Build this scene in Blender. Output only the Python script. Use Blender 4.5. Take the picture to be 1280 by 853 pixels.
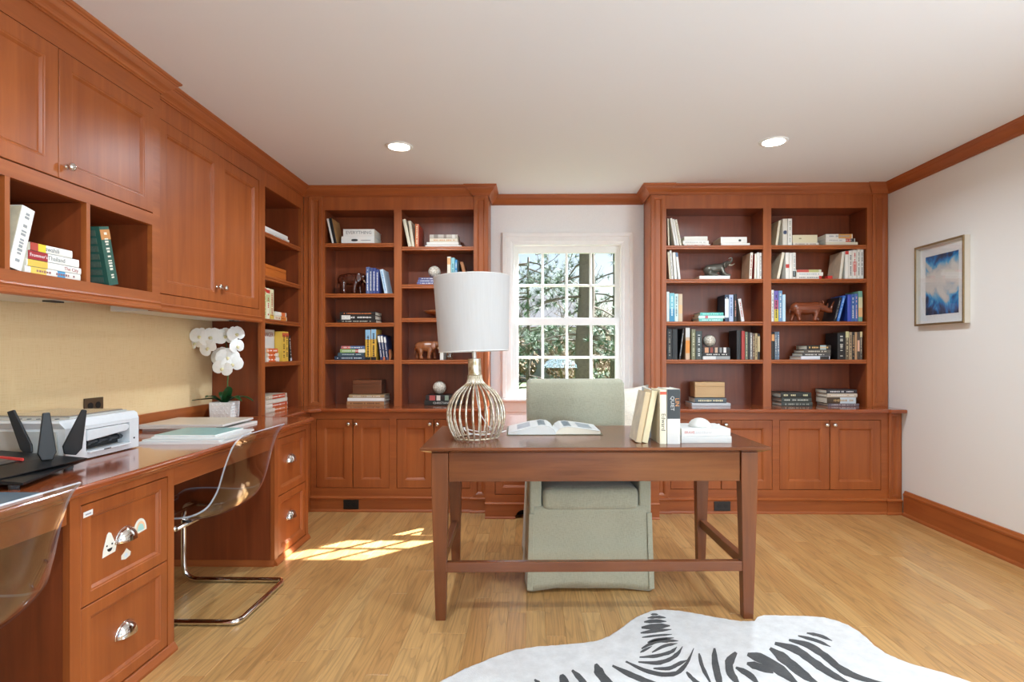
import bpy, bmesh, math, random
from mathutils import Vector, Matrix

for _o in list(bpy.data.objects):
    bpy.data.objects.remove(_o)
SC = bpy.context.scene
COL = SC.collection
R = math.radians
random.seed(11)

# ------------------------------------------------------------------ camera
cam_data = bpy.data.cameras.new('camera')
cam_data.sensor_width = 36.0
cam_data.lens = 19.6875
cam_data.shift_x = -0.01016
cam_data.shift_y = 0.01133
cam_data.clip_start = 0.05
cam = bpy.data.objects.new('camera', cam_data)
cam.location = (0, 0, 1.17)
cam.rotation_euler = (R(90), 0, math.atan(12 / 700))
COL.objects.link(cam)
SC.camera = cam

# ------------------------------------------------------------------ world, sun, exposure
world = bpy.data.worlds.new('world')
SC.world = world
world.use_nodes = True
wn = world.node_tree
wn.nodes.clear()
wo = wn.nodes.new('ShaderNodeOutputWorld')
wb = wn.nodes.new('ShaderNodeBackground')
ws = wn.nodes.new('ShaderNodeTexSky')
ws.sky_type = 'NISHITA'
ws.sun_disc = False
ws.sun_elevation = R(42)
ws.sun_rotation = R(47)
ws.air_density = 1.0
ws.dust_density = 2.0
wb.inputs['Strength'].default_value = 0.15
wn.links.new(ws.outputs['Color'], wb.inputs['Color'])
wn.links.new(wb.outputs['Background'], wo.inputs['Surface'])

sun = bpy.data.lights.new('sun', 'SUN')
sun.energy = 36.0
sun.angle = R(0.6)
sun.color = (0.92, 0.96, 1.0)
sun_o = bpy.data.objects.new('sun', sun)
el = R(42.0)
sdir = Vector((-0.736 * math.cos(el), -0.677 * math.cos(el), -math.sin(el)))
sun_o.rotation_euler = sdir.to_track_quat('-Z', 'Y').to_euler()
sun_o.location = (6, 9, 8)
COL.objects.link(sun_o)


def area(name, loc, target, sx, sy, watt, color=(1, 1, 1), shape='RECTANGLE', spread=180):
    d = bpy.data.lights.new(name, 'AREA')
    d.shape = shape
    d.size = sx
    d.size_y = sy
    d.energy = watt
    d.color = color
    d.spread = R(spread)
    o = bpy.data.objects.new(name, d)
    o.location = loc
    o.rotation_euler = (Vector(target) - Vector(loc)).to_track_quat('-Z', 'Y').to_euler()
    COL.objects.link(o)
    return o


# daylight standing in the window openings of the unseen front and right walls
DAY = (0.66, 0.84, 1.0)
area('daylight', (-0.55, -1.55, 1.45), (-0.55, 4, 2.0), 1.3, 1.5, 1.5, DAY)
area('daylight', (1.55, -1.55, 1.45), (1.55, 4, 2.0), 1.3, 1.5, 1.5, DAY)
area('daylight', (2.62, 0.3, 1.45), (-2, 0.8, 1.45), 1.6, 1.4, 64, (0.76, 0.88, 1.0))
# added fill lamp behind the camera, standing in for flash bounced off the ceiling
area('bounce_flash', (0.5, -0.7, 0.9), (0.55, 0.5, 2.5), 0.6, 0.6, 38, (0.52, 0.79, 1.0), 'DISK')

SC.view_settings.view_transform = 'Standard'
SC.view_settings.look = 'None'
SC.view_settings.gamma = 1.0
SC.view_settings.use_curve_mapping = False
SC.view_settings.exposure = 0.26
SC.cycles.max_bounces = 10
SC.cycles.diffuse_bounces = 5
SC.cycles.transparent_max_bounces = 16
SC.cycles.caustics_reflective = False
SC.cycles.caustics_refractive = False
SC.cycles.sample_clamp_indirect = 4.0
SC.cycles.use_denoising = True


# ------------------------------------------------------------------ materials
def lin(h):
    h = h.lstrip('#')
    if len(h) == 3:
        h = ''.join(c * 2 for c in h)
    out = []
    for i in (0, 2, 4):
        c = int(h[i:i + 2], 16) / 255
        out.append(c / 12.92 if c <= 0.04045 else ((c + 0.055) / 1.055) ** 2.4)
    return (*out, 1.0)


_M = {}


def mat_new(name):
    m = bpy.data.materials.new(name)
    m.use_nodes = True
    nt = m.node_tree
    return m, nt, nt.nodes['Principled BSDF']


def plain(hexcol, rough=0.5, metal=0.0, coat=0.0, name=None, bump=0.0, bscale=60, var=0.0):
    """a principled surface with faint procedural mottling"""
    key = (hexcol, rough, metal, coat, bump, bscale, var)
    if key in _M:
        return _M[key]
    m, nt, p = mat_new(name or 'surface_' + hexcol.lstrip('#'))
    c = lin(hexcol)
    p.inputs['Roughness'].default_value = rough
    p.inputs['Metallic'].default_value = metal
    p.inputs['Coat Weight'].default_value = coat
    tc = nt.nodes.new('ShaderNodeTexCoord')
    nz = nt.nodes.new('ShaderNodeTexNoise')
    nz.inputs['Scale'].default_value = bscale
    nz.inputs['Detail'].default_value = 4
    nt.links.new(tc.outputs['Object'], nz.inputs['Vector'])
    mx = nt.nodes.new('ShaderNodeMix')
    mx.data_type = 'RGBA'
    v = 0.05 if var == 0 else var
    mx.inputs[6].default_value = (c[0] * (1 - v), c[1] * (1 - v), c[2] * (1 - v), 1)
    mx.inputs[7].default_value = (min(1, c[0] * (1 + v)), min(1, c[1] * (1 + v)), min(1, c[2] * (1 + v)), 1)
    nt.links.new(nz.outputs['Fac'], mx.inputs[0])
    nt.links.new(mx.outputs[2], p.inputs['Base Color'])
    if bump:
        b = nt.nodes.new('ShaderNodeBump')
        b.inputs['Strength'].default_value = bump
        b.inputs['Distance'].default_value = 0.002
        nt.links.new(nz.outputs['Fac'], b.inputs['Height'])
        nt.links.new(b.outputs['Normal'], p.inputs['Normal'])
    _M[key] = m
    return m


def wood(name, light, dark, axis='Z', rough=0.4, coat=0.12, fine=1.0, contrast=1.0, bump=0.12):
    m, nt, p = mat_new(name)
    tc = nt.nodes.new('ShaderNodeTexCoord')
    mp = nt.nodes.new('ShaderNodeMapping')
    s = [16 * fine] * 3
    s['XYZ'.index(axis)] = 0.9 * fine
    mp.inputs['Scale'].default_value = s
    nt.links.new(tc.outputs['Object'], mp.inputs['Vector'])
    n1 = nt.nodes.new('ShaderNodeTexNoise')
    n1.inputs['Scale'].default_value = 1.3
    n1.inputs['Detail'].default_value = 7
    n1.inputs['Roughness'].default_value = 0.62
    n1.inputs['Distortion'].default_value = 0.5
    nt.links.new(mp.outputs['Vector'], n1.inputs['Vector'])
    n2 = nt.nodes.new('ShaderNodeTexNoise')
    n2.inputs['Scale'].default_value = 2.2
    n2.inputs['Detail'].default_value = 2
    nt.links.new(tc.outputs['Object'], n2.inputs['Vector'])
    ad = nt.nodes.new('ShaderNodeMath')
    ad.operation = 'MULTIPLY_ADD'
    nt.links.new(n2.outputs['Fac'], ad.inputs[0])
    ad.inputs[1].default_value = 0.45
    nt.links.new(n1.outputs['Fac'], ad.inputs[2])
    cr = nt.nodes.new('ShaderNodeValToRGB')
    cr.color_ramp.elements[0].position = 0.72 - 0.32 * contrast
    cr.color_ramp.elements[0].color = lin(dark)
    cr.color_ramp.elements[1].position = 0.72 + 0.3 * contrast
    cr.color_ramp.elements[1].color = lin(light)
    nt.links.new(ad.outputs[0], cr.inputs['Fac'])
    nt.links.new(cr.outputs['Color'], p.inputs['Base Color'])
    p.inputs['Roughness'].default_value = rough
    p.inputs['Coat Weight'].default_value = coat
    p.inputs['Coat Roughness'].default_value = 0.12 if coat > 0.2 else 0.3
    b = nt.nodes.new('ShaderNodeBump')
    b.inputs['Strength'].default_value = bump
    b.inputs['Distance'].default_value = 0.001
    nt.links.new(n1.outputs['Fac'], b.inputs['Height'])
    nt.links.new(b.outputs['Normal'], p.inputs['Normal'])
    return m


CH_L, CH_D = '#ad5f2c', '#88421b'
CHZ = wood('cherry_vertical', CH_L, CH_D, 'Z')
CHX = wood('cherry_lengthwise', CH_L, CH_D, 'X')
CHY = wood('cherry_crosswise', CH_L, CH_D, 'Y')
CHI = wood('cherry_inner_shaded', '#8f4522', '#6a2e14', 'Z', rough=0.38, coat=0.15)  # darker, redder cherry: shade inside shelves and carcasses put into the colour
CHIY = wood('cherry_inner_shaded_long', '#8f4522', '#6a2e14', 'Y', rough=0.38, coat=0.15)
TOPX = wood('cherry_worktop', '#a0512b', '#7e3c1d', 'X', rough=0.13, coat=0.6)
TOPY = wood('cherry_worktop_long', '#a0512b', '#7e3c1d', 'Y', rough=0.13, coat=0.6)
DKX = wood('walnut_desk_lengthwise', '#834a26', '#582d16', 'X', rough=0.27, coat=0.3, fine=1.3)
DKZ = wood('walnut_desk_vertical', '#834a26', '#582d16', 'Z', rough=0.36, coat=0.1, fine=1.3)
DKY = wood('walnut_desk_crosswise', '#834a26', '#582d16', 'Y', rough=0.36, coat=0.1, fine=1.3)
WHITE_PAINT = plain('#f1f0ed', 0.38, name='white_trim_paint', bscale=20)
WALL_PAINT = plain('#e4e0da', 0.85, name='wall_paint', bscale=180, bump=0.05, var=0.012)
CEIL_PAINT = plain('#e4e4e5', 0.9, name='ceiling_paint', bscale=200, bump=0.04, var=0.01)
CHROME = plain('#e8e8e6', 0.08, 1.0, name='polished_chrome')
PAGES = plain('#e9e1cd', 0.8, name='book_pages', bscale=400, bump=0.2, var=0.08)
BLACK = plain('#171717', 0.45, name='black_plastic')


def grasscloth():
    m, nt, p = mat_new('tan_grasscloth')
    tc = nt.nodes.new('ShaderNodeTexCoord')
    outs = []
    for sc in ((1, 420, 14), (1, 14, 520)):
        mp = nt.nodes.new('ShaderNodeMapping')
        mp.inputs['Scale'].default_value = sc
        nt.links.new(tc.outputs['Object'], mp.inputs['Vector'])
        n = nt.nodes.new('ShaderNodeTexNoise')
        n.inputs['Scale'].default_value = 1.0
        n.inputs['Detail'].default_value = 3
        nt.links.new(mp.outputs['Vector'], n.inputs['Vector'])
        outs.append(n)
    ad = nt.nodes.new('ShaderNodeMath')
    nt.links.new(outs[0].outputs['Fac'], ad.inputs[0])
    nt.links.new(outs[1].outputs['Fac'], ad.inputs[1])
    cr = nt.nodes.new('ShaderNodeValToRGB')
    cr.color_ramp.elements[0].position = 0.7
    cr.color_ramp.elements[0].color = lin('#e0bd88')
    cr.color_ramp.elements[1].position = 1.3 / 1.3
    cr.color_ramp.elements[1].color = lin('#ebcd9c')
    nt.links.new(ad.outputs[0], cr.inputs['Fac'])
    nt.links.new(cr.outputs['Color'], p.inputs['Base Color'])
    p.inputs['Roughness'].default_value = 0.6
    b = nt.nodes.new('ShaderNodeBump')
    b.inputs['Strength'].default_value = 0.25
    b.inputs['Distance'].default_value = 0.001
    nt.links.new(ad.outputs[0], b.inputs['Height'])
    nt.links.new(b.outputs['Normal'], p.inputs['Normal'])
    return m


def oak():
    m, nt, p = mat_new('oak_plank')
    geo = nt.nodes.new('ShaderNodeNewGeometry')
    oi = nt.nodes.new('ShaderNodeObjectInfo')
    mul = nt.nodes.new('ShaderNodeMath')
    mul.operation = 'MULTIPLY'
    mul.inputs[1].default_value = 37.0
    nt.links.new(oi.outputs['Random'], mul.inputs[0])
    cmb = nt.nodes.new('ShaderNodeCombineXYZ')
    nt.links.new(mul.outputs[0], cmb.inputs['X'])
    nt.links.new(mul.outputs[0], cmb.inputs['Z'])
    va = nt.nodes.new('ShaderNodeVectorMath')
    nt.links.new(geo.outputs['Position'], va.inputs[0])
    nt.links.new(cmb.outputs[0], va.inputs[1])
    mp = nt.nodes.new('ShaderNodeMapping')
    mp.inputs['Scale'].default_value = (1.0, 0.085, 1.0)
    nt.links.new(va.outputs[0], mp.inputs['Vector'])
    # cathedral rings: contour lines of a stretched noise
    nz = nt.nodes.new('ShaderNodeTexNoise')
    nz.inputs['Scale'].default_value = 9.0
    nz.inputs['Detail'].default_value = 2.0
    nz.inputs['Roughness'].default_value = 0.4
    nt.links.new(mp.outputs['Vector'], nz.inputs['Vector'])
    ring = nt.nodes.new('ShaderNodeMath')
    ring.operation = 'MULTIPLY'
    ring.inputs[1].default_value = 15.0
    nt.links.new(nz.outputs['Fac'], ring.inputs[0])
    fr = nt.nodes.new('ShaderNodeMath')
    fr.operation = 'FRACT'
    nt.links.new(ring.outputs[0], fr.inputs[0])
    rr = nt.nodes.new('ShaderNodeValToRGB')
    rr.color_ramp.elements[0].position = 0.0
    rr.color_ramp.elements[0].color = (0.55, 0.55, 0.55, 1)
    rr.color_ramp.elements[1].position = 0.45
    rr.color_ramp.elements[1].color = (1, 1, 1, 1)
    e = rr.color_ramp.elements.new(0.97)
    e.color = (0.86, 0.86, 0.86, 1)
    nt.links.new(fr.outputs[0], rr.inputs['Fac'])
    # pores
    mp2 = nt.nodes.new('ShaderNodeMapping')
    mp2.inputs['Scale'].default_value = (170, 5, 1)
    nt.links.new(va.outputs[0], mp2.inputs['Vector'])
    nf = nt.nodes.new('ShaderNodeTexNoise')
    nf.inputs['Scale'].default_value = 1.0
    nf.inputs['Detail'].default_value = 4
    nt.links.new(mp2.outputs['Vector'], nf.inputs['Vector'])
    pr = nt.nodes.new('ShaderNodeValToRGB')
    pr.color_ramp.elements[0].position = 0.34
    pr.color_ramp.elements[0].color = (0.62, 0.62, 0.62, 1)
    pr.color_ramp.elements[1].position = 0.54
    pr.color_ramp.elements[1].color = (1, 1, 1, 1)
    nt.links.new(nf.outputs['Fac'], pr.inputs['Fac'])
    base = nt.nodes.new('ShaderNodeValToRGB')
    base.color_ramp.elements[0].color = lin('#be8d55')
    base.color_ramp.elements[1].color = lin('#cea268')
    e = base.color_ramp.elements.new(0.5)
    e.color = lin('#c5965c')
    nt.links.new(oi.outputs['Random'], base.inputs['Fac'])
    cur = base.outputs['Color']
    for src, f in ((rr, 0.62), (pr, 0.55)):
        mx = nt.nodes.new('ShaderNodeMix')
        mx.data_type = 'RGBA'
        mx.blend_type = 'MULTIPLY'
        mx.inputs[0].default_value = f
        nt.links.new(cur, mx.inputs[6])
        nt.links.new(src.outputs['Color'], mx.inputs[7])
        cur = mx.outputs[2]
    nt.links.new(cur, p.inputs['Base Color'])
    p.inputs['Roughness'].default_value = 0.3
    p.inputs['Coat Weight'].default_value = 0.25
    p.inputs['Coat Roughness'].default_value = 0.2
    b = nt.nodes.new('ShaderNodeBump')
    b.inputs['Strength'].default_value = 0.1
    b.inputs['Distance'].default_value = 0.001
    nt.links.new(nf.outputs['Fac'], b.inputs['Height'])
    nt.links.new(b.outputs['Normal'], p.inputs['Normal'])
    return m


def clear(name, tint=(0.95, 0.97, 0.98), ior=1.45, rough=0.02, gain=1.0, film=0.0):
    """thin clear sheet: see-through, with fresnel reflections"""
    m, nt, p = mat_new(name)
    nt.nodes.remove(p)
    out = nt.nodes['Material Output']
    tr = nt.nodes.new('ShaderNodeBsdfTransparent')
    tr.inputs['Color'].default_value = (*tint, 1)
    gl = nt.nodes.new('ShaderNodeBsdfPrincipled')
    gl.inputs['Base Color'].default_value = (1, 1, 1, 1)
    gl.inputs['Metallic'].default_value = 1.0
    gl.inputs['Roughness'].default_value = rough
    if film:
        gl.inputs['Thin Film Thickness'].default_value = film
        gl.inputs['Thin Film IOR'].default_value = 1.6
    # Schlick reflectance, the same from both faces of the sheet
    lw = nt.nodes.new('ShaderNodeLayerWeight')
    lw.inputs['Blend'].default_value = 0.5
    pw = nt.nodes.new('ShaderNodeMath')
    pw.operation = 'POWER'
    pw.inputs[1].default_value = 4.0
    nt.links.new(lw.outputs['Facing'], pw.inputs[0])
    g = nt.nodes.new('ShaderNodeMath')
    g.operation = 'MULTIPLY_ADD'
    g.use_clamp = True
    r0 = ((ior - 1) / (ior + 1)) ** 2 * gain
    g.inputs[1].default_value = (1 - r0) * min(gain, 1.0)
    g.inputs[2].default_value = r0
    nt.links.new(pw.outputs[0], g.inputs[0])
    mx = nt.nodes.new('ShaderNodeMixShader')
    nt.links.new(g.outputs[0], mx.inputs[0])
    nt.links.new(tr.outputs[0], mx.inputs[1])
    nt.links.new(gl.outputs[0], mx.inputs[2])
    nt.links.new(mx.outputs[0], out.inputs['Surface'])
    return m


def glow(name, col, strength):
    m, nt, p = mat_new(name)
    p.inputs['Base Color'].default_value = (0.9, 0.9, 0.9, 1)
    p.inputs['Emission Color'].default_value = lin(col)
    p.inputs['Emission Strength'].default_value = strength
    return m


OAK = oak()
GRASSCLOTH = grasscloth()
PANE = clear('window_glass', (0.97, 0.98, 0.98), 1.45, 0.0, 0.25)
ACRYLIC = clear('clear_acrylic', (0.87, 0.88, 0.92), 1.49, 0.03, 2.4, film=420.0)


# ------------------------------------------------------------------ object helpers
ORG = {}


def reg(o, label=None, cat=None, group=None, kind=None):
    if label:
        o['label'] = label
    if cat:
        o['category'] = cat
    if group:
        o['group'] = group
    if kind:
        o['kind'] = kind
    return o


def thing(name, label, cat, loc=(0, 0, 0), rz=0.0, group=None, rot=None):
    o = bpy.data.objects.new(name, None)
    o.empty_display_size = 0.05
    o.location = loc
    o.rotation_euler = rot if rot else (0, 0, rz)
    COL.objects.link(o)
    ORG[o.name] = Vector(loc) if (rz == 0 and rot is None) else Vector((0, 0, 0))
    return reg(o, label, cat, group)


def obj(name, bm, mat, parent=None, world=True, smooth=False, bev=0.0, seg=2, kind=None, label=None):
    """link a bmesh as one object. world=True: the bmesh is in world coordinates and is
    brought into the parent's (unrotated) frame"""
    if world and parent is not None:
        bmesh.ops.translate(bm, verts=bm.verts, vec=-ORG.get(parent.name, Vector()))
    bmesh.ops.recalc_face_normals(bm, faces=bm.faces)
    me = bpy.data.meshes.new(name)
    bm.to_mesh(me)
    bm.free()
    for mm in (mat if isinstance(mat, (list, tuple)) else [mat]):
        me.materials.append(mm)
    if smooth:
        for f in me.polygons:
            f.use_smooth = True
    o = bpy.data.objects.new(name, me)
    COL.objects.link(o)
    if parent is not None:
        o.parent = parent
        ORG[o.name] = ORG.get(parent.name, Vector())
    if bev:
        b = o.modifiers.new('edge', 'BEVEL')
        b.width = bev
        b.segments = seg
        b.limit_method = 'ANGLE'
        b.angle_limit = R(40)
    if kind:
        o['kind'] = kind
    if label:
        o['label'] = label
    return o


def solo(name, bm, mat, label, cat, loc, group=None, **k):
    """a thing that is one mesh, its origin at its base (world coordinate bmesh)"""
    bmesh.ops.translate(bm, verts=bm.verts, vec=-Vector(loc))
    o = obj(name, bm, mat, None, **k)
    o.location = loc
    ORG[o.name] = Vector(loc)
    return reg(o, label, cat, group)


def BM():
    return bmesh.new()


def idf(u, v, n):
    return (u, v, n)


def faceX(x):      # a face looking +X: u runs along +Y, v up
    return lambda u, v, n: (x + n, u, v)


def faceXn(x):     # a face looking -X: u runs along -Y
    return lambda u, v, n: (x - n, -u, v)


def faceY(y):      # a face looking -Y: u runs along +X, v up
    return lambda u, v, n: (u, y - n, v)


def box(bm, x0, x1, y0, y1, z0, z1, f=idf, mi=0):
    vs = [bm.verts.new(f(x, y, z)) for x in (x0, x1) for y in (y0, y1) for z in (z0, z1)]
    for q in ((0, 1, 3, 2), (4, 6, 7, 5), (0, 4, 5, 1), (2, 3, 7, 6), (0, 2, 6, 4), (1, 5, 7, 3)):
        fc = bm.faces.new([vs[i] for i in q])
        fc.material_index = mi
    return vs


def bxo(*a, **k):
    bm = BM()
    box(bm, *a, **k)
    return bm


def rings(bm, loops, cap0=True, cap1=True, closed=True, mi=0):
    """skin a list of vertex loops (lists of coordinates)"""
    V = [[bm.verts.new(p) for p in lp] for lp in loops]
    for a, b in zip(V, V[1:]):
        n = len(a)
        for i in range(n if closed else n - 1):
            j = (i + 1) % n
            f = bm.faces.new((a[i], a[j], b[j], b[i]))
            f.material_index = mi
    if cap0 and len(V[0]) > 2:
        bm.faces.new(list(reversed(V[0]))).material_index = mi
    if cap1 and len(V[-1]) > 2:
        bm.faces.new(V[-1]).material_index = mi
    return V


def lathe(bm, prof, n=24, c=(0, 0, 0), f=idf, mi=0):
    """prof: list of (radius, height) around the third axis"""
    loops = []
    for r, h in prof:
        r = max(r, 1e-5)
        loops.append([f(c[0] + r * math.cos(2 * math.pi * i / n), c[1] + r * math.sin(2 * math.pi * i / n), c[2] + h) for i in range(n)])
    rings(bm, loops, mi=mi)


def tube(bm, pts, rad, n=8, mi=0, caps=True):
    """a tube along points; rad a number or one per point"""
    P = [Vector(p) for p in pts]
    if not isinstance(rad, (list, tuple)):
        rad = [rad] * len(P)
    loops = []
    up = None
    for i, p in enumerate(P):
        t = (P[min(i + 1, len(P) - 1)] - P[max(i - 1, 0)])
        if t.length < 1e-9:
            t = Vector((0, 0, 1))
        t.normalize()
        if up is None:
            up = t.orthogonal().normalized()
        else:
            up = (up - t * up.dot(t))
            up = up.normalized() if up.length > 1e-6 else t.orthogonal().normalized()
        w = t.cross(up)
        loops.append([tuple(p + (up * math.cos(2 * math.pi * k / n) + w * math.sin(2 * math.pi * k / n)) * rad[i]) for k in range(n)])
    rings(bm, loops, caps, caps, mi=mi)


def smooth_path(pts, n=6):
    """Catmull-Rom through points"""
    P = [Vector(p) for p in pts]
    out = []
    for i in range(len(P) - 1):
        a = P[max(i - 1, 0)]
        b, c = P[i], P[i + 1]
        d = P[min(i + 2, len(P) - 1)]
        for k in range(n):
            t = k / n
            out.append(0.5 * ((2 * b) + (c - a) * t + (2 * a - 5 * b + 4 * c - d) * t * t + (3 * b - a - 3 * c + d) * t ** 3))
    out.append(P[-1])
    return out


def offset_path(pts, o):
    """offset a 2-D polyline to its right-hand side with mitres"""
    out = []
    n = len(pts)
    for i in range(n):
        ds = []
        if i > 0:
            ds.append(Vector((pts[i][0] - pts[i - 1][0], pts[i][1] - pts[i - 1][1])).normalized())
        if i < n - 1:
            ds.append(Vector((pts[i + 1][0] - pts[i][0], pts[i + 1][1] - pts[i][1])).normalized())
        ns = [Vector((d.y, -d.x)) for d in ds]
        if len(ns) == 1:
            m = ns[0]
        else:
            m = (ns[0] + ns[1])
            m = m / max(0.2, (1 + ns[0].dot(ns[1])))
        out.append((pts[i][0] + m.x * o, pts[i][1] + m.y * o))
    return out


def sweep(bm, pts, prof, i0=0, i1=None):
    """sweep a closed profile [(out, z)] along the path, only segments i0..i1"""
    i1 = len(pts) - 2 if i1 is None else i1
    offs = [offset_path(pts, o) for o, z in prof]
    loops = []
    for i in range(i0, i1 + 2):
        loops.append([(offs[k][i][0], offs[k][i][1], prof[k][1]) for k in range(len(prof))])
    rings(bm, loops)


def face_frame(bm, f, u0, u1, v0, v1, n0, n1, holes):
    """a board with rectangular openings"""
    holes = [(max(h[0], u0), min(h[1], u1), max(h[2], v0), min(h[3], v1)) for h in holes]
    us = sorted({u0, u1, *[h[0] for h in holes], *[h[1] for h in holes]})
    vs = sorted({v0, v1, *[h[2] for h in holes], *[h[3] for h in holes]})
    for a, b in zip(us, us[1:]):
        runs = []
        for c, d in zip(vs, vs[1:]):
            cu, cv = (a + b) / 2, (c + d) / 2
            if any(h[0] < cu < h[1] and h[2] < cv < h[3] for h in holes):
                continue
            if runs and abs(runs[-1][1] - c) < 1e-9:
                runs[-1][1] = d
            else:
                runs.append([c, d])
        for c, d in runs:
            box(bm, a, b, c, d, n0, n1, f)


def rect_loop(f, u0, u1, v0, v1, ins, n):
    return [f(u0 + ins, v0 + ins, n), f(u1 - ins, v0 + ins, n), f(u1 - ins, v1 - ins, n), f(u0 + ins, v1 - ins, n)]


def panel_door(f, u0, u1, v0, v1, n0, n1, stile):
    """a moulded frame and its recessed panel as two bmeshes"""
    fr = BM()
    pr = [(0, n0), (0, n1 - 0.0015), (0.0015, n1), (stile - 0.013, n1), (stile - 0.010, n1 - 0.0025), (stile - 0.006, n1 - 0.003),
          (stile, n1 - 0.0095), (stile + 0.002, n1 - 0.012), (stile + 0.002, n0)]
    rings(fr, [rect_loop(f, u0, u1, v0, v1, i, n) for i, n in pr] + [rect_loop(f, u0, u1, v0, v1, 0, n0)], False, False)
    bmesh.ops.remove_doubles(fr, verts=fr.verts, dist=1e-6)
    pn = BM()
    i = stile - 0.002
    box(pn, u0 + i, u1 - i, v0 + i, v1 - i, n0 + 0.001, n1 - 0.0115, f)
    return fr, pn


def knob_bm(f, u, v, n):
    bm = BM()
    lathe(bm, [(0.009, 0), (0.009, 0.002), (0.0045, 0.004), (0.0045, 0.010), (0.009, 0.013), (0.0145, 0.019), (0.0155, 0.024), (0.012, 0.029), (0.005, 0.031), (0, 0.0312)],
          14, (u, v, n), f)
    return bm


def cup_pull_bm(f, u, v, n, a=0.048, b=0.046, c=0.030):
    bm = BM()
    for s, (aa, bb, cc) in enumerate(((a, b, c), (a - 0.003, b - 0.003, c - 0.003))):
        loops = []
        for i in range(15):
            ph = math.pi * i / 14
            loops.append([f(u + aa * math.cos(ph), v + bb * math.sin(ph) * math.cos(th), n + 0.0006 + cc * math.sin(ph) * math.sin(th))
                          for th in [math.pi / 2 * k / 7 for k in range(8)]])
        rings(bm, loops, False, False, closed=False)
    bmesh.ops.remove_doubles(bm, verts=bm.verts, dist=1e-5)
    # back flange
    lp = [f(u + (a + 0.004) * math.cos(math.pi * i / 16), v + (b + 0.004) * math.sin(math.pi * i / 16) - 0.002, n + 0.0004) for i in range(17)]
    lp2 = [f(u + (a + 0.004) * math.cos(math.pi * i / 16), v + (b + 0.004) * math.sin(math.pi * i / 16) - 0.002, n + 0.002) for i in range(17)]
    rings(bm, [lp, lp2])
    return bm


def door(parent, f, u0, u1, v0, v1, n0, n1, stile, mat, knob=None, pull=None, name='door'):
    fr, pn = panel_door(f, u0, u1, v0, v1, n0, n1, stile)
    d = obj(name, fr, mat, parent)
    obj('panel', pn, mat, d)
    if knob:
        obj('knob', knob_bm(f, knob[0], knob[1], n1), CHROME, d, smooth=True)
    if pull:
        obj('cup_handle', cup_pull_bm(f, pull[0], pull[1], n1 - 0.0115), CHROME, d, smooth=True)
    return d


def txt(body, size, mat, parent, loc, rot, name='lettering', sx=1.0, align='CENTER', ext=0.0002):
    c = bpy.data.curves.new(name, 'FONT')
    c.body = body
    c.size = size
    c.extrude = ext
    c.resolution_u = 2
    c.align_x = align
    c.align_y = 'CENTER'
    tmp = bpy.data.objects.new(name, c)
    COL.objects.link(tmp)
    bpy.context.view_layer.update()
    me = bpy.data.meshes.new_from_object(tmp.evaluated_get(bpy.context.evaluated_depsgraph_get()))
    bpy.data.objects.remove(tmp)
    me.name = name
    me.materials.clear()
    me.materials.append(mat)
    o = bpy.data.objects.new(name, me)
    o.location = loc
    o.rotation_euler = rot
    o.scale = (sx, 1, 1)
    COL.objects.link(o)
    o.parent = parent
    return o

# ================================================================== SETTING
XL, XR, YB, YF, ZC = -2.09, 2.68, 4.53, -1.6, 2.435

floor = obj('floor', bxo(XL - 0.12, XR + 0.12, YF - 0.12, YB + 0.15, -0.12, -0.0125), OAK, kind='structure')
# strip-oak boards, each its own piece where the photograph can show it; beyond, one joined part
PW = 0.0826
pm = BM()
lp = lambda ins, z: [(ins, ins / 1.0, z), (PW - ins, ins, z), (PW - ins, 1 - ins, z), (ins, 1 - ins, z)]
rings(pm, [lp(0.0002, -0.012), lp(0.0002, -0.0009), lp(0.0013, 0.0)])
bmesh.ops.recalc_face_normals(pm, faces=pm.faces)
plank_me = bpy.data.meshes.new('plank')
pm.to_mesh(plank_me)
pm.free()
plank_me.materials.append(OAK)
rp = random.Random(5)
far_bm = BM()
ncol = int((XR - XL) / PW) + 1
n_planks = 0
for c in range(ncol):
    x = XL + c * PW
    y = 1.0 + rp.random() * 0.55
    box(far_bm, x + 0.0002, x + PW - 0.0002, YF, y - 0.0004, -0.012, 0)
    while y < 4.14:
        L = rp.uniform(0.55, 1.35)
        if y + L > 3.8:
            L = max(4.14 - y + 0.02, 0.3)
        o = bpy.data.objects.new('plank', plank_me)
        o.location = (x, y, 0)
        o.scale = (1, L - 0.0006, 1)
        o.parent = floor
        COL.objects.link(o)
        n_planks += 1
        y += L
obj('plank', far_bm, OAK, floor, world=False, kind='stuff')

obj('ceiling', bxo(XL - 0.12, XR + 0.12, YF - 0.12, YB + 0.15, ZC, ZC + 0.12), CEIL_PAINT, kind='structure')
obj('wall_left', bxo(XL - 0.12, XL, YF - 0.12, YB + 0.15, -0.012, ZC), GRASSCLOTH, kind='structure')


def wall_with_holes(name, f, u0, u1, holes, mat, thick):
    bm = BM()
    face_frame(bm, f, u0, u1, -0.012, ZC, -thick, 0, holes)
    return obj(name, bm, mat, kind='structure')


WX0, WX1, WZ0, WZ1 = -0.157, 0.731, 0.78, 2.054
wall_with_holes('wall_back', faceY(YB), XL, XR, [(WX0, WX1, WZ0, WZ1)], plain('#f6f6f5', 0.7, name='window_wall_paint', bscale=150), 0.15)
wall_with_holes('wall_right', faceXn(XR), -YB, -YF, [(-1.15, 0.55, 0.75, 2.15)], WALL_PAINT, 0.12)
wall_with_holes('wall_front', lambda u, v, n: (u, YF + n, v), XL, XR, [(-1.25, 0.15, 0.7, 2.2), (0.85, 2.25, 0.7, 2.2)], WALL_PAINT, 0.12)

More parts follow.
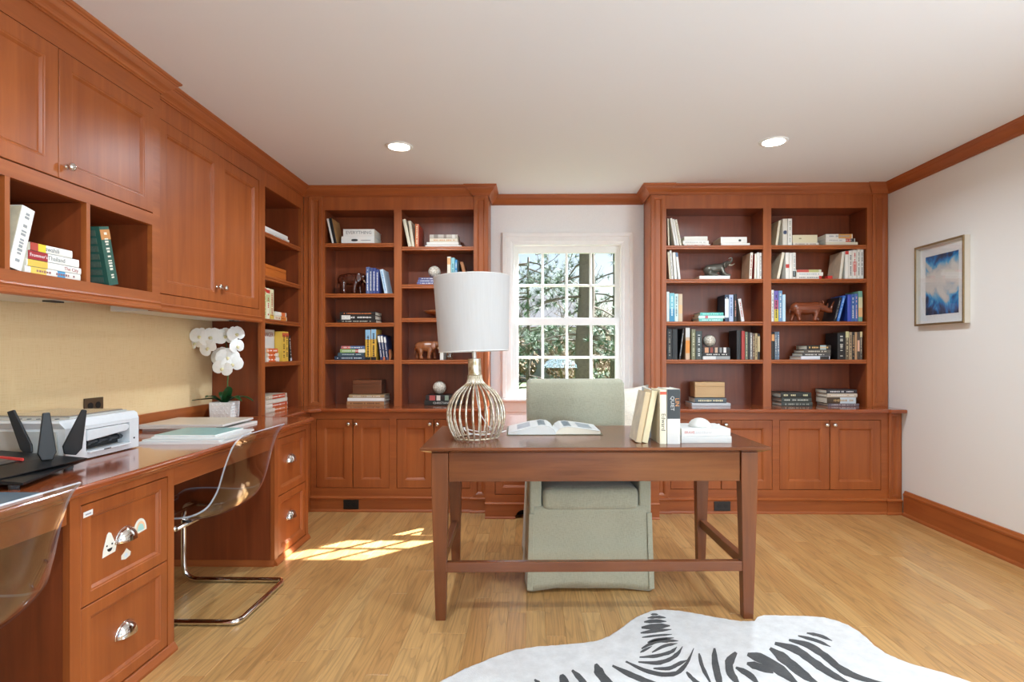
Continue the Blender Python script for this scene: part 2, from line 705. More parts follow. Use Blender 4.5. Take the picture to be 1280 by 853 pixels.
# ---- the double-hung window
f = faceY(YB)
win = obj('window_1', bxo(WX0, WX0 + 0.012, 4.531, 4.68, WZ0, WZ1), WHITE_PAINT, kind='structure')
for nm, a in (('jamb', (WX1 - 0.012, WX1, 4.531, 4.68, WZ0, WZ1)), ('jamb', (WX0 + 0.012, WX1 - 0.012, 4.531, 4.68, WZ1 - 0.012, WZ1)), ('jamb', (WX0 + 0.012, WX1 - 0.012, 4.531, 4.70, WZ0, WZ0 + 0.02))):
    obj(nm, bxo(*a), WHITE_PAINT, win)


def sweep_on(bm, f, pts, prof):
    offs = [offset_path(pts, o) for o, n in prof]
    rings(bm, [[f(offs[k][i][0], offs[k][i][1], prof[k][1]) for k in range(len(prof))] for i in range(len(pts))])


bm = BM()
sweep_on(bm, f, [(WX1 - 0.002, 0.802), (WX1 - 0.002, WZ1), (WX0 + 0.002, WZ1), (WX0 + 0.002, 0.802)],
         [(0, 0), (0, 0.012), (0.010, 0.014), (0.014, 0.019), (0.050, 0.021), (0.054, 0.027), (0.076, 0.031), (0.083, 0.031), (0.085, 0.0)])
obj('casing', bm, WHITE_PAINT, win)
obj('stool', bxo(-0.262, 0.838, 4.455, 4.545, 0.780, 0.802), WHITE_PAINT, win, bev=0.006)
obj('apron', bxo(-0.238, 0.815, 4.512, 4.53, 0.690, 0.780), WHITE_PAINT, win, bev=0.004)


def sash(name, yc, z0, z1, gx0, gx1, gz0, gz1):
    fr = BM()
    x0, x1 = WX0 + 0.012, WX1 - 0.012
    fs = faceY(yc)
    face_frame(fr, fs, x0, x1, z0, z1, -0.016, 0.016, [(gx0, gx1, gz0, gz1)])
    s = obj(name, fr, WHITE_PAINT, win)
    w = 0.021
    cols = [gx0 + (gx1 - gx0) * k / 4 for k in range(5)]
    zm = (gz0 + gz1) / 2
    for c in cols[1:4]:
        b = BM()
        rings(b, [[fs(c - w / 2, z, -0.012), fs(c + w / 2, z, -0.012), fs(c + w / 2, z, 0.004), fs(c + w / 5, z, 0.013), fs(c - w / 5, z, 0.013), fs(c - w / 2, z, 0.004)] for z in (gz0, gz1)])
        obj('muntin', b, WHITE_PAINT, s)
    b = BM()
    rings(b, [[fs(u, zm - w / 2, -0.011), fs(u, zm + w / 2, -0.011), fs(u, zm + w / 2, 0.003), fs(u, zm + w / 5, 0.0125), fs(u, zm - w / 5, 0.0125), fs(u, zm - w / 2, 0.003)] for u in (gx0, gx1)])
    obj('muntin', b, WHITE_PAINT, s)
    for i in range(4):
        for (a, b2) in ((gz0, zm), (zm, gz1)):
            obj('pane', bxo(cols[i], cols[i + 1], a, b2, -0.003, 0.0005, fs), PANE, s)
    return s


sash('upper_sash', 4.615, 1.400, WZ1 - 0.012, -0.111, 0.680, 1.456, 1.987)
sash('lower_sash', 4.575, 0.802, 1.452, -0.110, 0.677, 0.868, 1.394)
obj('sash_lock', bxo(0.262, 0.312, 4.56, 4.60, 1.452, 1.462), WHITE_PAINT, win, bev=0.003)

# unseen windows behind the camera and beside it: plain frames
for i, (ff, holes) in enumerate(((lambda u, v, n: (u, YF + n, v), ((-1.25, 0.15, 0.7, 2.2), (0.85, 2.25, 0.7, 2.2))), (faceXn(XR), ((-1.15, 0.55, 0.75, 2.15),)))):
    for h in holes:
        b = BM()
        face_frame(b, ff, h[0] - 0.08, h[1] + 0.08, h[2] - 0.08, h[3] + 0.08, 0.0, 0.02, [h])
        face_frame(b, ff, h[0], h[1], h[2], h[3], -0.08, -0.05, [(h[0] + 0.05, (h[0] + h[1]) / 2 - 0.02, h[2] + 0.05, h[3] - 0.05), ((h[0] + h[1]) / 2 + 0.02, h[1] - 0.05, h[2] + 0.05, h[3] - 0.05)])
        obj('window_2' if i == 0 else 'window_4', b, WHITE_PAINT, kind='structure')

# ---- crown moulding following every face of the cabinets and walls
XM, XRc, YU = -1.712, -1.75, 4.262          # main upper face, recessed upper face, bookcase face
CROWN = [(XM, -1.6), (XM, 2.55), (XRc, 2.55), (XRc, YU), (-0.45, YU), (-0.45, YU - 0.015), (-0.33, YU - 0.015), (-0.33, YB),
         (0.895, YB), (0.895, YU - 0.015), (1.01, YU - 0.015), (1.01, YU), (2.56, YU), (2.56, YU - 0.012), (XR, YU - 0.012), (XR, YF)]
CP = [(0, 2.362), (0.007, 2.362), (0.007, 2.368), (0.013, 2.371), (0.016, 2.377), (0.022, 2.384), (0.033, 2.394), (0.043, 2.407), (0.047, 2.416), (0.052, 2.417),
      (0.054, 2.421), (0.061, 2.425), (0.064, 2.430), (0.064, ZC), (0, ZC)]
for k, (i0, i1, m) in enumerate(((0, 2, CHY), (3, 6, CHX), (7, 7, CHX), (8, 13, CHX), (14, 14, CHY))):
    b = BM()
    sweep(b, CROWN, CP, i0, i1)
    obj('trim_%d' % (k + 1), b, m, kind='structure')
BBP = [(0, 0), (0.026, 0), (0.026, 0.010), (0.021, 0.018), (0.016, 0.022), (0.016, 0.140), (0.020, 0.145), (0.020, 0.156), (0.012, 0.164), (0.008, 0.176), (0, 0.178)]
b = BM()
sweep(b, [(XR, 4.065), (XR, YF)], BBP)
obj('baseboard_right', b, CHY, kind='structure')
b = BM()
sweep(b, [(XR, YF), (XL, YF)], BBP)
obj('baseboard_front', b, CHX, kind='structure')

# ---- recessed ceiling lights
LENS = glow('downlight_lens', '#fff6e6', 14.0)
for i, (x, y, lb) in enumerate(((-0.814, 3.419, 'recessed round ceiling light in front of the corner bookcase'), (1.447, 3.379, 'recessed round ceiling light in front of the bookcase beside the picture'),
                                (-0.814, 1.2, None), (1.447, 1.2, None))):
    if lb is None:
        lb = ('recessed round ceiling light above the clear near chair side' if x < 0 else 'recessed round ceiling light above the bare floor by the plain wall')
    t = thing('recessed_light', lb, 'ceiling light', (x, y, ZC - 0.006), group='recessed ceiling lights')
    b = BM()
    lathe(b, [(0.064, 0.0055), (0.064, 0.001), (0.068, -0.001), (0.082, 0.001), (0.084, 0.0058)], 32, (x, y, ZC - 0.006))
    obj('trim_ring', b, WHITE_PAINT, t, smooth=True)
    b = BM()
    lathe(b, [(0, 0.0005), (0.063, 0.0005), (0.063, 0.005), (0, 0.005)], 32, (x, y, ZC - 0.006))
    obj('lens', b, LENS, t)
    area('downlight', (x, y, ZC - 0.012), (x, y, 0), 0.12, 0.12, 17, (0.74, 0.88, 1.0), 'DISK', 160)

# ================================================================== BUILT-IN CABINETRY
ZT = 0.762                                  # worktop height


def shelf_bm(u0, u1, z, depth, f):
    """a shelf with a two-bead nosing; top at z, front at n = 0"""
    b = BM()
    box(b, u0, u1, z - 0.020, z, -depth, -0.008, f)
    lp = [(-0.008, z - 0.020), (-0.008, z), (-0.003, z), (0.0, z - 0.003), (0.0, z - 0.013), (-0.004, z - 0.016), (-0.001, z - 0.019), (0.0, z - 0.024), (-0.002, z - 0.030), (-0.010, z - 0.032), (-0.010, z - 0.020)]
    rings(b, [[f(u, v, n) for n, v in lp] for u in (u0, u1)])
    return b


def pilaster(parent, f, u0, u1, v0, v1, n, mat=CHZ):
    """a flat pilaster with a long sunk panel"""
    fr, pn = panel_door(f, u0, u1, v0, v1, 0.0, n, 0.034)
    p = obj('pilaster', fr, mat, parent)
    obj('panel', pn, mat, p)
    return p


def side_mat(f):
    return CHZ


# ---- bookcases of the window wall
def back_bookcase(label, x0, x1, bays, shelves, end_pil, near_right):
    t = thing('bookcase', label, 'bookcase', ((x0 + x1) / 2, YU, ZT), group='built-in cherry bookcases')
    f = faceY(YU)
    top = 2.262
    yb = 4.515
    fr = BM()
    face_frame(fr, f, x0, x1, ZT, 2.3625, -0.022, 0.0, [(a, b, ZT - 1, top) for a, b in bays])
    obj('face_frame', fr, CHZ, t)
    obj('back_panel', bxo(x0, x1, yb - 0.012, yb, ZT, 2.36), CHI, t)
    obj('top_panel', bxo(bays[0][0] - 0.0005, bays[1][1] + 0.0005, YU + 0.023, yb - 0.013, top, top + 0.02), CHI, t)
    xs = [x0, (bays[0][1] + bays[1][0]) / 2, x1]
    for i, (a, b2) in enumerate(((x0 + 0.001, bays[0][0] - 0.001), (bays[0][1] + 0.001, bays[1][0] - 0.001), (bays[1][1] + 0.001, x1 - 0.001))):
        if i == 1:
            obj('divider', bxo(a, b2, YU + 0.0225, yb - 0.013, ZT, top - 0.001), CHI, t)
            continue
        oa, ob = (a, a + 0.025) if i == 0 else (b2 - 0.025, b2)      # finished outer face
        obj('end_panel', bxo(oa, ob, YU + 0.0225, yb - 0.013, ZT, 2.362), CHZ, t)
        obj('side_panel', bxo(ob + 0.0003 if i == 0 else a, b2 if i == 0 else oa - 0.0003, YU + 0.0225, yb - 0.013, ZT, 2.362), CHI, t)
    for (a, b2), zs in zip(bays, shelves):
        for z in zs:
            obj('shelf', shelf_bm(a + 0.0005, b2 - 0.0005, z, 0.235, faceY(YU + 0.004)), CHX, t)
    for (a, b2, n) in end_pil:
        pilaster(t, f, a, b2, ZT, 2.3625, n)
    return t


bay_l = [(-1.587, -1.054), (-0.996, -0.446)]
bay_r = [(1.018, 1.747), (1.807, 2.524)]
SHZ = {'A': [2.01, 1.623, 1.399, 1.113], 'B': [1.982, 1.692, 1.434, 1.113], 'C': [1.984, 1.7285, 1.4055, 1.117], 'D': [1.984, 1.7285, 1.4055, 1.117]}
back_bookcase('tall cherry bookcase in the corner, dark elephant inside, partly behind the lamp', -1.748, -0.332, bay_l, [SHZ['A'], SHZ['B']],
              [(-1.706, -1.604, 0.012), (-0.440, -0.335, 0.014)], True)
back_bookcase('tall cherry bookcase between the window and the wall with the framed picture', 0.897, 2.679, bay_r, [SHZ['C'], SHZ['D']],
              [(0.900, 1.006, 0.014), (2.560, 2.672, 0.011)], False)
SHZ['A'].append(ZT), SHZ['B'].append(ZT), SHZ['C'].append(ZT), SHZ['D'].append(ZT)

# ---- base cabinets under them
YBF = 4.105
CBP = [(0, 0.0), (0.022, 0.0), (0.022, 0.008), (0.017, 0.016), (0.012, 0.019), (0.012, 0.090), (0.019, 0.094), (0.021, 0.104), (0.012, 0.110), (0, 0.113)]


def base_cabinet(label, x0, x1, pairs, pil, base_path, cap=None):
    t = thing('base_cabinet', label, 'cabinet', ((x0 + x1) / 2, YBF, 0), group='built-in cherry base cabinets')
    f = faceY(YBF)
    holes = [(a, d, 0.171, 0.681) for a, _, _, d in pairs]
    fr = BM()
    face_frame(fr, f, x0, x1, 0.0, 0.735, -0.024, 0.0, holes)
    obj('face_frame', fr, CHX, t)
    obj('carcass', bxo(x0, x1, YBF + 0.025, 4.52, 0.0, 0.735), CHZ, t)
    for a, b2, c, d in pairs:
        for (u0, u1, ku) in ((a, b2, b2 - 0.028), (c, d, c + 0.028)):
            door(t, f, u0 + 0.003, u1 - 0.0015, 0.174, 0.678, -0.020, -0.002, 0.072, CHZ, knob=(ku, 0.645))
    for (a, b2, n) in pil:
        pilaster(t, f, a, b2, 0.112, 0.735, n)
    b = BM()
    sweep(b, base_path, CBP)
    obj('base_molding', b, CHX, t)
    return t


base_cabinet('low cherry cabinet run beneath the corner bookcase, partly behind the desk', -1.632, -0.334,
             [(-1.592, -1.3225, -1.3215, -1.050), (-0.997, -0.7225, -0.7215, -0.455)], [(-0.432, -0.3345, 0.014)],
             [(-1.632, YBF), (-0.432, YBF), (-0.432, YBF - 0.014), (-0.3345, YBF - 0.014)])
base_cabinet('low cherry cabinet run below the shelves beside the picture wall', 0.897, 2.679,
             [(1.012, 1.3795, 1.3805, 1.749), (1.800, 2.1625, 2.1635, 2.531)], [(0.899, 0.990, 0.014), (2.580, 2.664, 0.012)],
             [(0.899, YBF - 0.014), (0.990, YBF - 0.014), (0.990, YBF), (2.578, YBF), (2.578, YBF - 0.012), (2.667, YBF - 0.012)])

# ---- window bench between them
t = thing('window_bench', 'low cherry bench under the window behind the upholstered chair', 'bench', (0.28, 3.94, 0))
YBN = 3.955
f = faceY(YBN)
bx0, bx1 = -0.331, 0.894
fr = BM()
face_frame(fr, f, bx0, bx1, 0.113, 0.452, -0.022, 0, [(-0.262, 0.277, 0.165, 0.405), (0.287, 0.825, 0.165, 0.405)])
obj('face_frame', fr, CHX, t)
obj('carcass', bxo(bx0, bx1, YBN + 0.023, 4.52, 0.113, 0.452), CHX, t)
obj('seat_board', bxo(bx0, bx1, YBN - 0.02, 4.52, 0.452, 0.478), CHX, t, bev=0.006)
door(t, f, -0.259, 0.274, 0.168, 0.402, -0.02, -0.002, 0.06, CHX)
door(t, f, 0.290, 0.822, 0.168, 0.402, -0.02, -0.002, 0.06, CHX)
b = BM()   # base board shaped with bracket feet
cut = [(-0.06, 0.0), (-0.085, 0.008), (-0.072, 0.014), (-0.060, 0.024), (-0.050, 0.040), (-0.038, 0.052), (-0.022, 0.060), (0.0, 0.064)]
left = [(bx0, 0.0)] + [(-0.115 + 0.06 + a, z) for a, z in cut]
xs = [p[0] for p in left[1:]]
loop = [(bx0, 0.113), (bx0, 0.0)] + [(-0.055 + a, z) for a, z in cut] + [(0.618 - a, z) for a, z in reversed(cut)] + [(bx1, 0.0), (bx1, 0.113)]
rings(b, [[f(u, v, 0.0) for u, v in loop], [f(u, v, 0.014) for u, v in loop]])
obj('base_board', b, CHX, t)
b = BM()
sweep(b, [(bx0, YBN), (bx1, YBN)], [(0.0, 0.094), (0.020, 0.096), (0.022, 0.106), (0.014, 0.112), (0, 0.113)])
obj('base_cap', b, CHX, t)
for (a, c) in ((bx0, -0.116), (0.679, bx1)):
    b = BM()
    sweep(b, [(a, YBN - 0.014), (c, YBN - 0.014)], [(0, 0), (0.010, 0), (0.010, 0.006), (0.004, 0.014), (0, 0.015)])
    obj('shoe_molding', b, CHX, t)
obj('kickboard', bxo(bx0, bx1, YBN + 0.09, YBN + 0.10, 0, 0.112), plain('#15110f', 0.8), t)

# ---- worktops
def worktop(label, poly, mat, loc):
    """a 2-D outline (counter-clockwise) thickened, with an eased nosing"""
    b = BM()
    rings(b, [[(x, y, z) for x, y in poly] for z in (ZT - 0.026, ZT)])
    return solo('worktop', b, mat, label, 'worktop', loc, 'cherry worktops', bev=0.009, seg=3)


worktop('glossy cherry worktop under the shelves of the corner bookcase', [(-2.088, 3.525), (-1.600, 3.525), (-1.600, 3.99), (-1.54, 4.052), (-0.3335, 4.052), (-0.3335, 4.516), (-2.088, 4.516)], TOPX, (-1.2, 4.3, ZT - 0.026))
wt = worktop('glossy cherry worktop under the shelves beside the picture wall', [(0.8965, 4.052), (2.56, 4.052), (2.56, 4.038), (2.678, 4.038), (2.678, 4.516), (0.8965, 4.516)], TOPX, (1.8, 4.3, ZT - 0.026))
wt = worktop('long glossy cherry desk worktop carrying the printer and the orchid', [(-2.088, 0.2), (-1.372, 0.2), (-1.372, 3.5), (-1.385, 3.524), (-2.088, 3.524)], TOPY, (-1.7, 1.8, ZT - 0.026))
obj('backsplash', bxo(-2.0895, -2.071, 0.2, 3.615, ZT + 0.0005, 0.840), CHY, wt, bev=0.003)
obj('edge_molding', (lambda b: (sweep(b, [(-1.40, 0.2), (-1.40, 3.50)], [(0, 0.722), (0.006, 0.722), (0.014, 0.728), (0.016, 0.7358), (0, 0.7358)]), b)[1])(BM()), CHY, wt)

# ---- drawer pedestals of the long desk
XP = -1.41
PBP = [(0, 0.0), (0.016, 0.0), (0.016, 0.010), (0.010, 0.020), (0.004, 0.030), (0, 0.032)]


def pedestal(label, y0, y1, rows, far_side):
    t = thing('drawer_pedestal', label, 'drawer cabinet', (XP, (y0 + y1) / 2, 0), group='cherry drawer pedestals')
    f = faceX(XP)
    fr = BM()
    face_frame(fr, f, y0, y1, 0.0, 0.735, -0.022, 0.0, [(y0 + 0.041, y1 - 0.037, 0.032, 0.692)])
    obj('face_frame', fr, CHZ, t)
    obj('carcass', bxo(-2.087, XP - 0.023, y0, y1, 0.0, 0.735), CHI, t)
    ds = []
    for (z0, z1, hz) in rows:
        d = door(t, f, y0 + 0.044, y1 - 0.040, z0, z1, -0.020, -0.001, 0.050, CHZ, pull=((y0 + y1) / 2 + 0.002, hz), name='drawer_front')
        ds.append(d)
    b = BM()
    sweep(b, [(-2.087, y0), (XP, y0), (XP, y1), (-2.087, y1)][::1] if False else [(XP, y0), (XP, y1)], PBP)
    obj('base_molding', b, CHY, t)
    b = BM()
    if far_side:       # moulding along the side facing the knee space
        sweep(b, [(-2.087, y0), (XP, y0)], PBP)
        obj('base_molding', b, CHX, t)
    return t, ds


ped, dr = pedestal('near cherry drawer pedestal with small stickers around its upper handle', 1.685, 2.182, [(0.037, 0.364, 0.185), (0.368, 0.688, 0.515)], False)
pedestal('far cherry drawer pedestal at the end of the long desk, sunlight on it', 3.044, 3.503, [(0.037, 0.366, 0.20), (0.370, 0.688, 0.53)], True)

# stickers on the near drawer
def flat(f, pts, n0, n1):
    b = BM()
    rings(b, [[f(u, v, n0) for u, v in pts], [f(u, v, n1) for u, v in pts]])
    return b


fP = faceX(XP - 0.0125)
ST_W = plain('#ece9dc', 0.4, name='sticker_paper')
def sticker(label, pts, mat, marks=(), loc=None):
    s = solo('sticker', flat(fP, pts, 0.0002, 0.001), mat, label, 'sticker', loc or fP(pts[0][0], pts[0][1], 0), 'stickers on the near drawer')
    for q_, (pm_, mm) in enumerate(marks):
        obj('print', flat(fP, pm_, 0.001, 0.0013 + 0.0003 * q_), mm, s)
    return s


def circ(u, v, r, n=12, a0=0, a1=360, ry=None):
    return [(u + r * math.cos(R(a0 + (a1 - a0) * i / n)), v + (ry or r) * math.sin(R(a0 + (a1 - a0) * i / n))) for i in range(n if a1 - a0 == 360 else n + 1)]


sticker('cream triangular smiling sticker stuck beside the upper drawer handle', [(1.829, 0.488), (1.887, 0.492), (1.892, 0.510), (1.868, 0.560), (1.858, 0.566), (1.850, 0.560), (1.832, 0.510)], ST_W,
        [(circ(1.849, 0.522, 0.0035, 8), BLACK), (circ(1.872, 0.523, 0.0035, 8), BLACK), (circ(1.861, 0.511, 0.011, 8, 180, 360), BLACK)])
rb = [circ(2.008, 0.520, 0.034, 12, 0, 180, 0.045) + circ(2.008, 0.520, 0.004, 4, 180, 0)]
sticker('pale rainbow arch sticker on the upper drawer, far side of the handle', circ(2.008, 0.520, 0.034, 12, 0, 180, 0.048) + [(1.985, 0.514), (1.978, 0.506), (1.974, 0.514)], ST_W,
        [(circ(2.010, 0.524, 0.024, 10, 0, 180, 0.034), plain('#f0c9a0', 0.4)), (circ(2.010, 0.524, 0.017, 10, 0, 180, 0.025), plain('#a9d6cf', 0.4))])
sticker('small pale cloud sticker stuck below the upper drawer handle', [(1.915, 0.452), (1.935, 0.447), (1.957, 0.453), (1.961, 0.465), (1.950, 0.474), (1.940, 0.484), (1.929, 0.474), (1.915, 0.466)], ST_W,
        [(circ(1.937, 0.461, 0.008, 8), plain('#cfe0ee', 0.4))])
fQ = faceX(XP - 0.001)
s = solo('sticker', flat(fQ, [(1.737, 0.648), (1.775, 0.650), (1.775, 0.668), (1.737, 0.666)], 0.0002, 0.0008), plain('#f2f0ee', 0.5), 'tiny white rectangular label at the corner of the upper near drawer', 'sticker', fQ(1.737, 0.648, 0), 'stickers on the near drawer')
obj('print', flat(fQ, [(1.745, 0.654), (1.768, 0.655), (1.768, 0.660), (1.745, 0.659)], 0.0008, 0.001), plain('#a9a6b0', 0.5), s)

# aprons / pencil drawers over the knee spaces
for (y0, y1, lb) in ((2.185, 3.042, 'cherry pencil drawer above the far knee space, behind the clear chair'), (0.80, 1.683, 'cherry pencil drawer above the near knee space of the long desk')):
    t = thing('pencil_drawer', lb, 'drawer', (XP, (y0 + y1) / 2, 0.64), group='pencil drawers of the long desk')
    obj('drawer_box', bxo(-1.92, XP - 0.02, y0 + 0.01, y1 - 0.01, 0.652, 0.732), CHY, t)
    obj('drawer_front', bxo(XP - 0.0195, XP - 0.004, y0 + 0.003, y1 - 0.003, 0.644, 0.716), CHY, t, bev=0.003)
    obj('rail', bxo(XP - 0.0195, XP, y0 + 0.001, y1 - 0.001, 0.718, 0.7355), CHY, t)
t = thing('knee_panel', 'plain cherry end panel closing the near end of the long desk', 'panel', (-1.74, 0.78, 0))
obj('board', bxo(-2.087, -1.412, 0.765, 0.79, 0, 0.735), CHZ, t)

# ---- upper cabinets on the left wall
f = faceX(XM)
t = thing('upper_cabinet', 'near cherry wall cabinet with open cubbies below its doors', 'cabinet', (XM, 1.75, 1.365))
Y0, Y1 = 0.90, 2.548
doors_y = [(0.985, 1.487), (1.491, 1.992), (1.996, 2.498)]
cub = [(0.985, 1.138), (1.152, 1.470), (1.484, 1.790), (1.808, 2.124), (2.142, 2.496)]
fr = BM()
face_frame(fr, f, Y0, Y1, 1.395, 2.3625, -0.022, 0.0, [(0.982, 2.500, 1.798, 2.274), (0.985, 2.496, 1.443, 1.746)])
obj('face_frame', fr, CHY, t)
for y0, y1 in doors_y:
    door(t, f, y0, y1, 1.802, 2.270, -0.020, 0.003, 0.068, CHZ, knob=((y1 - 0.03, 1.845) if y0 < 1.2 else (y0 + 0.032, 1.852)))
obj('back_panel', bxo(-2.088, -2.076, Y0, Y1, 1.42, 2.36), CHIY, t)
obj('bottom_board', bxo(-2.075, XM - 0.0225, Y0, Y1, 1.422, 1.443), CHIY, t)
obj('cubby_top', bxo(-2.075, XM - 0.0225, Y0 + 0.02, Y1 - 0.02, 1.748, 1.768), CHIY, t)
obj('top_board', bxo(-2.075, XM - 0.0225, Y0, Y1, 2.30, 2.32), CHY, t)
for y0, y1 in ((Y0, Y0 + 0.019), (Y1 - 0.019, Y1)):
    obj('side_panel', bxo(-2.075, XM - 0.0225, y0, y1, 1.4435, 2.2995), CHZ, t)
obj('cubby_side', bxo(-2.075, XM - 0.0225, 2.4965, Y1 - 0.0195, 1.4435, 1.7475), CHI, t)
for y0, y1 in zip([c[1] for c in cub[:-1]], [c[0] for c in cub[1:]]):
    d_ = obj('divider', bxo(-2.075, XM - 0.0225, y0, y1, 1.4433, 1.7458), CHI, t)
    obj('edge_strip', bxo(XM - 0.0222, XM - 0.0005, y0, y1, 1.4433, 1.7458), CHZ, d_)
# moulded light rail
RAILP = [(0, 1.362), (0.006, 1.362), (0.010, 1.368), (0.010, 1.376), (0.004, 1.382), (0.004, 1.390), (0.008, 1.396), (0.006, 1.402), (0, 1.404), (-0.018, 1.404), (-0.018, 1.362)]
b = BM()
sweep(b, [(XM, Y0), (XM, Y1)], RAILP)
obj('light_rail', b, CHY, t)

f = faceX(XRc)
t = thing('upper_cabinet', 'tall two-door cherry wall cabinet over the orchid and magazines', 'cabinet', (XRc, 3.07, 1.365))
Y0, Y1 = 2.5495, 3.588
fr = BM()
face_frame(fr, f, Y0, Y1, 1.395, 2.3625, -0.022, 0.0, [(2.592, 3.562, 1.447, 2.274)])
obj('face_frame', fr, CHZ, t)
door(t, f, 2.595, 3.106, 1.450, 2.271, -0.020, 0.003, 0.068, CHZ, knob=(3.075, 1.535))
door(t, f, 3.110, 3.559, 1.450, 2.271, -0.020, -0.001, 0.068, CHZ, knob=(3.141, 1.535))
obj('carcass', bxo(-2.088, XRc - 0.0225, Y0, Y1, 1.42, 2.36), CHZ, t)
b = BM()
sweep(b, [(XRc, Y0), (XRc, Y1)], RAILP)
obj('light_rail', b, CHY, t)

# slim lights fixed beneath them
for (y0, y1, lb) in ((1.25, 2.16, 'slim white strip light under the near wall cabinet'), (2.62, 3.45, 'slim white strip light under the tall wall cabinet')):
    t = thing('under_cabinet_light', lb, 'strip light', (-1.86, (y0 + y1) / 2, 1.395))
    obj('housing', bxo(-2.0, -1.785, y0, y1, 1.366, 1.4192), plain('#d3cec4', 0.4), t, bev=0.004)
    obj('switch', bxo(-1.83, -1.795, y1 - 0.10, y1 - 0.04, 1.360, 1.3658), plain('#2d2a28', 0.5), t, bev=0.002)

# ---- bookcase on the left wall, standing on the worktop
f = faceX(XRc)
t = thing('bookcase', 'narrow open cherry bookcase on the desk beside the orchid', 'bookcase', (XRc, 3.95, ZT), group='built-in cherry bookcases')
fr = BM()
face_frame(fr, f, 3.589, 4.2605, ZT, 2.3625, -0.02, 0.0, [(3.642, 4.212, ZT - 1, 2.262)])
obj('face_frame', fr, CHZ, t)
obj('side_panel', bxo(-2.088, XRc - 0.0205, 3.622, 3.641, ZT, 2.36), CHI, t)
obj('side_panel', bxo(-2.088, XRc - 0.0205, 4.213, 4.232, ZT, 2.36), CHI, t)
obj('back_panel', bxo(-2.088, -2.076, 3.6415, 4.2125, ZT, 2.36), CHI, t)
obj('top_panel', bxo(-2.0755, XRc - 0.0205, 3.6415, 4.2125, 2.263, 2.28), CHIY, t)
for z in (1.966, 1.682, 1.395, 1.107):
    obj('shelf', shelf_bm(3.6425, 4.2115, z, 0.31, faceX(XRc - 0.001)), CHY, t)
b = BM()
box(b, -2.087, -1.634, 3.506, 4.53, 0.0, 0.735)
solo('corner_cabinet', b, CHZ, 'plain cherry base cabinet in the corner between the two worktops', 'cabinet', (-1.64, 3.8, 0))

# ---- outlets
def outlet(f, u0, u1, v0, v1, col, label):
    o = solo('outlet', flat(f, [(u0, v0), (u1, v0), (u1, v1), (u0, v1)], 0.0003, 0.006), plain(col, 0.35), label, 'outlet', f((u0 + u1) / 2, v0, 0.0003), bev=0.002)
    for k in (0.3, 0.7):
        u = u0 + (u1 - u0) * k
        v = (v0 + v1) / 2
        w = (u1 - u0) * 0.14
        obj('socket', flat(f, circ(u, v, w, 12), 0.006, 0.0075), plain('#0c0b0b', 0.5), o)
    return o


fo = faceY(YBF - 0.012)
outlet(fo, -1.385, -1.272, 0.020, 0.088, '#1d1815', 'black outlet plate low on the base of the corner cabinets')
outlet(fo, 1.322, 1.440, 0.020, 0.088, '#1d1815', 'black outlet plate low on the cabinets near the picture wall')
outlet(faceX(XL), 2.573, 2.689, 0.882, 0.955, '#54402c', 'dark bronze outlet plate on the tan wall behind the printer')

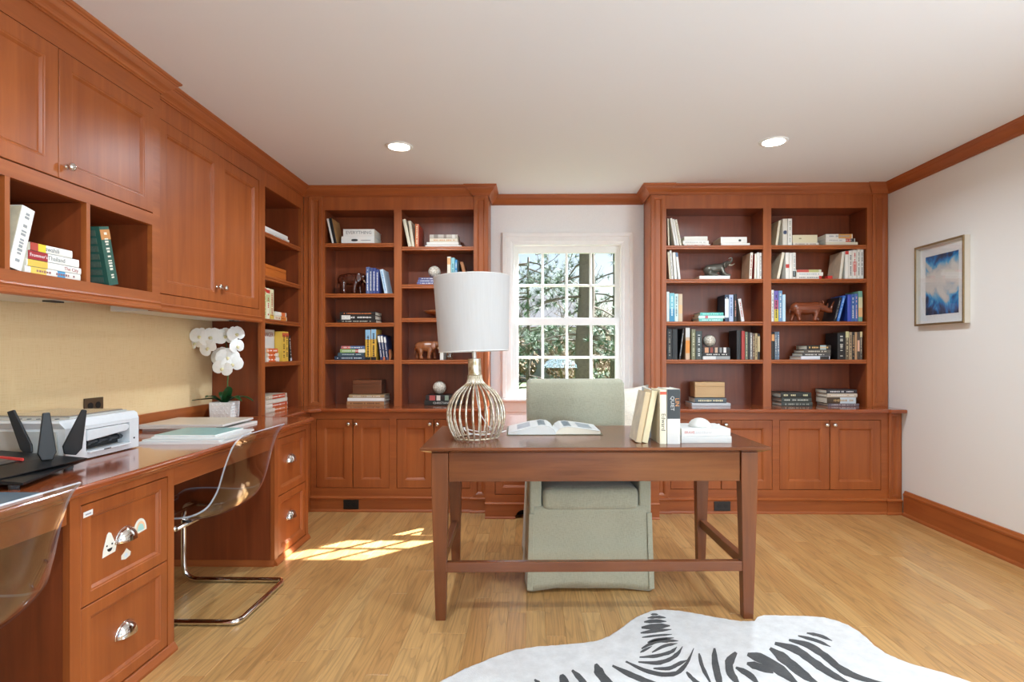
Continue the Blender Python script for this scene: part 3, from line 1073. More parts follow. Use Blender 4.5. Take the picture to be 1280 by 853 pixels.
# measured shelf contents (metres) and hide stripes
BOOKS = [
('A',1,'u',-1.539,0.0146,0.195,-0.224,'thin white','#e6e2d9',{}),
('A',1,'u',-1.523,0.0206,0.198,-0.204,'black-spined picture','#1d1c1c',{'cov': '#b98a55'}),
('A',1,'s',[(-1.467,0.254,2.01,0.0551,'thick white','#e6e2d9',{'dot': [(0.3,0.5,0.3,0.62,'#2b2b2b'),(0.58,0.9,0.4,0.5,'#8a8a88')],'d': 0.205}),(-1.453,0.24,2.0657,0.0545,'thick white','#e6e2d9',{'t': 'EVERYTHING','tc': '#777777','d': 0.2})]),
('A',2,'u',-1.276,0.024,0.205,0,'blue-and-white','#5b6c95',{'m': '#e6e2d9'}),
('A',2,'u',-1.251,0.024,0.199,0,'slate blue','#44527f',{'m': '#e6e2d9'}),
('A',2,'u',-1.226,0.024,0.198,0,'blue','#3c4a86',{'m': '#e6e2d9'}),
('A',2,'u',-1.2,0.023,0.187,0,'dark blue','#3a4680',{'m': '#e6e2d9'}),
('A',2,'u',-1.134,0.0245,0.188,-0.193,'pale blue','#c9d8e4',{'m': '#4a8fc0'}),
('A',3,'s',[(-1.5,0.301,1.399,0.0242,'black','#1d1c1c',{'m': '#c9c1ae'}),(-1.48,0.275,1.4238,0.0333,'black-and-white','#2a2826',{'m': '#e9e4da','b': [(0.05,0.3,'#d9d4ca')]}),(-1.48,0.275,1.4578,0.0261,'black','#241d1a',{'m': '#c8703c'})]),
('A',4,'s',[(-1.521,0.237,1.113,0.0291,'navy','#2f3c4c',{'m': '#b9c3c8'}),(-1.496,0.204,1.1427,0.0255,'dark teal','#3e535b',{'m': '#b8c2c0'}),(-1.477,0.195,1.1687,0.0279,'green','#8fb26a',{'b': [(0.6,0.72,'#c0392b'),(0.72,0.98,'#e9e6dd')],'m': '#e9e6dd'}),(-1.471,0.184,1.1972,0.0236,'blue','#53688f',{'b': [(0.02,0.4,'#c76a62')],'m': '#e6e2d9'})]),
('A',4,'u',-1.281,0.041,0.232,0,'yellow-and-blue','#d8a640',{'b': [(0,0.1,'#1d1c1c'),(0.68,1,'#8fb6cf')],'m': '#1d1c1c'}),
('A',4,'u',-1.237,0.04,0.236,0,'yellow-and-blue','#d8a640',{'b': [(0,0.1,'#1d1c1c'),(0.68,1,'#8fb6cf')],'m': '#1d1c1c'}),
('A',4,'u',-1.166,0.0189,0.194,-0.117,'navy-and-white','#2d3358',{'m': '#e6e2d9','b': [(0.7,0.95,'#e6e2d9')]}),
('A',4,'u',-1.143,0.0179,0.194,-0.122,'navy-and-white','#2d3358',{'m': '#e6e2d9','b': [(0,0.12,'#c86b4a'),(0.7,0.95,'#e6e2d9')]}),
('A',4,'u',-1.12,0.0169,0.185,-0.118,'navy-and-white','#2d3358',{'m': '#e6e2d9','b': [(0.72,0.95,'#e6e2d9')]}),
('A',5,'s',[(-1.43,0.289,0.762,0.0316,'tan','#a8754c',{'m': '#5b3720'}),(-1.424,0.286,0.7942,0.0255,'white','#e6dfd6',{}),(-1.414,0.276,0.8204,0.0237,'beige','#a98a63',{'m': '#d9cfc0'})]),
('B',1,'u',-0.95,0.0235,0.215,-0.206,'tall cream','#d8cdb2',{}),
('B',1,'u',-0.923,0.0208,0.201,-0.143,'cream','#d8cdb2',{}),
('B',1,'u',-0.897,0.027,0.176,0,'orange','#d0703e',{'m': '#f0d9b0','cov': '#b8452a'}),
('B',1,'s',[(-0.819,0.277,1.982,0.0121,'thin white','#e6e2d9',{'d': 0.205}),(-0.808,0.244,1.9947,0.0242,'white','#e0d8cc',{}),(-0.786,0.216,2.0196,0.0267,'cream','#dccbb0',{'m': '#c98b52'}),(-0.786,0.216,2.0468,0.0291,'grey plaid','#b9aa98',{'b': [(0.15,0.3,'#8d7a68'),(0.5,0.6,'#8d7a68'),(0.8,0.9,'#d9cfc0')]})]),
('B',2,'s',[(-0.884,0.221,1.692,0.0194,'violet-blue','#5a5a86',{'m': '#e6e2d9'}),(-0.878,0.215,1.712,0.017,'violet-blue','#5a5a86',{'m': '#e6e2d9'}),(-0.872,0.203,1.7296,0.017,'violet-blue','#4e4c78',{'m': '#e6e2d9'})]),
('B',2,'u',-0.65,0.027,0.214,0,'beige','#e0d6c4',{'b': [(0.72,0.95,'#d8a26a')]}),
('B',2,'u',-0.621,0.028,0.206,0,'teal','#8fc3c9',{'m': '#3d6f7b'}),
('B',2,'u',-0.591,0.018,0.19,0,'bright blue','#3e8fc0',{'m': '#e6e2d9'}),
('B',2,'u',-0.572,0.014,0.183,0,'black','#1d1c1c',{}),
('B',2,'u',-0.509,0.0242,0.176,-0.249,'brown','#a26a40',{}),
('B',5,'s',[(-0.829,0.287,0.762,0.0377,'black','#20221f',{'t': 'CHRISTIANITY','tc': '#d9d6cc','d': 0.2}),(-0.819,0.247,0.8003,0.0401,'black','#26201e',{'b': [(0.12,0.3,'#b4524e'),(0.34,0.46,'#d8cfc4'),(0.6,0.72,'#8a9a86')]})]),
('C',1,'u',1.037,0.012,0.207,-0.034,'cream','#d8cdb2',{}),
('C',1,'u',1.087,0.0168,0.212,-0.168,'tall white','#e6e2d9',{}),
('C',1,'u',1.106,0.0148,0.205,-0.175,'white','#e6e2d9',{}),
('C',1,'u',1.125,0.0167,0.202,-0.186,'cream','#e2dbc6',{'m': '#9a927c'}),
('C',1,'s',[(1.157,0.2,1.984,0.0121,'thin white','#e6e2d9',{'m': '#c76a5a'}),(1.151,0.194,1.9967,0.0255,'white','#e6e2d9',{'m': '#b8b2a6'}),(1.16,0.176,2.0228,0.0321,'white','#e0dbce',{})]),
('C',1,'s',[(1.439,0.218,1.984,0.0194,'white','#e6e2d9',{}),(1.436,0.198,2.004,0.0461,'thick white','#e6e2d9',{'dot': [(0.68,0.78,0.25,0.6,'#33302c')],'d': 0.2})]),
('C',2,'u',1.046,0.014,0.209,-0.067,'cream','#d8cdb2',{}),
('C',2,'u',1.062,0.016,0.219,-0.068,'white','#e6e2d9',{'m': '#8a8a86'}),
('C',2,'u',1.085,0.0209,0.205,-0.073,'white','#e6e2d9',{}),
('C',2,'u',1.115,0.0179,0.204,-0.112,'white-and-blue','#e6e2d9',{'b': [(0.84,1,'#5d7a96')]}),
('C',2,'s',[(1.276,0.23,1.7285,0.0267,'white','#e6e2d9',{})]),
('C',2,'u',1.651,0.019,0.201,0.05,'white-and-red cover','#e0d9c8',{'cov': '#c9a988','m': '#a82a24'}),
('C',2,'u',1.689,0.016,0.191,0.021,'cream','#e6decb',{'cov': '#a02a22'}),
('C',2,'u',1.711,0.017,0.202,0,'white','#e6e2d9',{}),
('C',2,'u',1.73,0.015,0.199,0,'white','#e6e2d9',{'m': '#33302c'}),
('C',3,'u',1.026,0.02,0.228,0,'pale grey','#d8e0dc',{}),
('C',3,'u',1.048,0.037,0.218,0,'teal-blue','#7fc0cc',{'b': [(0,0.45,'#3f8fb4')],'m': '#dff0f0'}),
('C',3,'u',1.087,0.027,0.212,0,'pale mint','#cfe3e0',{'m': '#34505a'}),
('C',3,'u',1.116,0.03,0.211,0,'beige','#cdb79a',{'b': [(0.3,0.6,'#e0b887')]}),
('C',3,'s',[(1.272,0.182,1.4055,0.0242,'teal','#6fbab0',{'m': '#d9f0ea'}),(1.269,0.197,1.4303,0.0206,'mint','#cfe6dc',{'b': [(0.25,0.36,'#d06a72')]}),(1.281,0.177,1.4515,0.0236,'teal','#58b3a8',{'m': '#9fe0d4'})]),
('C',3,'u',1.467,0.029,0.205,0,'navy','#2f3f55',{'m': '#e6e2d9','cov': '#22303f','b': [(0.15,0.85,'#dfe6ea')]}),
('C',3,'u',1.499,0.032,0.204,0,'pale blue','#a9b8d2',{'m': '#4a5f8c'}),
('C',3,'u',1.536,0.022,0.209,0,'black','#1d1c1c',{'m': '#d98f7a'}),
('C',3,'u',1.592,0.0237,0.174,-0.153,'white-and-red','#d8d4d2',{'m': '#b0443a'}),
('C',4,'u',1.03,0.036,0.233,0,'black','#1d1c1c',{'m': '#8a8678'}),
('C',4,'u',1.069,0.039,0.231,0,'black','#181717',{}),
('C',4,'u',1.119,0.0129,0.233,0.124,'black-and-silver','#2b2a29',{'m': '#d8d8d4'}),
('C',4,'u',1.169,0.033,0.242,0,'orange-and-silver','#c9a98a',{'b': [(0.2,0.6,'#d98a34'),(0.7,1,'#c8c8c4')]}),
('C',4,'u',1.214,0.031,0.23,0,'olive','#7c7a5c',{'m': '#c8c4a0'}),
('C',4,'u',1.248,0.046,0.216,0,'charcoal','#39423f',{'m': '#c8ccc8'}),
('C',4,'s',[(1.3,0.207,1.117,0.0255,'grey','#9a9c9a',{'b': [(0.02,0.48,'#d8d8d4')]}),(1.3,0.207,1.1431,0.0242,'black','#1d1c1c',{'m': '#e6e2d9'}),(1.299,0.208,1.1679,0.0412,'black','#231c1a',{'b': [(0.08,0.22,'#c8906a'),(0.28,0.38,'#8d3f2e'),(0.45,0.55,'#c8a48a'),(0.62,0.7,'#8a8a88'),(0.76,0.86,'#d8d4d0')]})]),
('C',4,'u',1.557,0.032,0.223,0,'black','#1a1817',{'cov': '#181616'}),
('C',4,'u',1.593,0.025,0.217,0,'red','#a8332c',{}),
('C',4,'u',1.621,0.019,0.211,0,'grey-green','#6f7662',{'m': '#c8c4a0'}),
('C',4,'u',1.641,0.014,0.207,0,'black','#1d1c1c',{}),
('C',4,'u',1.657,0.018,0.204,0,'grey','#8a8682',{'m': '#e6e2d9'}),
('C',4,'u',1.677,0.016,0.199,0,'brown','#6a5140',{'m': '#d9c8a0'}),
('C',4,'u',1.695,0.018,0.199,0,'tan','#b09a70',{'m': '#1d1c1c'}),
('C',4,'u',1.715,0.017,0.196,0,'black-and-beige','#2a241e',{'b': [(0.3,0.9,'#c8b488')]}),
('C',5,'s',[(1.221,0.293,0.762,0.0207,'pale grey','#c9ccce',{'d': 0.2}),(1.243,0.24,0.7833,0.0389,'slate','#565f62',{'m': '#e8dcb0','d': 0.18})]),
('D',1,'u',1.849,0.0168,0.19,0.135,'cream','#e4d9be',{'cov': '#c9ae84'}),
('D',1,'u',1.904,0.034,0.202,0,'white','#ddd7c8',{'dot': [(0.42,0.56,0.12,0.88,'#3c4a66')]}),
('D',1,'u',1.942,0.032,0.203,0,'white','#e6e2d9',{'m': '#a8b0a0'}),
('D',1,'s',[(1.982,0.195,1.984,0.0206,'white','#dcd6c8',{'m': '#9a7a5a'}),(1.979,0.187,2.0052,0.0588,'thick cream','#e0d6b4',{'dot': [(0.25,0.36,0.45,0.62,'#a89c78')],'d': 0.2})]),
('D',1,'s',[(2.229,0.24,1.984,0.0242,'cream','#e0d7c0',{'d': 0.2}),(2.229,0.219,2.0088,0.0267,'white','#e6e2d9',{'m': '#b8b4b0','b': [(0.68,0.85,'#c9573f'),(0.85,0.98,'#444')]}),(2.229,0.2,2.0361,0.0333,'white-and-orange','#e6e2d9',{'m': '#9aa0a6','b': [(0.48,0.97,'#d39a52')]})]),
('D',2,'u',1.859,0.0196,0.204,0.204,'cream','#e6dcc4',{'cov': '#c9b596'}),
('D',2,'u',1.926,0.027,0.201,0,'white-and-red','#e6e2d9',{'b': [(0.42,0.56,'#c8453c')]}),
('D',2,'u',1.955,0.023,0.199,0,'white','#e6e2d9',{}),
('D',2,'u',1.98,0.022,0.201,0,'white','#e6e2d9',{'b': [(0.08,0.3,'#3c3a38')],'m': '#9aa'}),
('D',2,'s',[(2.007,0.189,1.7285,0.0242,'white','#e6e2d9',{'m': '#8a8a8a','b': [(0.9,1,'#c9302c')]}),(2.009,0.199,1.7533,0.0261,'white','#e6e2d9',{'m': '#a8b0b6'}),(2.007,0.189,1.78,0.02,'multicoloured','#d8d4bc',{'b': [(0.02,0.5,'#c9574a'),(0.5,0.9,'#b9b87a')]})]),
('D',2,'u',2.327,0.0199,0.206,0.12,'cream','#dcd5c5',{'cov': '#cdb79c'}),
('D',2,'u',2.372,0.026,0.211,0.009,'white-and-red','#e6e2d9',{'b': [(0.88,1,'#c03a32')]}),
('D',2,'u',2.401,0.026,0.215,0,'white','#e6e2d9',{'m': '#444'}),
('D',2,'u',2.429,0.031,0.22,0,'white-and-red','#e6e2d9',{'m': '#c8453c','b': [(0.25,0.6,'#d8a8a0')]}),
('D',2,'u',2.464,0.023,0.224,0,'white','#e4e4dc',{'m': '#3c3a38'}),
('D',2,'u',2.488,0.023,0.224,0,'pale grey','#dcdcd6',{'m': '#3c3a38'}),
('D',3,'u',1.819,0.018,0.24,0,'white','#e6e2d9',{'m': '#555'}),
('D',3,'u',1.839,0.032,0.234,0,'purple','#6a5fa8',{'b': [(0.0,0.4,'#d8c048'),(0.4,0.7,'#b0577a')],'m': '#1d1c1c'}),
('D',3,'u',1.873,0.027,0.234,0,'steel blue','#6f94b8',{'m': '#e6e2d9'}),
('D',3,'u',1.902,0.023,0.205,0,'pale blue','#bcd8e4',{}),
('D',3,'u',2.287,0.0165,0.187,0.248,'black ring-bound','#17171a',{'cov': '#15161c','m': '#8a8d96'}),
('D',3,'u',2.31,0.0194,0.197,0.25,'blue','#3f72bc',{'cov': '#2a57a8','m': '#9fc4ea'}),
('D',3,'u',2.392,0.026,0.204,0,'deep blue','#3d4fb0',{'cov': '#27418c'}),
('D',3,'u',2.42,0.023,0.207,0,'blue-and-white','#3a5f9c',{'m': '#e6e2d9'}),
('D',3,'u',2.445,0.024,0.21,0,'blue-and-pink','#4a6aa8',{'m': '#e0b0a8'}),
('D',3,'u',2.472,0.031,0.23,0,'green-and-orange','#6fa08c',{'b': [(0.15,0.45,'#d8a878'),(0.45,0.8,'#cfc8a0')]}),
('D',4,'u',1.819,0.023,0.201,0,'black-and-orange','#1f1c1a',{'b': [(0.7,0.95,'#d8955a')]}),
('D',4,'u',1.844,0.016,0.211,0,'slate grey','#5f7080',{'m': '#e6e2d9'}),
('D',4,'u',1.862,0.017,0.212,0,'slate blue','#6a7f92',{'m': '#e6e2d9'}),
('D',4,'s',[(2.043,0.216,1.117,0.0255,'white-and-black','#d8dae0',{'b': [(0.66,0.97,'#2a2826')],'d': 0.2}),(2.054,0.211,1.1431,0.023,'dark grey','#4c4a48',{'m': '#e8e4dc'}),(2.066,0.2,1.1667,0.0242,'grey-brown','#5d574e',{'m': '#d8d0c0'}),(2.088,0.179,1.1915,0.0339,'black','#2a251f',{'m': '#d8b070','b': [(0.55,0.8,'#9fb4b8')]})]),
('D',4,'u',2.316,0.058,0.202,0,'thick black','#1d1c1c',{'m': '#c8c4b8','cov': '#161414'}),
('D',4,'u',2.376,0.025,0.213,0,'brown-and-cream','#6a5a44',{'m': '#d8c8a0','b': [(0.78,1,'#c8c08a')]}),
('D',4,'u',2.403,0.021,0.208,0,'beige','#a89070',{'m': '#1d1c1c'}),
('D',4,'u',2.426,0.019,0.209,0,'black','#2a241f',{'m': '#c8a070'}),
('D',4,'u',2.446,0.017,0.208,0,'tan','#b89068',{}),
('D',4,'u',2.464,0.018,0.209,0,'brown','#4f4238',{'b': [(0.3,0.7,'#d8a890')]}),
('D',4,'u',2.484,0.018,0.211,0,'grey-brown','#5a524a',{'m': '#c8b8a0','b': [(0.8,1,'#cfc090')]}),
('D',5,'s',[(1.9,0.234,0.762,0.0292,'charcoal','#474a44',{'m': '#a8a89a'}),(1.9,0.227,0.7918,0.0328,'dark green-grey','#3f453f',{'m': '#c8c8b8'}),(1.895,0.23,0.8252,0.0395,'thick black','#2c2d28',{'m': '#ddd6a8'})]),
('D',5,'s',[(2.252,0.233,0.762,0.0195,'mauve-grey','#6f646a',{'m': '#d8d0d0'}),(2.243,0.223,0.7821,0.0474,'thick brown-and-white','#4d3d2c',{'b': [(0.44,0.97,'#c9d6dc')],'m': '#b89a6a'}),(2.243,0.228,0.8301,0.028,'beige-and-white','#cbbba6',{'m': '#e8e4dc'}),(2.24,0.229,0.8587,0.028,'charcoal','#3a373a',{'m': '#e8e4e0'})]),
]
STRIPES = [
([(0.525,2.484),(0.532,2.478),(0.54,2.479),(0.548,2.479),(0.558,2.486)],[(0.526,2.49),(0.536,2.497),(0.544,2.497),(0.552,2.496),(0.559,2.489)]),
([(0.504,2.45),(0.514,2.449),(0.524,2.446),(0.535,2.45),(0.545,2.451),(0.554,2.448),(0.564,2.45),(0.574,2.452),(0.585,2.456)],[(0.505,2.458),(0.516,2.464),(0.528,2.473),(0.539,2.473),(0.55,2.475),(0.561,2.477),(0.57,2.472),(0.578,2.467),(0.586,2.46)]),
([(0.481,2.412),(0.492,2.41),(0.503,2.406),(0.514,2.408),(0.526,2.41),(0.538,2.41),(0.551,2.411),(0.565,2.417),(0.579,2.421)],[(0.483,2.423),(0.495,2.43),(0.508,2.439),(0.52,2.442),(0.532,2.442),(0.545,2.443),(0.558,2.44),(0.569,2.432),(0.58,2.426)]),
([(0.46,2.359),(0.473,2.356),(0.486,2.353),(0.5,2.351),(0.515,2.356),(0.53,2.357),(0.547,2.36),(0.566,2.372),(0.585,2.382)],[(0.462,2.375),(0.478,2.384),(0.493,2.392),(0.508,2.4),(0.523,2.401),(0.54,2.404),(0.556,2.405),(0.571,2.397),(0.586,2.39)]),
([(0.448,2.318),(0.462,2.317),(0.477,2.318),(0.492,2.321),(0.509,2.325),(0.526,2.331),(0.545,2.336),(0.564,2.344),(0.583,2.352)],[(0.449,2.327),(0.465,2.336),(0.481,2.344),(0.497,2.351),(0.513,2.355),(0.531,2.356),(0.549,2.358),(0.566,2.357),(0.584,2.356)]),
([(0.447,2.283),(0.463,2.284),(0.478,2.286),(0.494,2.29),(0.51,2.294),(0.526,2.297),(0.542,2.299),(0.558,2.305),(0.575,2.311)],[(0.448,2.289),(0.464,2.296),(0.481,2.303),(0.497,2.308),(0.513,2.311),(0.529,2.314),(0.545,2.316),(0.561,2.315),(0.576,2.314)]),
([(0.461,2.243),(0.473,2.247),(0.485,2.251),(0.498,2.257),(0.511,2.263),(0.526,2.268),(0.542,2.27),(0.559,2.276),(0.576,2.282)],[(0.462,2.25),(0.474,2.261),(0.487,2.271),(0.5,2.278),(0.514,2.283),(0.529,2.286),(0.546,2.289),(0.561,2.288),(0.577,2.286)]),
([(0.429,2.195),(0.444,2.205),(0.46,2.218),(0.476,2.226),(0.489,2.237),(0.502,2.243),(0.515,2.247),(0.527,2.246),(0.539,2.246),(0.551,2.251),(0.563,2.252),(0.575,2.256),(0.587,2.259)],[(0.428,2.203),(0.443,2.22),(0.459,2.236),(0.475,2.254),(0.491,2.264),(0.506,2.27),(0.52,2.272),(0.533,2.277),(0.546,2.279),(0.557,2.274),(0.568,2.272),(0.578,2.267),(0.588,2.262)]),
([(0.418,2.169),(0.432,2.175),(0.446,2.187),(0.46,2.201),(0.474,2.217)],[(0.418,2.174),(0.431,2.191),(0.445,2.203),(0.459,2.212),(0.473,2.219)]),
([(0.464,2.169),(0.479,2.179),(0.494,2.19),(0.509,2.201),(0.523,2.21),(0.537,2.218),(0.55,2.222),(0.565,2.232),(0.579,2.24)],[(0.463,2.175),(0.478,2.191),(0.493,2.207),(0.508,2.221),(0.524,2.232),(0.539,2.238),(0.553,2.243),(0.566,2.242),(0.58,2.242)]),
([(0.408,2.133),(0.425,2.133),(0.441,2.133),(0.458,2.132),(0.475,2.135),(0.492,2.143),(0.508,2.151),(0.524,2.156),(0.538,2.167),(0.55,2.176),(0.558,2.189),(0.564,2.201),(0.571,2.213)],[(0.41,2.142),(0.427,2.145),(0.444,2.15),(0.462,2.156),(0.478,2.16),(0.494,2.165),(0.51,2.172),(0.526,2.182),(0.538,2.188),(0.547,2.197),(0.554,2.202),(0.562,2.208),(0.57,2.216)]),
([(0.397,2.1),(0.413,2.095),(0.43,2.091),(0.446,2.087),(0.462,2.085),(0.477,2.087),(0.491,2.095),(0.504,2.102),(0.517,2.109),(0.53,2.121),(0.542,2.132),(0.553,2.141),(0.564,2.157),(0.573,2.172),(0.58,2.188),(0.587,2.202),(0.594,2.217)],[(0.399,2.109),(0.417,2.109),(0.434,2.109),(0.451,2.11),(0.467,2.112),(0.48,2.117),(0.493,2.121),(0.506,2.127),(0.517,2.135),(0.528,2.142),(0.539,2.153),(0.549,2.166),(0.559,2.174),(0.567,2.184),(0.576,2.195),(0.584,2.207),(0.593,2.22)]),
([(0.444,2.058),(0.458,2.054),(0.472,2.051),(0.486,2.05),(0.501,2.051),(0.514,2.058),(0.527,2.067),(0.538,2.077),(0.549,2.084),(0.558,2.092),(0.568,2.102),(0.577,2.111),(0.586,2.119)],[(0.446,2.066),(0.461,2.069),(0.476,2.071),(0.491,2.072),(0.504,2.076),(0.515,2.081),(0.526,2.09),(0.537,2.098),(0.548,2.107),(0.559,2.114),(0.568,2.116),(0.577,2.119),(0.586,2.123)]),
([(0.349,2.102),(0.364,2.086),(0.377,2.068),(0.391,2.052),(0.405,2.039),(0.419,2.028),(0.434,2.021),(0.448,2.015),(0.463,2.01),(0.478,2.01),(0.492,2.011),(0.507,2.013),(0.523,2.023),(0.539,2.035),(0.554,2.052),(0.568,2.073),(0.582,2.096),(0.596,2.121),(0.609,2.149),(0.622,2.177),(0.635,2.205)],[(0.354,2.112),(0.369,2.098),(0.385,2.085),(0.4,2.072),(0.414,2.061),(0.429,2.054),(0.443,2.047),(0.457,2.041),(0.471,2.038),(0.484,2.037),(0.498,2.038),(0.511,2.042),(0.523,2.045),(0.535,2.058),(0.548,2.074),(0.562,2.089),(0.576,2.107),(0.589,2.13),(0.604,2.154),(0.618,2.18),(0.633,2.207)]),
([(0.295,2.072),(0.308,2.055),(0.32,2.038),(0.332,2.021),(0.345,2.006),(0.36,1.995),(0.375,1.981),(0.392,1.972),(0.407,1.96),(0.424,1.948),(0.442,1.94),(0.461,1.933),(0.479,1.925)],[(0.3,2.084),(0.315,2.072),(0.33,2.061),(0.345,2.051),(0.359,2.04),(0.373,2.026),(0.389,2.015),(0.404,2.0),(0.42,1.989),(0.436,1.977),(0.451,1.961),(0.466,1.945),(0.481,1.929)]),
([(0.232,2.085),(0.229,2.068),(0.228,2.052),(0.224,2.033),(0.228,2.015),(0.235,1.999),(0.241,1.98),(0.246,1.958),(0.255,1.94),(0.266,1.922),(0.281,1.912),(0.296,1.9),(0.309,1.887)],[(0.242,2.092),(0.248,2.08),(0.252,2.068),(0.259,2.06),(0.261,2.047),(0.263,2.029),(0.269,2.012),(0.276,1.997),(0.282,1.98),(0.291,1.961),(0.297,1.937),(0.305,1.914),(0.313,1.892)]),
([(0.143,2.04),(0.147,2.027),(0.151,2.013),(0.155,1.999),(0.161,1.987),(0.166,1.974),(0.17,1.959),(0.177,1.947),(0.184,1.934),(0.189,1.918),(0.199,1.907),(0.208,1.896),(0.217,1.886)],[(0.149,2.051),(0.156,2.041),(0.164,2.033),(0.172,2.024),(0.178,2.011),(0.184,1.997),(0.19,1.984),(0.194,1.968),(0.199,1.954),(0.207,1.942),(0.211,1.924),(0.216,1.907),(0.22,1.89)]),
([(0.1,2.014),(0.097,1.998),(0.097,1.983),(0.097,1.967),(0.1,1.95),(0.105,1.932),(0.112,1.914),(0.123,1.9),(0.133,1.885)],[(0.112,2.021),(0.119,2.011),(0.124,1.999),(0.128,1.987),(0.13,1.974),(0.134,1.956),(0.137,1.935),(0.136,1.911),(0.136,1.888)]),
([(0.007,1.982),(0.011,1.97),(0.014,1.957),(0.02,1.948),(0.026,1.936),(0.035,1.924),(0.044,1.908),(0.055,1.896),(0.066,1.884)],[(0.011,1.989),(0.018,1.982),(0.026,1.977),(0.031,1.966),(0.038,1.956),(0.045,1.94),(0.055,1.925),(0.061,1.906),(0.068,1.887)]),
([(0.557,2.038),(0.557,2.023),(0.558,2.008),(0.562,1.997),(0.565,1.983),(0.572,1.973),(0.579,1.963),(0.587,1.956),(0.597,1.949)],[(0.563,2.045),(0.569,2.035),(0.573,2.025),(0.575,2.012),(0.58,2.003),(0.584,1.991),(0.59,1.98),(0.595,1.967),(0.599,1.952)]),
([(0.64,2.167),(0.633,2.142),(0.627,2.117),(0.623,2.094),(0.621,2.068),(0.618,2.04),(0.62,2.014),(0.622,1.989),(0.625,1.965)],[(0.646,2.169),(0.645,2.146),(0.642,2.124),(0.638,2.101),(0.635,2.077),(0.635,2.052),(0.633,2.024),(0.631,1.995),(0.628,1.967)]),
([(0.711,2.207),(0.7,2.182),(0.688,2.157),(0.68,2.131),(0.67,2.1),(0.662,2.066),(0.655,2.03),(0.649,1.996),(0.647,1.97),(0.644,1.951),(0.646,1.939),(0.649,1.931),(0.651,1.922)],[(0.719,2.208),(0.714,2.182),(0.709,2.158),(0.703,2.134),(0.697,2.108),(0.691,2.076),(0.683,2.041),(0.677,2.007),(0.669,1.98),(0.668,1.963),(0.664,1.95),(0.658,1.937),(0.655,1.924)]),
([(0.787,2.184),(0.772,2.172),(0.757,2.158),(0.741,2.142),(0.725,2.118),(0.717,2.091),(0.71,2.069),(0.704,2.047),(0.701,2.025),(0.703,2.006),(0.707,1.989),(0.714,1.977),(0.722,1.965)],[(0.791,2.171),(0.779,2.149),(0.767,2.129),(0.758,2.111),(0.752,2.1),(0.745,2.091),(0.741,2.076),(0.737,2.061),(0.735,2.048),(0.733,2.032),(0.734,2.014),(0.73,1.992),(0.727,1.97)]),
([(0.746,2.068),(0.751,2.051),(0.756,2.035),(0.763,2.024),(0.768,2.012),(0.773,2.0),(0.778,1.987),(0.785,1.978),(0.792,1.967)],[(0.754,2.08),(0.765,2.074),(0.777,2.068),(0.786,2.056),(0.793,2.044),(0.798,2.028),(0.799,2.01),(0.797,1.99),(0.796,1.971)]),
([(0.821,2.154),(0.828,2.138),(0.835,2.122),(0.844,2.11),(0.855,2.103),(0.863,2.088),(0.87,2.068),(0.876,2.048),(0.883,2.027),(0.894,2.012),(0.904,1.994),(0.916,1.98),(0.927,1.965)],[(0.833,2.176),(0.85,2.178),(0.867,2.179),(0.882,2.175),(0.892,2.16),(0.903,2.142),(0.913,2.123),(0.922,2.104),(0.931,2.084),(0.933,2.056),(0.935,2.029),(0.934,2.0),(0.934,1.972)]),
([(0.797,2.094),(0.802,2.081),(0.807,2.066),(0.818,2.062),(0.826,2.054),(0.835,2.048),(0.845,2.042),(0.858,2.039),(0.871,2.037)],[(0.805,2.11),(0.819,2.112),(0.834,2.115),(0.843,2.107),(0.854,2.101),(0.862,2.09),(0.869,2.077),(0.873,2.061),(0.875,2.044)]),
([(0.925,2.202),(0.926,2.177),(0.927,2.153),(0.925,2.127),(0.931,2.107),(0.939,2.089),(0.942,2.062),(0.948,2.038),(0.956,2.019),(0.964,2.0),(0.977,1.988),(0.987,1.974),(0.999,1.963)],[(0.939,2.219),(0.95,2.206),(0.96,2.193),(0.972,2.183),(0.978,2.162),(0.98,2.134),(0.988,2.113),(0.992,2.087),(0.995,2.062),(1.0,2.041),(1.0,2.015),(1.004,1.993),(1.005,1.97)]),
([(0.961,2.238),(0.975,2.223),(0.988,2.208),(1.0,2.193),(1.009,2.176),(1.02,2.161),(1.024,2.136),(1.032,2.117),(1.037,2.094),(1.041,2.069),(1.05,2.053),(1.057,2.034),(1.066,2.017),(1.075,2.001),(1.091,1.992),(1.104,1.98),(1.116,1.968)],[(0.974,2.26),(0.993,2.255),(1.012,2.248),(1.031,2.242),(1.047,2.229),(1.055,2.203),(1.063,2.182),(1.066,2.155),(1.072,2.133),(1.081,2.115),(1.083,2.091),(1.09,2.071),(1.095,2.051),(1.103,2.034),(1.108,2.012),(1.114,1.993),(1.122,1.975)]),
([(1.031,2.268),(1.043,2.254),(1.056,2.243),(1.068,2.23),(1.077,2.215),(1.084,2.197),(1.09,2.176),(1.099,2.159),(1.101,2.134),(1.105,2.114),(1.107,2.091),(1.112,2.071),(1.114,2.048),(1.122,2.03),(1.136,2.019),(1.148,2.006),(1.163,1.996),(1.182,1.988),(1.203,1.985),(1.224,1.98),(1.244,1.975)],[(1.04,2.284),(1.058,2.281),(1.075,2.275),(1.093,2.269),(1.108,2.259),(1.119,2.241),(1.127,2.22),(1.13,2.193),(1.138,2.174),(1.14,2.149),(1.142,2.126),(1.142,2.102),(1.149,2.086),(1.157,2.072),(1.164,2.053),(1.174,2.039),(1.186,2.025),(1.2,2.014),(1.215,2.001),(1.232,1.99),(1.248,1.98)]),
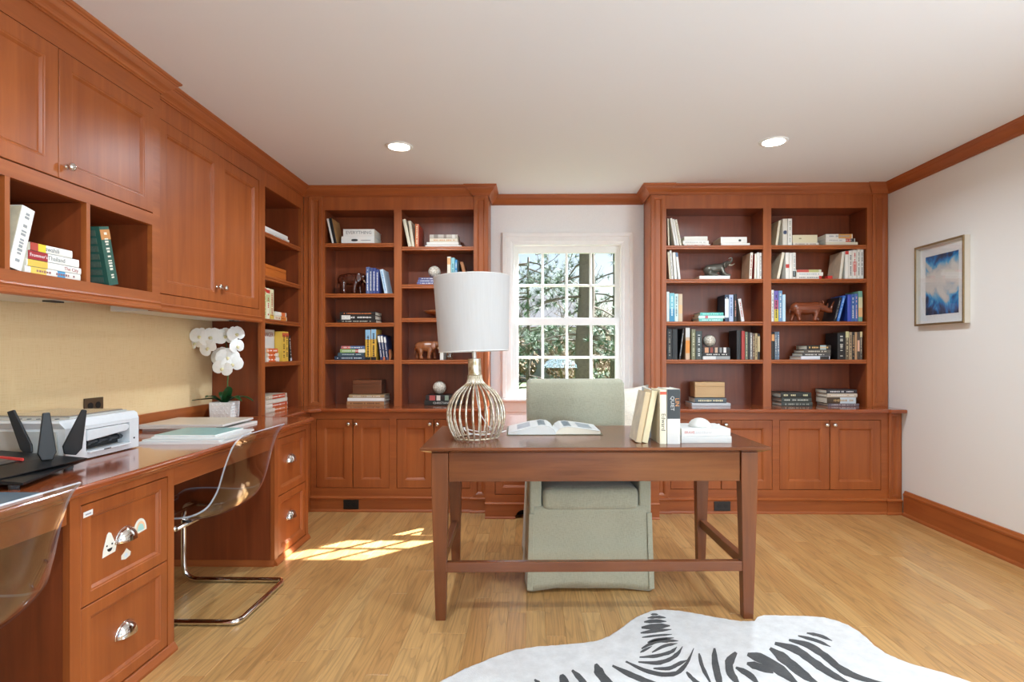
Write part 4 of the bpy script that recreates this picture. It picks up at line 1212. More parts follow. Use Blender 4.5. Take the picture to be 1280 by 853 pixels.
([(1.086,2.306),(1.098,2.292),(1.11,2.279),(1.124,2.27),(1.136,2.26),(1.146,2.25),(1.154,2.239),(1.165,2.232),(1.175,2.224)],[(1.091,2.315),(1.109,2.31),(1.125,2.304),(1.14,2.294),(1.152,2.284),(1.162,2.272),(1.169,2.259),(1.173,2.243),(1.178,2.227)]),
([(1.132,2.329),(1.142,2.321),(1.15,2.311),(1.162,2.308),(1.17,2.3),(1.178,2.291),(1.186,2.283),(1.196,2.277),(1.206,2.27)],[(1.138,2.338),(1.151,2.337),(1.165,2.337),(1.175,2.33),(1.186,2.324),(1.195,2.315),(1.201,2.303),(1.204,2.288),(1.208,2.274)]),
]

# ================================================================== DESK
DZ = 0.03
desk = thing('writing_desk', 'walnut-brown writing desk with tapered legs standing mid-room', 'desk', (0.266, 2.785, 0), DZ)
ORG[desk.name] = Vector()
DW, DD, DT = 0.760, 0.365, 0.760


def desk_leg(sx, sy):
    b = BM()
    ox, oy = sx * 0.715, sy * 0.335
    def sq(x0, x1, y0, y1, z):
        return [(x0, y0, z), (x1, y0, z), (x1, y1, z), (x0, y1, z)]
    xi, yi = ox - sx * 0.073, oy - sy * 0.060
    bx, bxi = ox - sx * 0.018, ox - sx * 0.062
    by, byi = oy - sy * 0.004, oy - sy * 0.044
    lo = lambda a, c: (min(a, c), max(a, c))
    rings(b, [sq(*lo(bx, bxi), *lo(by, byi), 0.0), sq(*lo(ox, xi), *lo(oy, yi), 0.60), sq(*lo(ox, xi), *lo(oy, yi), 0.733)])
    return b


for sx in (-1, 1):
    for sy in (-1, 1):
        obj('leg', desk_leg(sx, sy), DKZ, desk, bev=0.003)
b = BM()
o_ = lambda i, z: [(-DW + i, -DD + i, z), (DW - i, -DD + i, z), (DW - i, DD - i, z), (-DW + i, DD - i, z)]
rings(b, [o_(0.034, 0.7335), o_(0.002, 0.747), o_(0, 0.749), o_(0, 0.757), o_(0.003, DT)])
obj('desktop', b, DKX, desk)
for sy in (-1, 1):
    obj('apron', bxo(-0.640, 0.640, *sorted((sy * 0.325, sy * 0.303)), 0.605, 0.7325), DKX, desk, bev=0.002)
for sx in (-1, 1):
    obj('apron', bxo(*sorted((sx * 0.704, sx * 0.682)), -0.274, 0.274, 0.605, 0.7325), DKY, desk, bev=0.002)
obj('stretcher', bxo(-0.653, 0.653, -0.327, -0.295, 0.208, 0.252), DKX, desk, bev=0.003)
for sx in (-1, 1):
    obj('stretcher', bxo(*sorted((sx * 0.697, sx * 0.664)), -0.288, 0.288, 0.208, 0.252), DKY, desk, bev=0.003)


def desk_xy(lx, ly):
    c, s = math.cos(DZ), math.sin(DZ)
    return (0.266 + lx * c - ly * s, 2.785 + lx * s + ly * c)


# ================================================================== UPHOLSTERED CHAIR
def fabric(name, hexcol, sc=420):
    m, nt, p = mat_new(name)
    tc = nt.nodes.new('ShaderNodeTexCoord')
    facs = []
    for s in ((sc, sc * .12, sc * .12), (sc * .12, sc * .12, sc)):
        mp = nt.nodes.new('ShaderNodeMapping')
        mp.inputs['Scale'].default_value = s
        nt.links.new(tc.outputs['Object'], mp.inputs['Vector'])
        n = nt.nodes.new('ShaderNodeTexNoise')
        n.inputs['Scale'].default_value = 1.0
        n.inputs['Detail'].default_value = 2
        nt.links.new(mp.outputs['Vector'], n.inputs['Vector'])
        facs.append(n)
    big = nt.nodes.new('ShaderNodeTexNoise')
    big.inputs['Scale'].default_value = 5
    big.inputs['Detail'].default_value = 5
    nt.links.new(tc.outputs['Object'], big.inputs['Vector'])
    a = nt.nodes.new('ShaderNodeMath')
    nt.links.new(facs[0].outputs['Fac'], a.inputs[0])
    nt.links.new(facs[1].outputs['Fac'], a.inputs[1])
    a2 = nt.nodes.new('ShaderNodeMath')
    a2.operation = 'MULTIPLY_ADD'
    a2.inputs[1].default_value = 0.6
    nt.links.new(big.outputs['Fac'], a2.inputs[0])
    nt.links.new(a.outputs[0], a2.inputs[2])
    cr = nt.nodes.new('ShaderNodeValToRGB')
    c = lin(hexcol)
    cr.color_ramp.elements[0].position = 0.6
    cr.color_ramp.elements[0].color = (c[0] * .86, c[1] * .86, c[2] * .86, 1)
    cr.color_ramp.elements[1].position = 1.15
    cr.color_ramp.elements[1].color = (min(1, c[0] * 1.15), min(1, c[1] * 1.15), min(1, c[2] * 1.15), 1)
    sc2 = nt.nodes.new('ShaderNodeMath')
    sc2.operation = 'MULTIPLY'
    sc2.inputs[1].default_value = 0.7
    nt.links.new(a2.outputs[0], sc2.inputs[0])
    nt.links.new(sc2.outputs[0], cr.inputs['Fac'])
    nt.links.new(cr.outputs['Color'], p.inputs['Base Color'])
    p.inputs['Roughness'].default_value = 0.9
    p.inputs['Sheen Weight'].default_value = 0.25
    bmp = nt.nodes.new('ShaderNodeBump')
    bmp.inputs['Strength'].default_value = 0.6
    bmp.inputs['Distance'].default_value = 0.002
    nt.links.new(a2.outputs[0], bmp.inputs['Height'])
    nt.links.new(bmp.outputs['Normal'], p.inputs['Normal'])
    return m


LINEN = fabric('sage_linen', '#a5a28c')


def rbox_loop(x0, x1, y0, y1, r, z, n=5, wave=None):
    pts = []
    for cx, cy, a0 in ((x1 - r, y1 - r, 0), (x0 + r, y1 - r, 90), (x0 + r, y0 + r, 180), (x1 - r, y0 + r, 270)):
        for i in range(n + 1):
            a = R(a0 + 90 * i / n)
            pts.append((cx + r * math.cos(a), cy + r * math.sin(a), z))
    return pts


def subdiv_loop(pts, k):
    out = []
    for a, c in zip(pts, pts[1:] + pts[:1]):
        for i in range(k):
            t_ = i / k
            out.append(tuple(a[j] + (c[j] - a[j]) * t_ for j in range(3)))
    return out


CHA = 0.045
ch = thing('upholstered_chair', 'sage green slipcovered chair pushed under the desk', 'chair', (0.272, 3.055, 0), CHA)
ORG[ch.name] = Vector()
# skirted base: soft folds growing toward the hem
b = BM()
loops = []
for z, g in ((0.012, 1.0), (0.05, 0.9), (0.13, 0.65), (0.22, 0.4), (0.32, 0.2), (0.395, 0.08), (0.42, 0.0)):
    base = subdiv_loop(rbox_loop(-0.300, 0.300, -0.315, 0.300, 0.03, z, 3), 5)
    lp_ = []
    for (x, y, zz) in base:
        d = Vector((x, y))
        w = (0.25 + 0.75 * g) * (0.0035 * math.sin(x * 33 + z * 14) * math.cos(z * 19 + x * 5)) + g * (0.008 * math.sin(x * 21 + 1.3) + 0.006 * math.sin(y * 27) + 0.004 * math.sin(x * 47 + y * 31))
        fl = 1 + 0.035 * g
        nx, ny = d.normalized()
        lp_.append((x * fl + nx * w, y * fl + ny * w, zz + (0.012 * g * math.sin(x * 9 + 2.0) if z < 0.1 else 0) + (0.006 if z < 0.02 else 0)))
    loops.append(lp_)
rings(b, loops)
obj('skirt', b, LINEN, ch, world=False, smooth=True)
# kick-pleat flaps at the front corners
for s in (-1, 1):
    b = BM()
    rings(b, [[(s * (0.301 + 0.010 * g), -0.3175 - 0.012 * g, z), (s * (0.276 + 0.008 * g), -0.3215 - 0.013 * g, z), (s * (0.276 + 0.008 * g), -0.310 - 0.010 * g, z), (s * (0.296 + 0.008 * g), -0.305 - 0.008 * g, z)]
              for z, g in ((0.018, 1.05), (0.10, 0.80), (0.20, 0.5), (0.30, 0.25), (0.385, 0.0))])
    obj('pleat', b, LINEN, ch, world=False, smooth=False, bev=0.002)
# low side wings sloping up into the back
for s in (-1, 1):
    b = BM()
    prof = [(-0.3135, 0.31), (-0.3135, 0.545), (-0.300, 0.558), (-0.05, 0.570), (0.08, 0.585), (0.18, 0.66), (0.28, 0.74), (0.295, 0.31)]
    rings(b, [[(x, y, z) for y, z in prof] for x in sorted((s * 0.2985, s * 0.240))])
    obj('side_wing', b, LINEN, ch, world=False, bev=0.016, seg=3)
# seat cushion
b = BM()
loops = []
for z, i in ((0.405, 0.014), (0.412, 0.003), (0.43, 0.0), (0.478, 0.0), (0.498, 0.004), (0.508, 0.018), (0.514, 0.06), (0.517, 0.14)):
    loops.append(subdiv_loop(rbox_loop(-0.236 + i, 0.236 - i, -0.332 + i, 0.19 - i, 0.03, z, 3), 2))
rings(b, loops)
obj('seat_cushion', b, LINEN, ch, world=False, smooth=True)
# back slab, gently reclined and rounded
b = BM()
loops = []
for k in range(15):
    t_ = k / 14
    z = 0.40 + 0.612 * t_
    rec = 0.215 + 0.055 * t_ * t_
    e_ = 0.0
    if k >= 12:
        e_ = [0.004, 0.012, 0.030][k - 12]
        z = [0.985, 1.003, 1.012][k - 12]
    hw = 0.298 - 0.006 * math.sin(math.pi * t_) - (0.012 if t_ < .5 else 0.012 * (1 - t_) * 2) * 0.3
    loops.append(subdiv_loop(rbox_loop(-hw + e_, hw - e_, rec + e_, rec + 0.115 - e_, 0.028 if e_ < .02 else 0.012, z, 3), 2))
rings(b, loops)
obj('backrest', b, LINEN, ch, world=False, smooth=True)
# ================================================================== CUSHIONS ON THE BENCH
def pillow(label, loc, rot, w, h, th, mat, seed):
    rr = random.Random(seed)
    N = 14
    b = BM()
    def P(i, j, s):
        u, v = i / N * 2 - 1, j / N * 2 - 1
        e = (1 - abs(u) ** 2.6) * (1 - abs(v) ** 2.6)
        pinch = 1 - 0.10 * (1 - abs(u) ** 2) * abs(v) - 0.0
        pinch2 = 1 - 0.10 * (1 - abs(v) ** 2) * abs(u)
        wr = 0.010 * math.sin(5 * u + 3 * v + seed) * math.sin(4 * v - u) * e
        return (u * w / 2 * pinch2, s * (th / 2 * max(e, 0) ** 0.55 + wr), (v * h / 2 * pinch) + h / 2)
    G = {}
    for s in (1, -1):
        for i in range(N + 1):
            for j in range(N + 1):
                edge = i in (0, N) or j in (0, N)
                if edge and s == -1:
                    G[(i, j, s)] = G[(i, j, 1)]
                else:
                    p = P(i, j, s)
                    G[(i, j, s)] = b.verts.new((p[0], 0.0 if edge else p[1], p[2]))
    for s in (1, -1):
        for i in range(N):
            for j in range(N):
                q = (G[(i, j, s)], G[(i + 1, j, s)], G[(i + 1, j + 1, s)], G[(i, j + 1, s)])
                b.faces.new(q if s == 1 else q[::-1])
    o = obj('pillow', b, mat, None, world=False, smooth=True)
    o.location = loc
    o.rotation_euler = rot
    reg(o, label, 'cushion', 'pale pillows on the window bench')


SATIN = fabric('ivory_pillow_cloth', '#f1eee6', 300)
SATIN2 = fabric('cream_pillow_cloth', '#ece6d6', 300)
pillow('cream crumpled pillow at the bookcase end of the window bench', (0.672, 4.10, 0.510), (R(-14), R(-5), R(-12)), 0.42, 0.42, 0.15, SATIN2, 2)
pillow('ivory pillow propped on the bench close behind the green chair', (0.470, 4.30, 0.498), (R(-14), R(-4), R(4)), 0.42, 0.40, 0.15, SATIN, 1)

# ================================================================== TABLE LAMP
lx, ly, lz = -0.262, 2.655, 0.7648
lamp = thing('table_lamp', 'tall table lamp with wire cage base and white drum shade on the desk', 'lamp', (lx, ly, lz), rot=(R(-0.5), R(-1.9), 0))
ORG[lamp.name] = Vector()


def silver_leaf():
    m, nt, p = mat_new('antique_silver_leaf')
    tc = nt.nodes.new('ShaderNodeTexCoord')
    n = nt.nodes.new('ShaderNodeTexNoise')
    n.inputs['Scale'].default_value = 38
    n.inputs['Detail'].default_value = 5
    nt.links.new(tc.outputs['Object'], n.inputs['Vector'])
    cr = nt.nodes.new('ShaderNodeValToRGB')
    cr.color_ramp.elements[0].position = 0.36
    cr.color_ramp.elements[0].color = lin('#b09a74')
    cr.color_ramp.elements[1].position = 0.62
    cr.color_ramp.elements[1].color = lin('#e9e2d2')
    nt.links.new(n.outputs['Fac'], cr.inputs['Fac'])
    nt.links.new(cr.outputs['Color'], p.inputs['Base Color'])
    p.inputs['Metallic'].default_value = 0.7
    p.inputs['Roughness'].default_value = 0.36
    return m


LEAF = silver_leaf()
b = BM()
tube(b, [(0.104 * math.cos(2 * math.pi * i / 40), 0.104 * math.sin(2 * math.pi * i / 40), 0.0045) for i in range(41)], 0.0045, 8)
obj('base_ring', b, LEAF, lamp, world=False, smooth=True)
wp = smooth_path([(0.104, 0, 0.005), (0.118, 0, 0.030), (0.130, 0, 0.060), (0.136, 0, 0.100), (0.132, 0, 0.142), (0.118, 0, 0.182), (0.092, 0, 0.219), (0.060, 0, 0.244), (0.040, 0, 0.262), (0.033, 0, 0.280), (0.0305, 0, 0.300)], 3)
b = BM()
tube(b, wp, [0.0045] * 19 + [0.0038] * (len(wp) - 19), 6)
bmesh.ops.recalc_face_normals(b, faces=b.faces)
wire_me = bpy.data.meshes.new('wire')
b.to_mesh(wire_me)
b.free()
for p_ in wire_me.polygons:
    p_.use_smooth = True
wire_me.materials.append(LEAF)
for i in range(26):
    o = bpy.data.objects.new('wire', wire_me)
    o.rotation_euler = (0, 0, 2 * math.pi * (i + 0.5) / 26)
    o.parent = lamp
    COL.objects.link(o)
b = BM()
lathe(b, [(0.030, 0.252), (0.0405, 0.258), (0.0350, 0.275), (0.0318, 0.292), (0.0308, 0.315), (0.0305, 0.374), (0.0293, 0.377), (0.010, 0.377), (0.010, 0.252)], 28)
obj('neck', b, LEAF, lamp, world=False, smooth=False)
b = BM()
lathe(b, [(0.0, 0.3775), (0.0105, 0.3775), (0.0105, 0.455), (0.017, 0.457), (0.017, 0.50), (0.0, 0.50)], 18)
obj('rod', b, plain('#d9d6cf', 0.3, 0.8), lamp, world=False, smooth=False)
b = BM()
lathe(b, [(0.0, 0.501), (0.014, 0.503), (0.016, 0.53), (0.030, 0.565), (0.032, 0.585), (0.022, 0.61), (0.0, 0.618)], 18)
obj('bulb', b, plain('#f4f2ec', 0.25), lamp, world=False, smooth=True)


def shade_mat():
    m, nt, p = mat_new('white_shade_linen')
    tc = nt.nodes.new('ShaderNodeTexCoord')
    mp = nt.nodes.new('ShaderNodeMapping')
    mp.inputs['Scale'].default_value = (160, 160, 4)
    nt.links.new(tc.outputs['Object'], mp.inputs['Vector'])
    n = nt.nodes.new('ShaderNodeTexNoise')
    n.inputs['Scale'].default_value = 1
    nt.links.new(mp.outputs['Vector'], n.inputs['Vector'])
    cr = nt.nodes.new('ShaderNodeValToRGB')
    cr.color_ramp.elements[0].color = lin('#cccac8')
    cr.color_ramp.elements[1].color = lin('#dbdad9')
    nt.links.new(n.outputs['Fac'], cr.inputs['Fac'])
    nt.links.new(cr.outputs['Color'], p.inputs['Base Color'])
    p.inputs['Roughness'].default_value = 0.85
    p.inputs['Subsurface Weight'].default_value = 0.0
    tl = nt.nodes.new('ShaderNodeBsdfTranslucent')
    tl.inputs['Color'].default_value = lin('#f0ede8')
    mx = nt.nodes.new('ShaderNodeMixShader')
    mx.inputs[0].default_value = 0.3
    out = nt.nodes['Material Output']
    nt.links.new(p.outputs[0], mx.inputs[1])
    nt.links.new(tl.outputs[0], mx.inputs[2])
    nt.links.new(mx.outputs[0], out.inputs['Surface'])
    return m


SHADE = shade_mat()
b = BM()
n = 64
pr = [(0.1655, 0.412), (0.1810, 0.762), (0.1795, 0.762), (0.1640, 0.412)]
loops = [[(r * math.cos(2 * math.pi * i / n), r * math.sin(2 * math.pi * i / n), z) for i in range(n)] for r, z in pr + pr[:1]]
rings(b, loops, False, False)
bmesh.ops.remove_doubles(b, verts=b.verts, dist=1e-6)
shade = obj('shade', b, SHADE, lamp, world=False, smooth=True)
shade.modifiers.new('split', 'EDGE_SPLIT').split_angle = R(40)
for z, r in ((0.412, 0.1652), (0.762, 0.1806)):
    b = BM()
    tube(b, [(r * math.cos(2 * math.pi * i / 48), r * math.sin(2 * math.pi * i / 48), z) for i in range(49)], 0.0022, 6)
    obj('rim', b, plain('#e8e6e2', 0.6), shade, world=False, smooth=True)
b = BM()
for k in range(3):
    a = 2 * math.pi * k / 3
    tube(b, [(0.0, 0, 0.752), (0.178 * math.cos(a), 0.178 * math.sin(a), 0.752)], 0.0018, 6)
tube(b, [(0.024, 0, 0.503), (0.045, 0, 0.60), (0.030, 0, 0.72), (0, 0, 0.752)], 0.0018, 6)
tube(b, [(-0.024, 0, 0.503), (-0.045, 0, 0.60), (-0.030, 0, 0.72), (0, 0, 0.752)], 0.0018, 6)
obj('harp', b, CHROME, lamp, world=False, smooth=True)
b = BM()
box(b, -0.010, 0.010, -0.010, 0.010, 0.753, 0.783)
obj('finial', b, plain('#d9d2c0', 0.4), lamp, world=False, bev=0.003)
b = BM()
tube(b, smooth_path([(0, 0, 0.277), (0.005, 0, 0.2), (0.02, -0.01, 0.12), (0.055, -0.02, 0.06), (0.07, 0.02, 0.035), (0.03, 0.06, 0.02), (-0.03, 0.05, 0.03), (-0.06, 0.0, 0.05), (-0.03, -0.05, 0.03), (0.03, -0.055, 0.02), (0.07, -0.02, 0.02), (0.06, 0.04, 0.012), (0.09, 0.09, 0.006), (0.13, 0.19, 0.005)], 5), 0.0028, 6)
obj('power_cord', b, plain('#efeeea', 0.4), lamp, world=False, smooth=True)

# ================================================================== CLEAR CANTILEVER CHAIRS
EDGE = plain('#dfe6ea', 0.15, name='acrylic_edge')


def edge_mat():
    m, nt, p = mat_new('polished_acrylic_edge')
    p.inputs['Base Color'].default_value = lin('#dfe6ee')
    p.inputs['Roughness'].default_value = 0.12
    tr = nt.nodes.new('ShaderNodeBsdfTransparent')
    mx = nt.nodes.new('ShaderNodeMixShader')
    mx.inputs[0].default_value = 0.45
    nt.links.new(p.outputs[0], mx.inputs[1])
    nt.links.new(tr.outputs[0], mx.inputs[2])
    nt.links.new(mx.outputs[0], nt.nodes['Material Output'].inputs['Surface'])
    return m


EDGE = edge_mat()


def clear_chair(label, loc, rz):
    t = thing('clear_chair', label, 'chair', loc, rz, group='clear cantilever chairs')
    ORG[t.name] = Vector()
    # local frame: facing -X, back at +X
    prof = smooth_path([(-0.270, 0, 0.425), (-0.235, 0, 0.447), (-0.12, 0, 0.440), (0.02, 0, 0.425), (0.12, 0, 0.432), (0.195, 0, 0.475), (0.235, 0, 0.56), (0.255, 0, 0.67), (0.272, 0, 0.76), (0.292, 0, 0.812)], 4)
    M, N = len(prof), 14
    def pt(i, j, off=0.0):
        s = i / (M - 1)
        c = prof[i]
        tn = (prof[min(i + 1, M - 1)] - prof[max(i - 1, 0)]).normalized()
        nr = Vector((-tn.z, 0, tn.x))
        if nr.z < 0 and s < 0.4:
            nr = -nr
        v = j / N * 2 - 1
        wid = 0.235 + 0.028 * math.sin(math.pi * min(s * 1.5, 1)) - 0.030 * max(0, s - 0.45) / 0.55
        cup = 0.052 * math.sin(math.pi * min(1, s * 1.02)) ** 0.8 * abs(v) ** 2.4
        p = c + Vector((0, v * wid, 0)) + nr * (cup + off)
        return p
    b = BM()
    th = 0.007
    A = [[b.verts.new(pt(i, j, 0)) for j in range(N + 1)] for i in range(M)]
    B = [[b.verts.new(pt(i, j, -th)) for j in range(N + 1)] for i in range(M)]
    for i in range(M - 1):
        for j in range(N):
            b.faces.new((A[i][j], A[i + 1][j], A[i + 1][j + 1], A[i][j + 1]))
            b.faces.new((B[i][j], B[i][j + 1], B[i + 1][j + 1], B[i + 1][j]))
    per = [(i, 0) for i in range(M)] + [(M - 1, j) for j in range(1, N + 1)] + [(i, N) for i in range(M - 2, -1, -1)] + [(0, j) for j in range(N - 1, 0, -1)]
    for a, c in zip(per, per[1:] + per[:1]):
        b.faces.new((A[a[0]][a[1]], A[c[0]][c[1]], B[c[0]][c[1]], B[a[0]][a[1]])).material_index = 1
    sh_ = obj('seat_shell', b, [ACRYLIC, EDGE], t, world=False, smooth=True)
    sh_.modifiers.new('split', 'EDGE_SPLIT').split_angle = R(50)
    # tubular frame
    b = BM()
    r = 0.0125
    half = 0.225
    pts = [(0.0, -half + 0.03, 0.404), (-0.19, -half + 0.015, 0.404), (-0.225, -half, 0.385), (-0.232, -half, 0.33), (-0.232, -half, 0.10), (-0.226, -half, 0.04), (-0.18, -half, r + 0.001), (0.22, -half, r + 0.001), (0.268, -half, r + 0.001), (0.285, -half + 0.025, r + 0.001)]
    path = pts + [(x, -y, z) for x, y, z in reversed(pts)]
    pp = []
    P = [Vector(p) for p in path]
    for k, p in enumerate(P):          # round each bend
        if k in (0, len(P) - 1):
            pp.append(p)
            continue
        d1, d2 = (P[k - 1] - p), (P[k + 1] - p)
        q = min(0.03, d1.length * 0.45, d2.length * 0.45)
        a_, c_ = p + d1.normalized() * q, p + d2.normalized() * q
        for u in (0, 0.33, 0.67, 1):
            pp.append(a_ * (1 - u) ** 2 + p * 2 * u * (1 - u) + c_ * u * u)
    tube(b, pp, r, 10)
    obj('tube_frame', b, CHROME, t, world=False, smooth=True)
    b = BM()
    tube(b, [(0.0, -half + 0.03, 0.404), (0.0, half - 0.03, 0.404)], 0.011, 10)
    tube(b, [(-0.15, -half + 0.017, 0.404), (-0.15, half - 0.017, 0.404)], 0.009, 10)
    obj('seat_support', b, CHROME, t, world=False, smooth=True)
    for x, y in ((-0.15, 0.0), (0.0, -0.12), (0.0, 0.12)):
        b = BM()
        lathe(b, [(0.0, 0.408), (0.018, 0.410), (0.018, 0.4235), (0.0, 0.4235)], 14, (x, y, 0))
        obj('screw_cap', b, plain('#2b2b2e', 0.3), t, world=False)
    return t


clear_chair('clear acrylic cantilever chair tucked into the far knee space of the long desk', (-1.545, 2.602, 0), 0.0)
clear_chair('clear acrylic cantilever chair nearest the camera, cut off by the picture edge', (-1.545, 1.325, 0), 0.0)

# ================================================================== ZEBRA HIDE
RUG = [(-0.46, 1.80), (-0.338, 1.965), (-0.25, 2.057), (-0.165, 2.127), (-0.078, 2.188), (0.02, 2.218), (0.112, 2.233), (0.19, 2.247), (0.258, 2.267), (0.315, 2.305), (0.371, 2.367), (0.425, 2.438), (0.479, 2.492), (0.54, 2.536), (0.598, 2.548),
       (0.66, 2.537), (0.716, 2.519), (0.79, 2.484), (0.858, 2.458), (0.905, 2.443), (0.965, 2.446), (0.992, 2.482), (1.029, 2.501), (1.11, 2.499), (1.185, 2.496), (1.24, 2.491), (1.283, 2.483), (1.322, 2.456), (1.351, 2.415), (1.366, 2.36), (1.366, 2.305), (1.362, 2.245), (1.370, 2.195), (1.392, 2.152), (1.42, 2.117), (1.497, 2.061), (1.562, 1.998),
       (1.66, 1.86), (1.72, 1.70), (1.64, 1.55), (1.52, 1.42), (1.50, 1.22), (1.56, 1.02), (1.40, 0.90), (1.10, 0.95), (0.85, 0.82), (0.58, 0.70), (0.40, 0.80), (0.18, 0.95), (-0.10, 0.92), (-0.30, 1.00), (-0.26, 1.22), (-0.28, 1.45), (-0.42, 1.60), (-0.52, 1.70)]


def hide_mat(name, a, c, rough=0.9):
    m, nt, p = mat_new(name)
    tc = nt.nodes.new('ShaderNodeTexCoord')
    n = nt.nodes.new('ShaderNodeTexNoise')
    n.inputs['Scale'].default_value = 16
    n.inputs['Detail'].default_value = 8
    n.inputs['Roughness'].default_value = 0.7
    nt.links.new(tc.outputs['Object'], n.inputs['Vector'])
    cr = nt.nodes.new('ShaderNodeValToRGB')
    cr.color_ramp.elements[0].position = 0.35
    cr.color_ramp.elements[0].color = lin(a)
    cr.color_ramp.elements[1].position = 0.65
    cr.color_ramp.elements[1].color = lin(c)
    nt.links.new(n.outputs['Fac'], cr.inputs['Fac'])
    nt.links.new(cr.outputs['Color'], p.inputs['Base Color'])
    p.inputs['Roughness'].default_value = rough
    p.inputs['Sheen Weight'].default_value = 0.3
    n2 = nt.nodes.new('ShaderNodeTexNoise')
    n2.inputs['Scale'].default_value = 260
    nt.links.new(tc.outputs['Object'], n2.inputs['Vector'])
    bp = nt.nodes.new('ShaderNodeBump')
    bp.inputs['Strength'].default_value = 0.4
    bp.inputs['Distance'].default_value = 0.003
    nt.links.new(n2.outputs['Fac'], bp.inputs['Height'])
    nt.links.new(bp.outputs['Normal'], p.inputs['Normal'])
    return m


HIDE_W = hide_mat('white_hide', '#cbc9c6', '#dddcda')
HIDE_B = hide_mat('black_hide_stripe', '#1f1f1f', '#3d3c3b')
rr = random.Random(2)
fine = []
for a, c in zip(RUG, RUG[1:] + RUG[:1]):
    k = max(2, int(math.hypot(c[0] - a[0], c[1] - a[1]) / 0.012))
    for i in range(k):
        t_ = i / k
        fine.append((a[0] + (c[0] - a[0]) * t_ + rr.uniform(-.002, .002), a[1] + (c[1] - a[1]) * t_ + rr.uniform(-.002, .002)))
cx_ = sum(p[0] for p in fine) / len(fine)
cy_ = sum(p[1] for p in fine) / len(fine)
b = BM()
def rl(i, z):
    out = []
    for x, y in fine:
        d = Vector((cx_ - x, cy_ - y)).normalized() * i
        out.append((x + d.x, y + d.y, z))
    return out
rings(b, [rl(0.002, 0.0006), rl(0, 0.002), rl(0.004, 0.007), rl(0.012, 0.0105)])
rug = solo('zebra_rug', b, HIDE_W, 'black and white zebra hide rug lying on the oak floor', 'rug', (0.6, 1.7, 0.0006))


def stripe(L, Rr):
    b = BM()
    n = len(L)
    T0 = [(b.verts.new((*L[i], 0.0100)), b.verts.new((*Rr[i], 0.0100)), b.verts.new((*L[i], 0.0112)), b.verts.new((*Rr[i], 0.0112))) for i in range(n)]
    for a, c in zip(T0, T0[1:]):
        b.faces.new((a[2], a[3], c[3], c[2]))
        b.faces.new((a[0], a[2], c[2], c[0]))
        b.faces.new((a[1], c[1], c[3], a[3]))
    return b


for L, Rr in STRIPES:
    obj('stripe', stripe(L, Rr), HIDE_B, rug)
rr = random.Random(9)
for k in range(26):      # the part of the hide below the picture's edge
    s = 1 if k % 2 else -1
    y = 1.86 - 0.034 * k
    x = 0.55 + 0.05 * s
    L, Rr = [], []
    for i in range(9):
        t_ = i / 8
        px, py = x + s * t_ * (0.42 + 0.1 * math.sin(k)), y - 0.12 * t_ * t_ + 0.05 * math.sin(t_ * 5 + k)
        hw = 0.013 * min(1, .3 + 3 * t_, .15 + 3 * (1 - t_))
        L.append((px, py + hw))
        Rr.append((px, py - hw))
    obj('stripe', stripe(L, Rr), HIDE_B, rug)

# ================================================================== BOOKS
def letter_marks(bm, h, t, rnd, front, v0=0.12, v1=0.88, f=idf):
    """small print on a spine that the photograph shows but does not let one read"""
    z = h * v0
    hw = t * 0.19
    while z < h * v1:
        L = rnd.uniform(0.5, 1.0) * min(t, 0.03) * 0.36
        if rnd.random() < 0.22:
            z += L * 1.2
            continue
        w = hw * rnd.uniform(0.7, 1.0)
        box(bm, t / 2 - w, t / 2 + w, front - 0.0003, front, z, min(z + L, h * 0.97), f)
        z += L + min(t, 0.03) * 0.13


def cover_bm(t, d, h, hard=True):
    b = BM()
    c = 0.0026 if hard else 0.0010
    # spine with a rounded face, two boards
    sp = [(0.0, c * 1.3), (0.0, 0.0014), (t * 0.2, 0.0003), (t * 0.5, 0.0), (t * 0.8, 0.0003), (t, 0.0014), (t, c * 1.3)]
    rings(b, [[(x, y, z) for x, y in sp] for z in (0, h)])
    box(b, 0.0, c, c * 1.3, d, 0, h)
    box(b, t - c, t, c * 1.3, d, 0, h)
    return b


def pages_bm(t, d, h, hard=True):
    b = BM()
    c = 0.0026 if hard else 0.0010
    i = 0.003 if hard else 0.0002
    box(b, c + 0.0001, t - c - 0.0001, c * 1.3, d - i, i, h - i)
    return b


ROUGH = {}


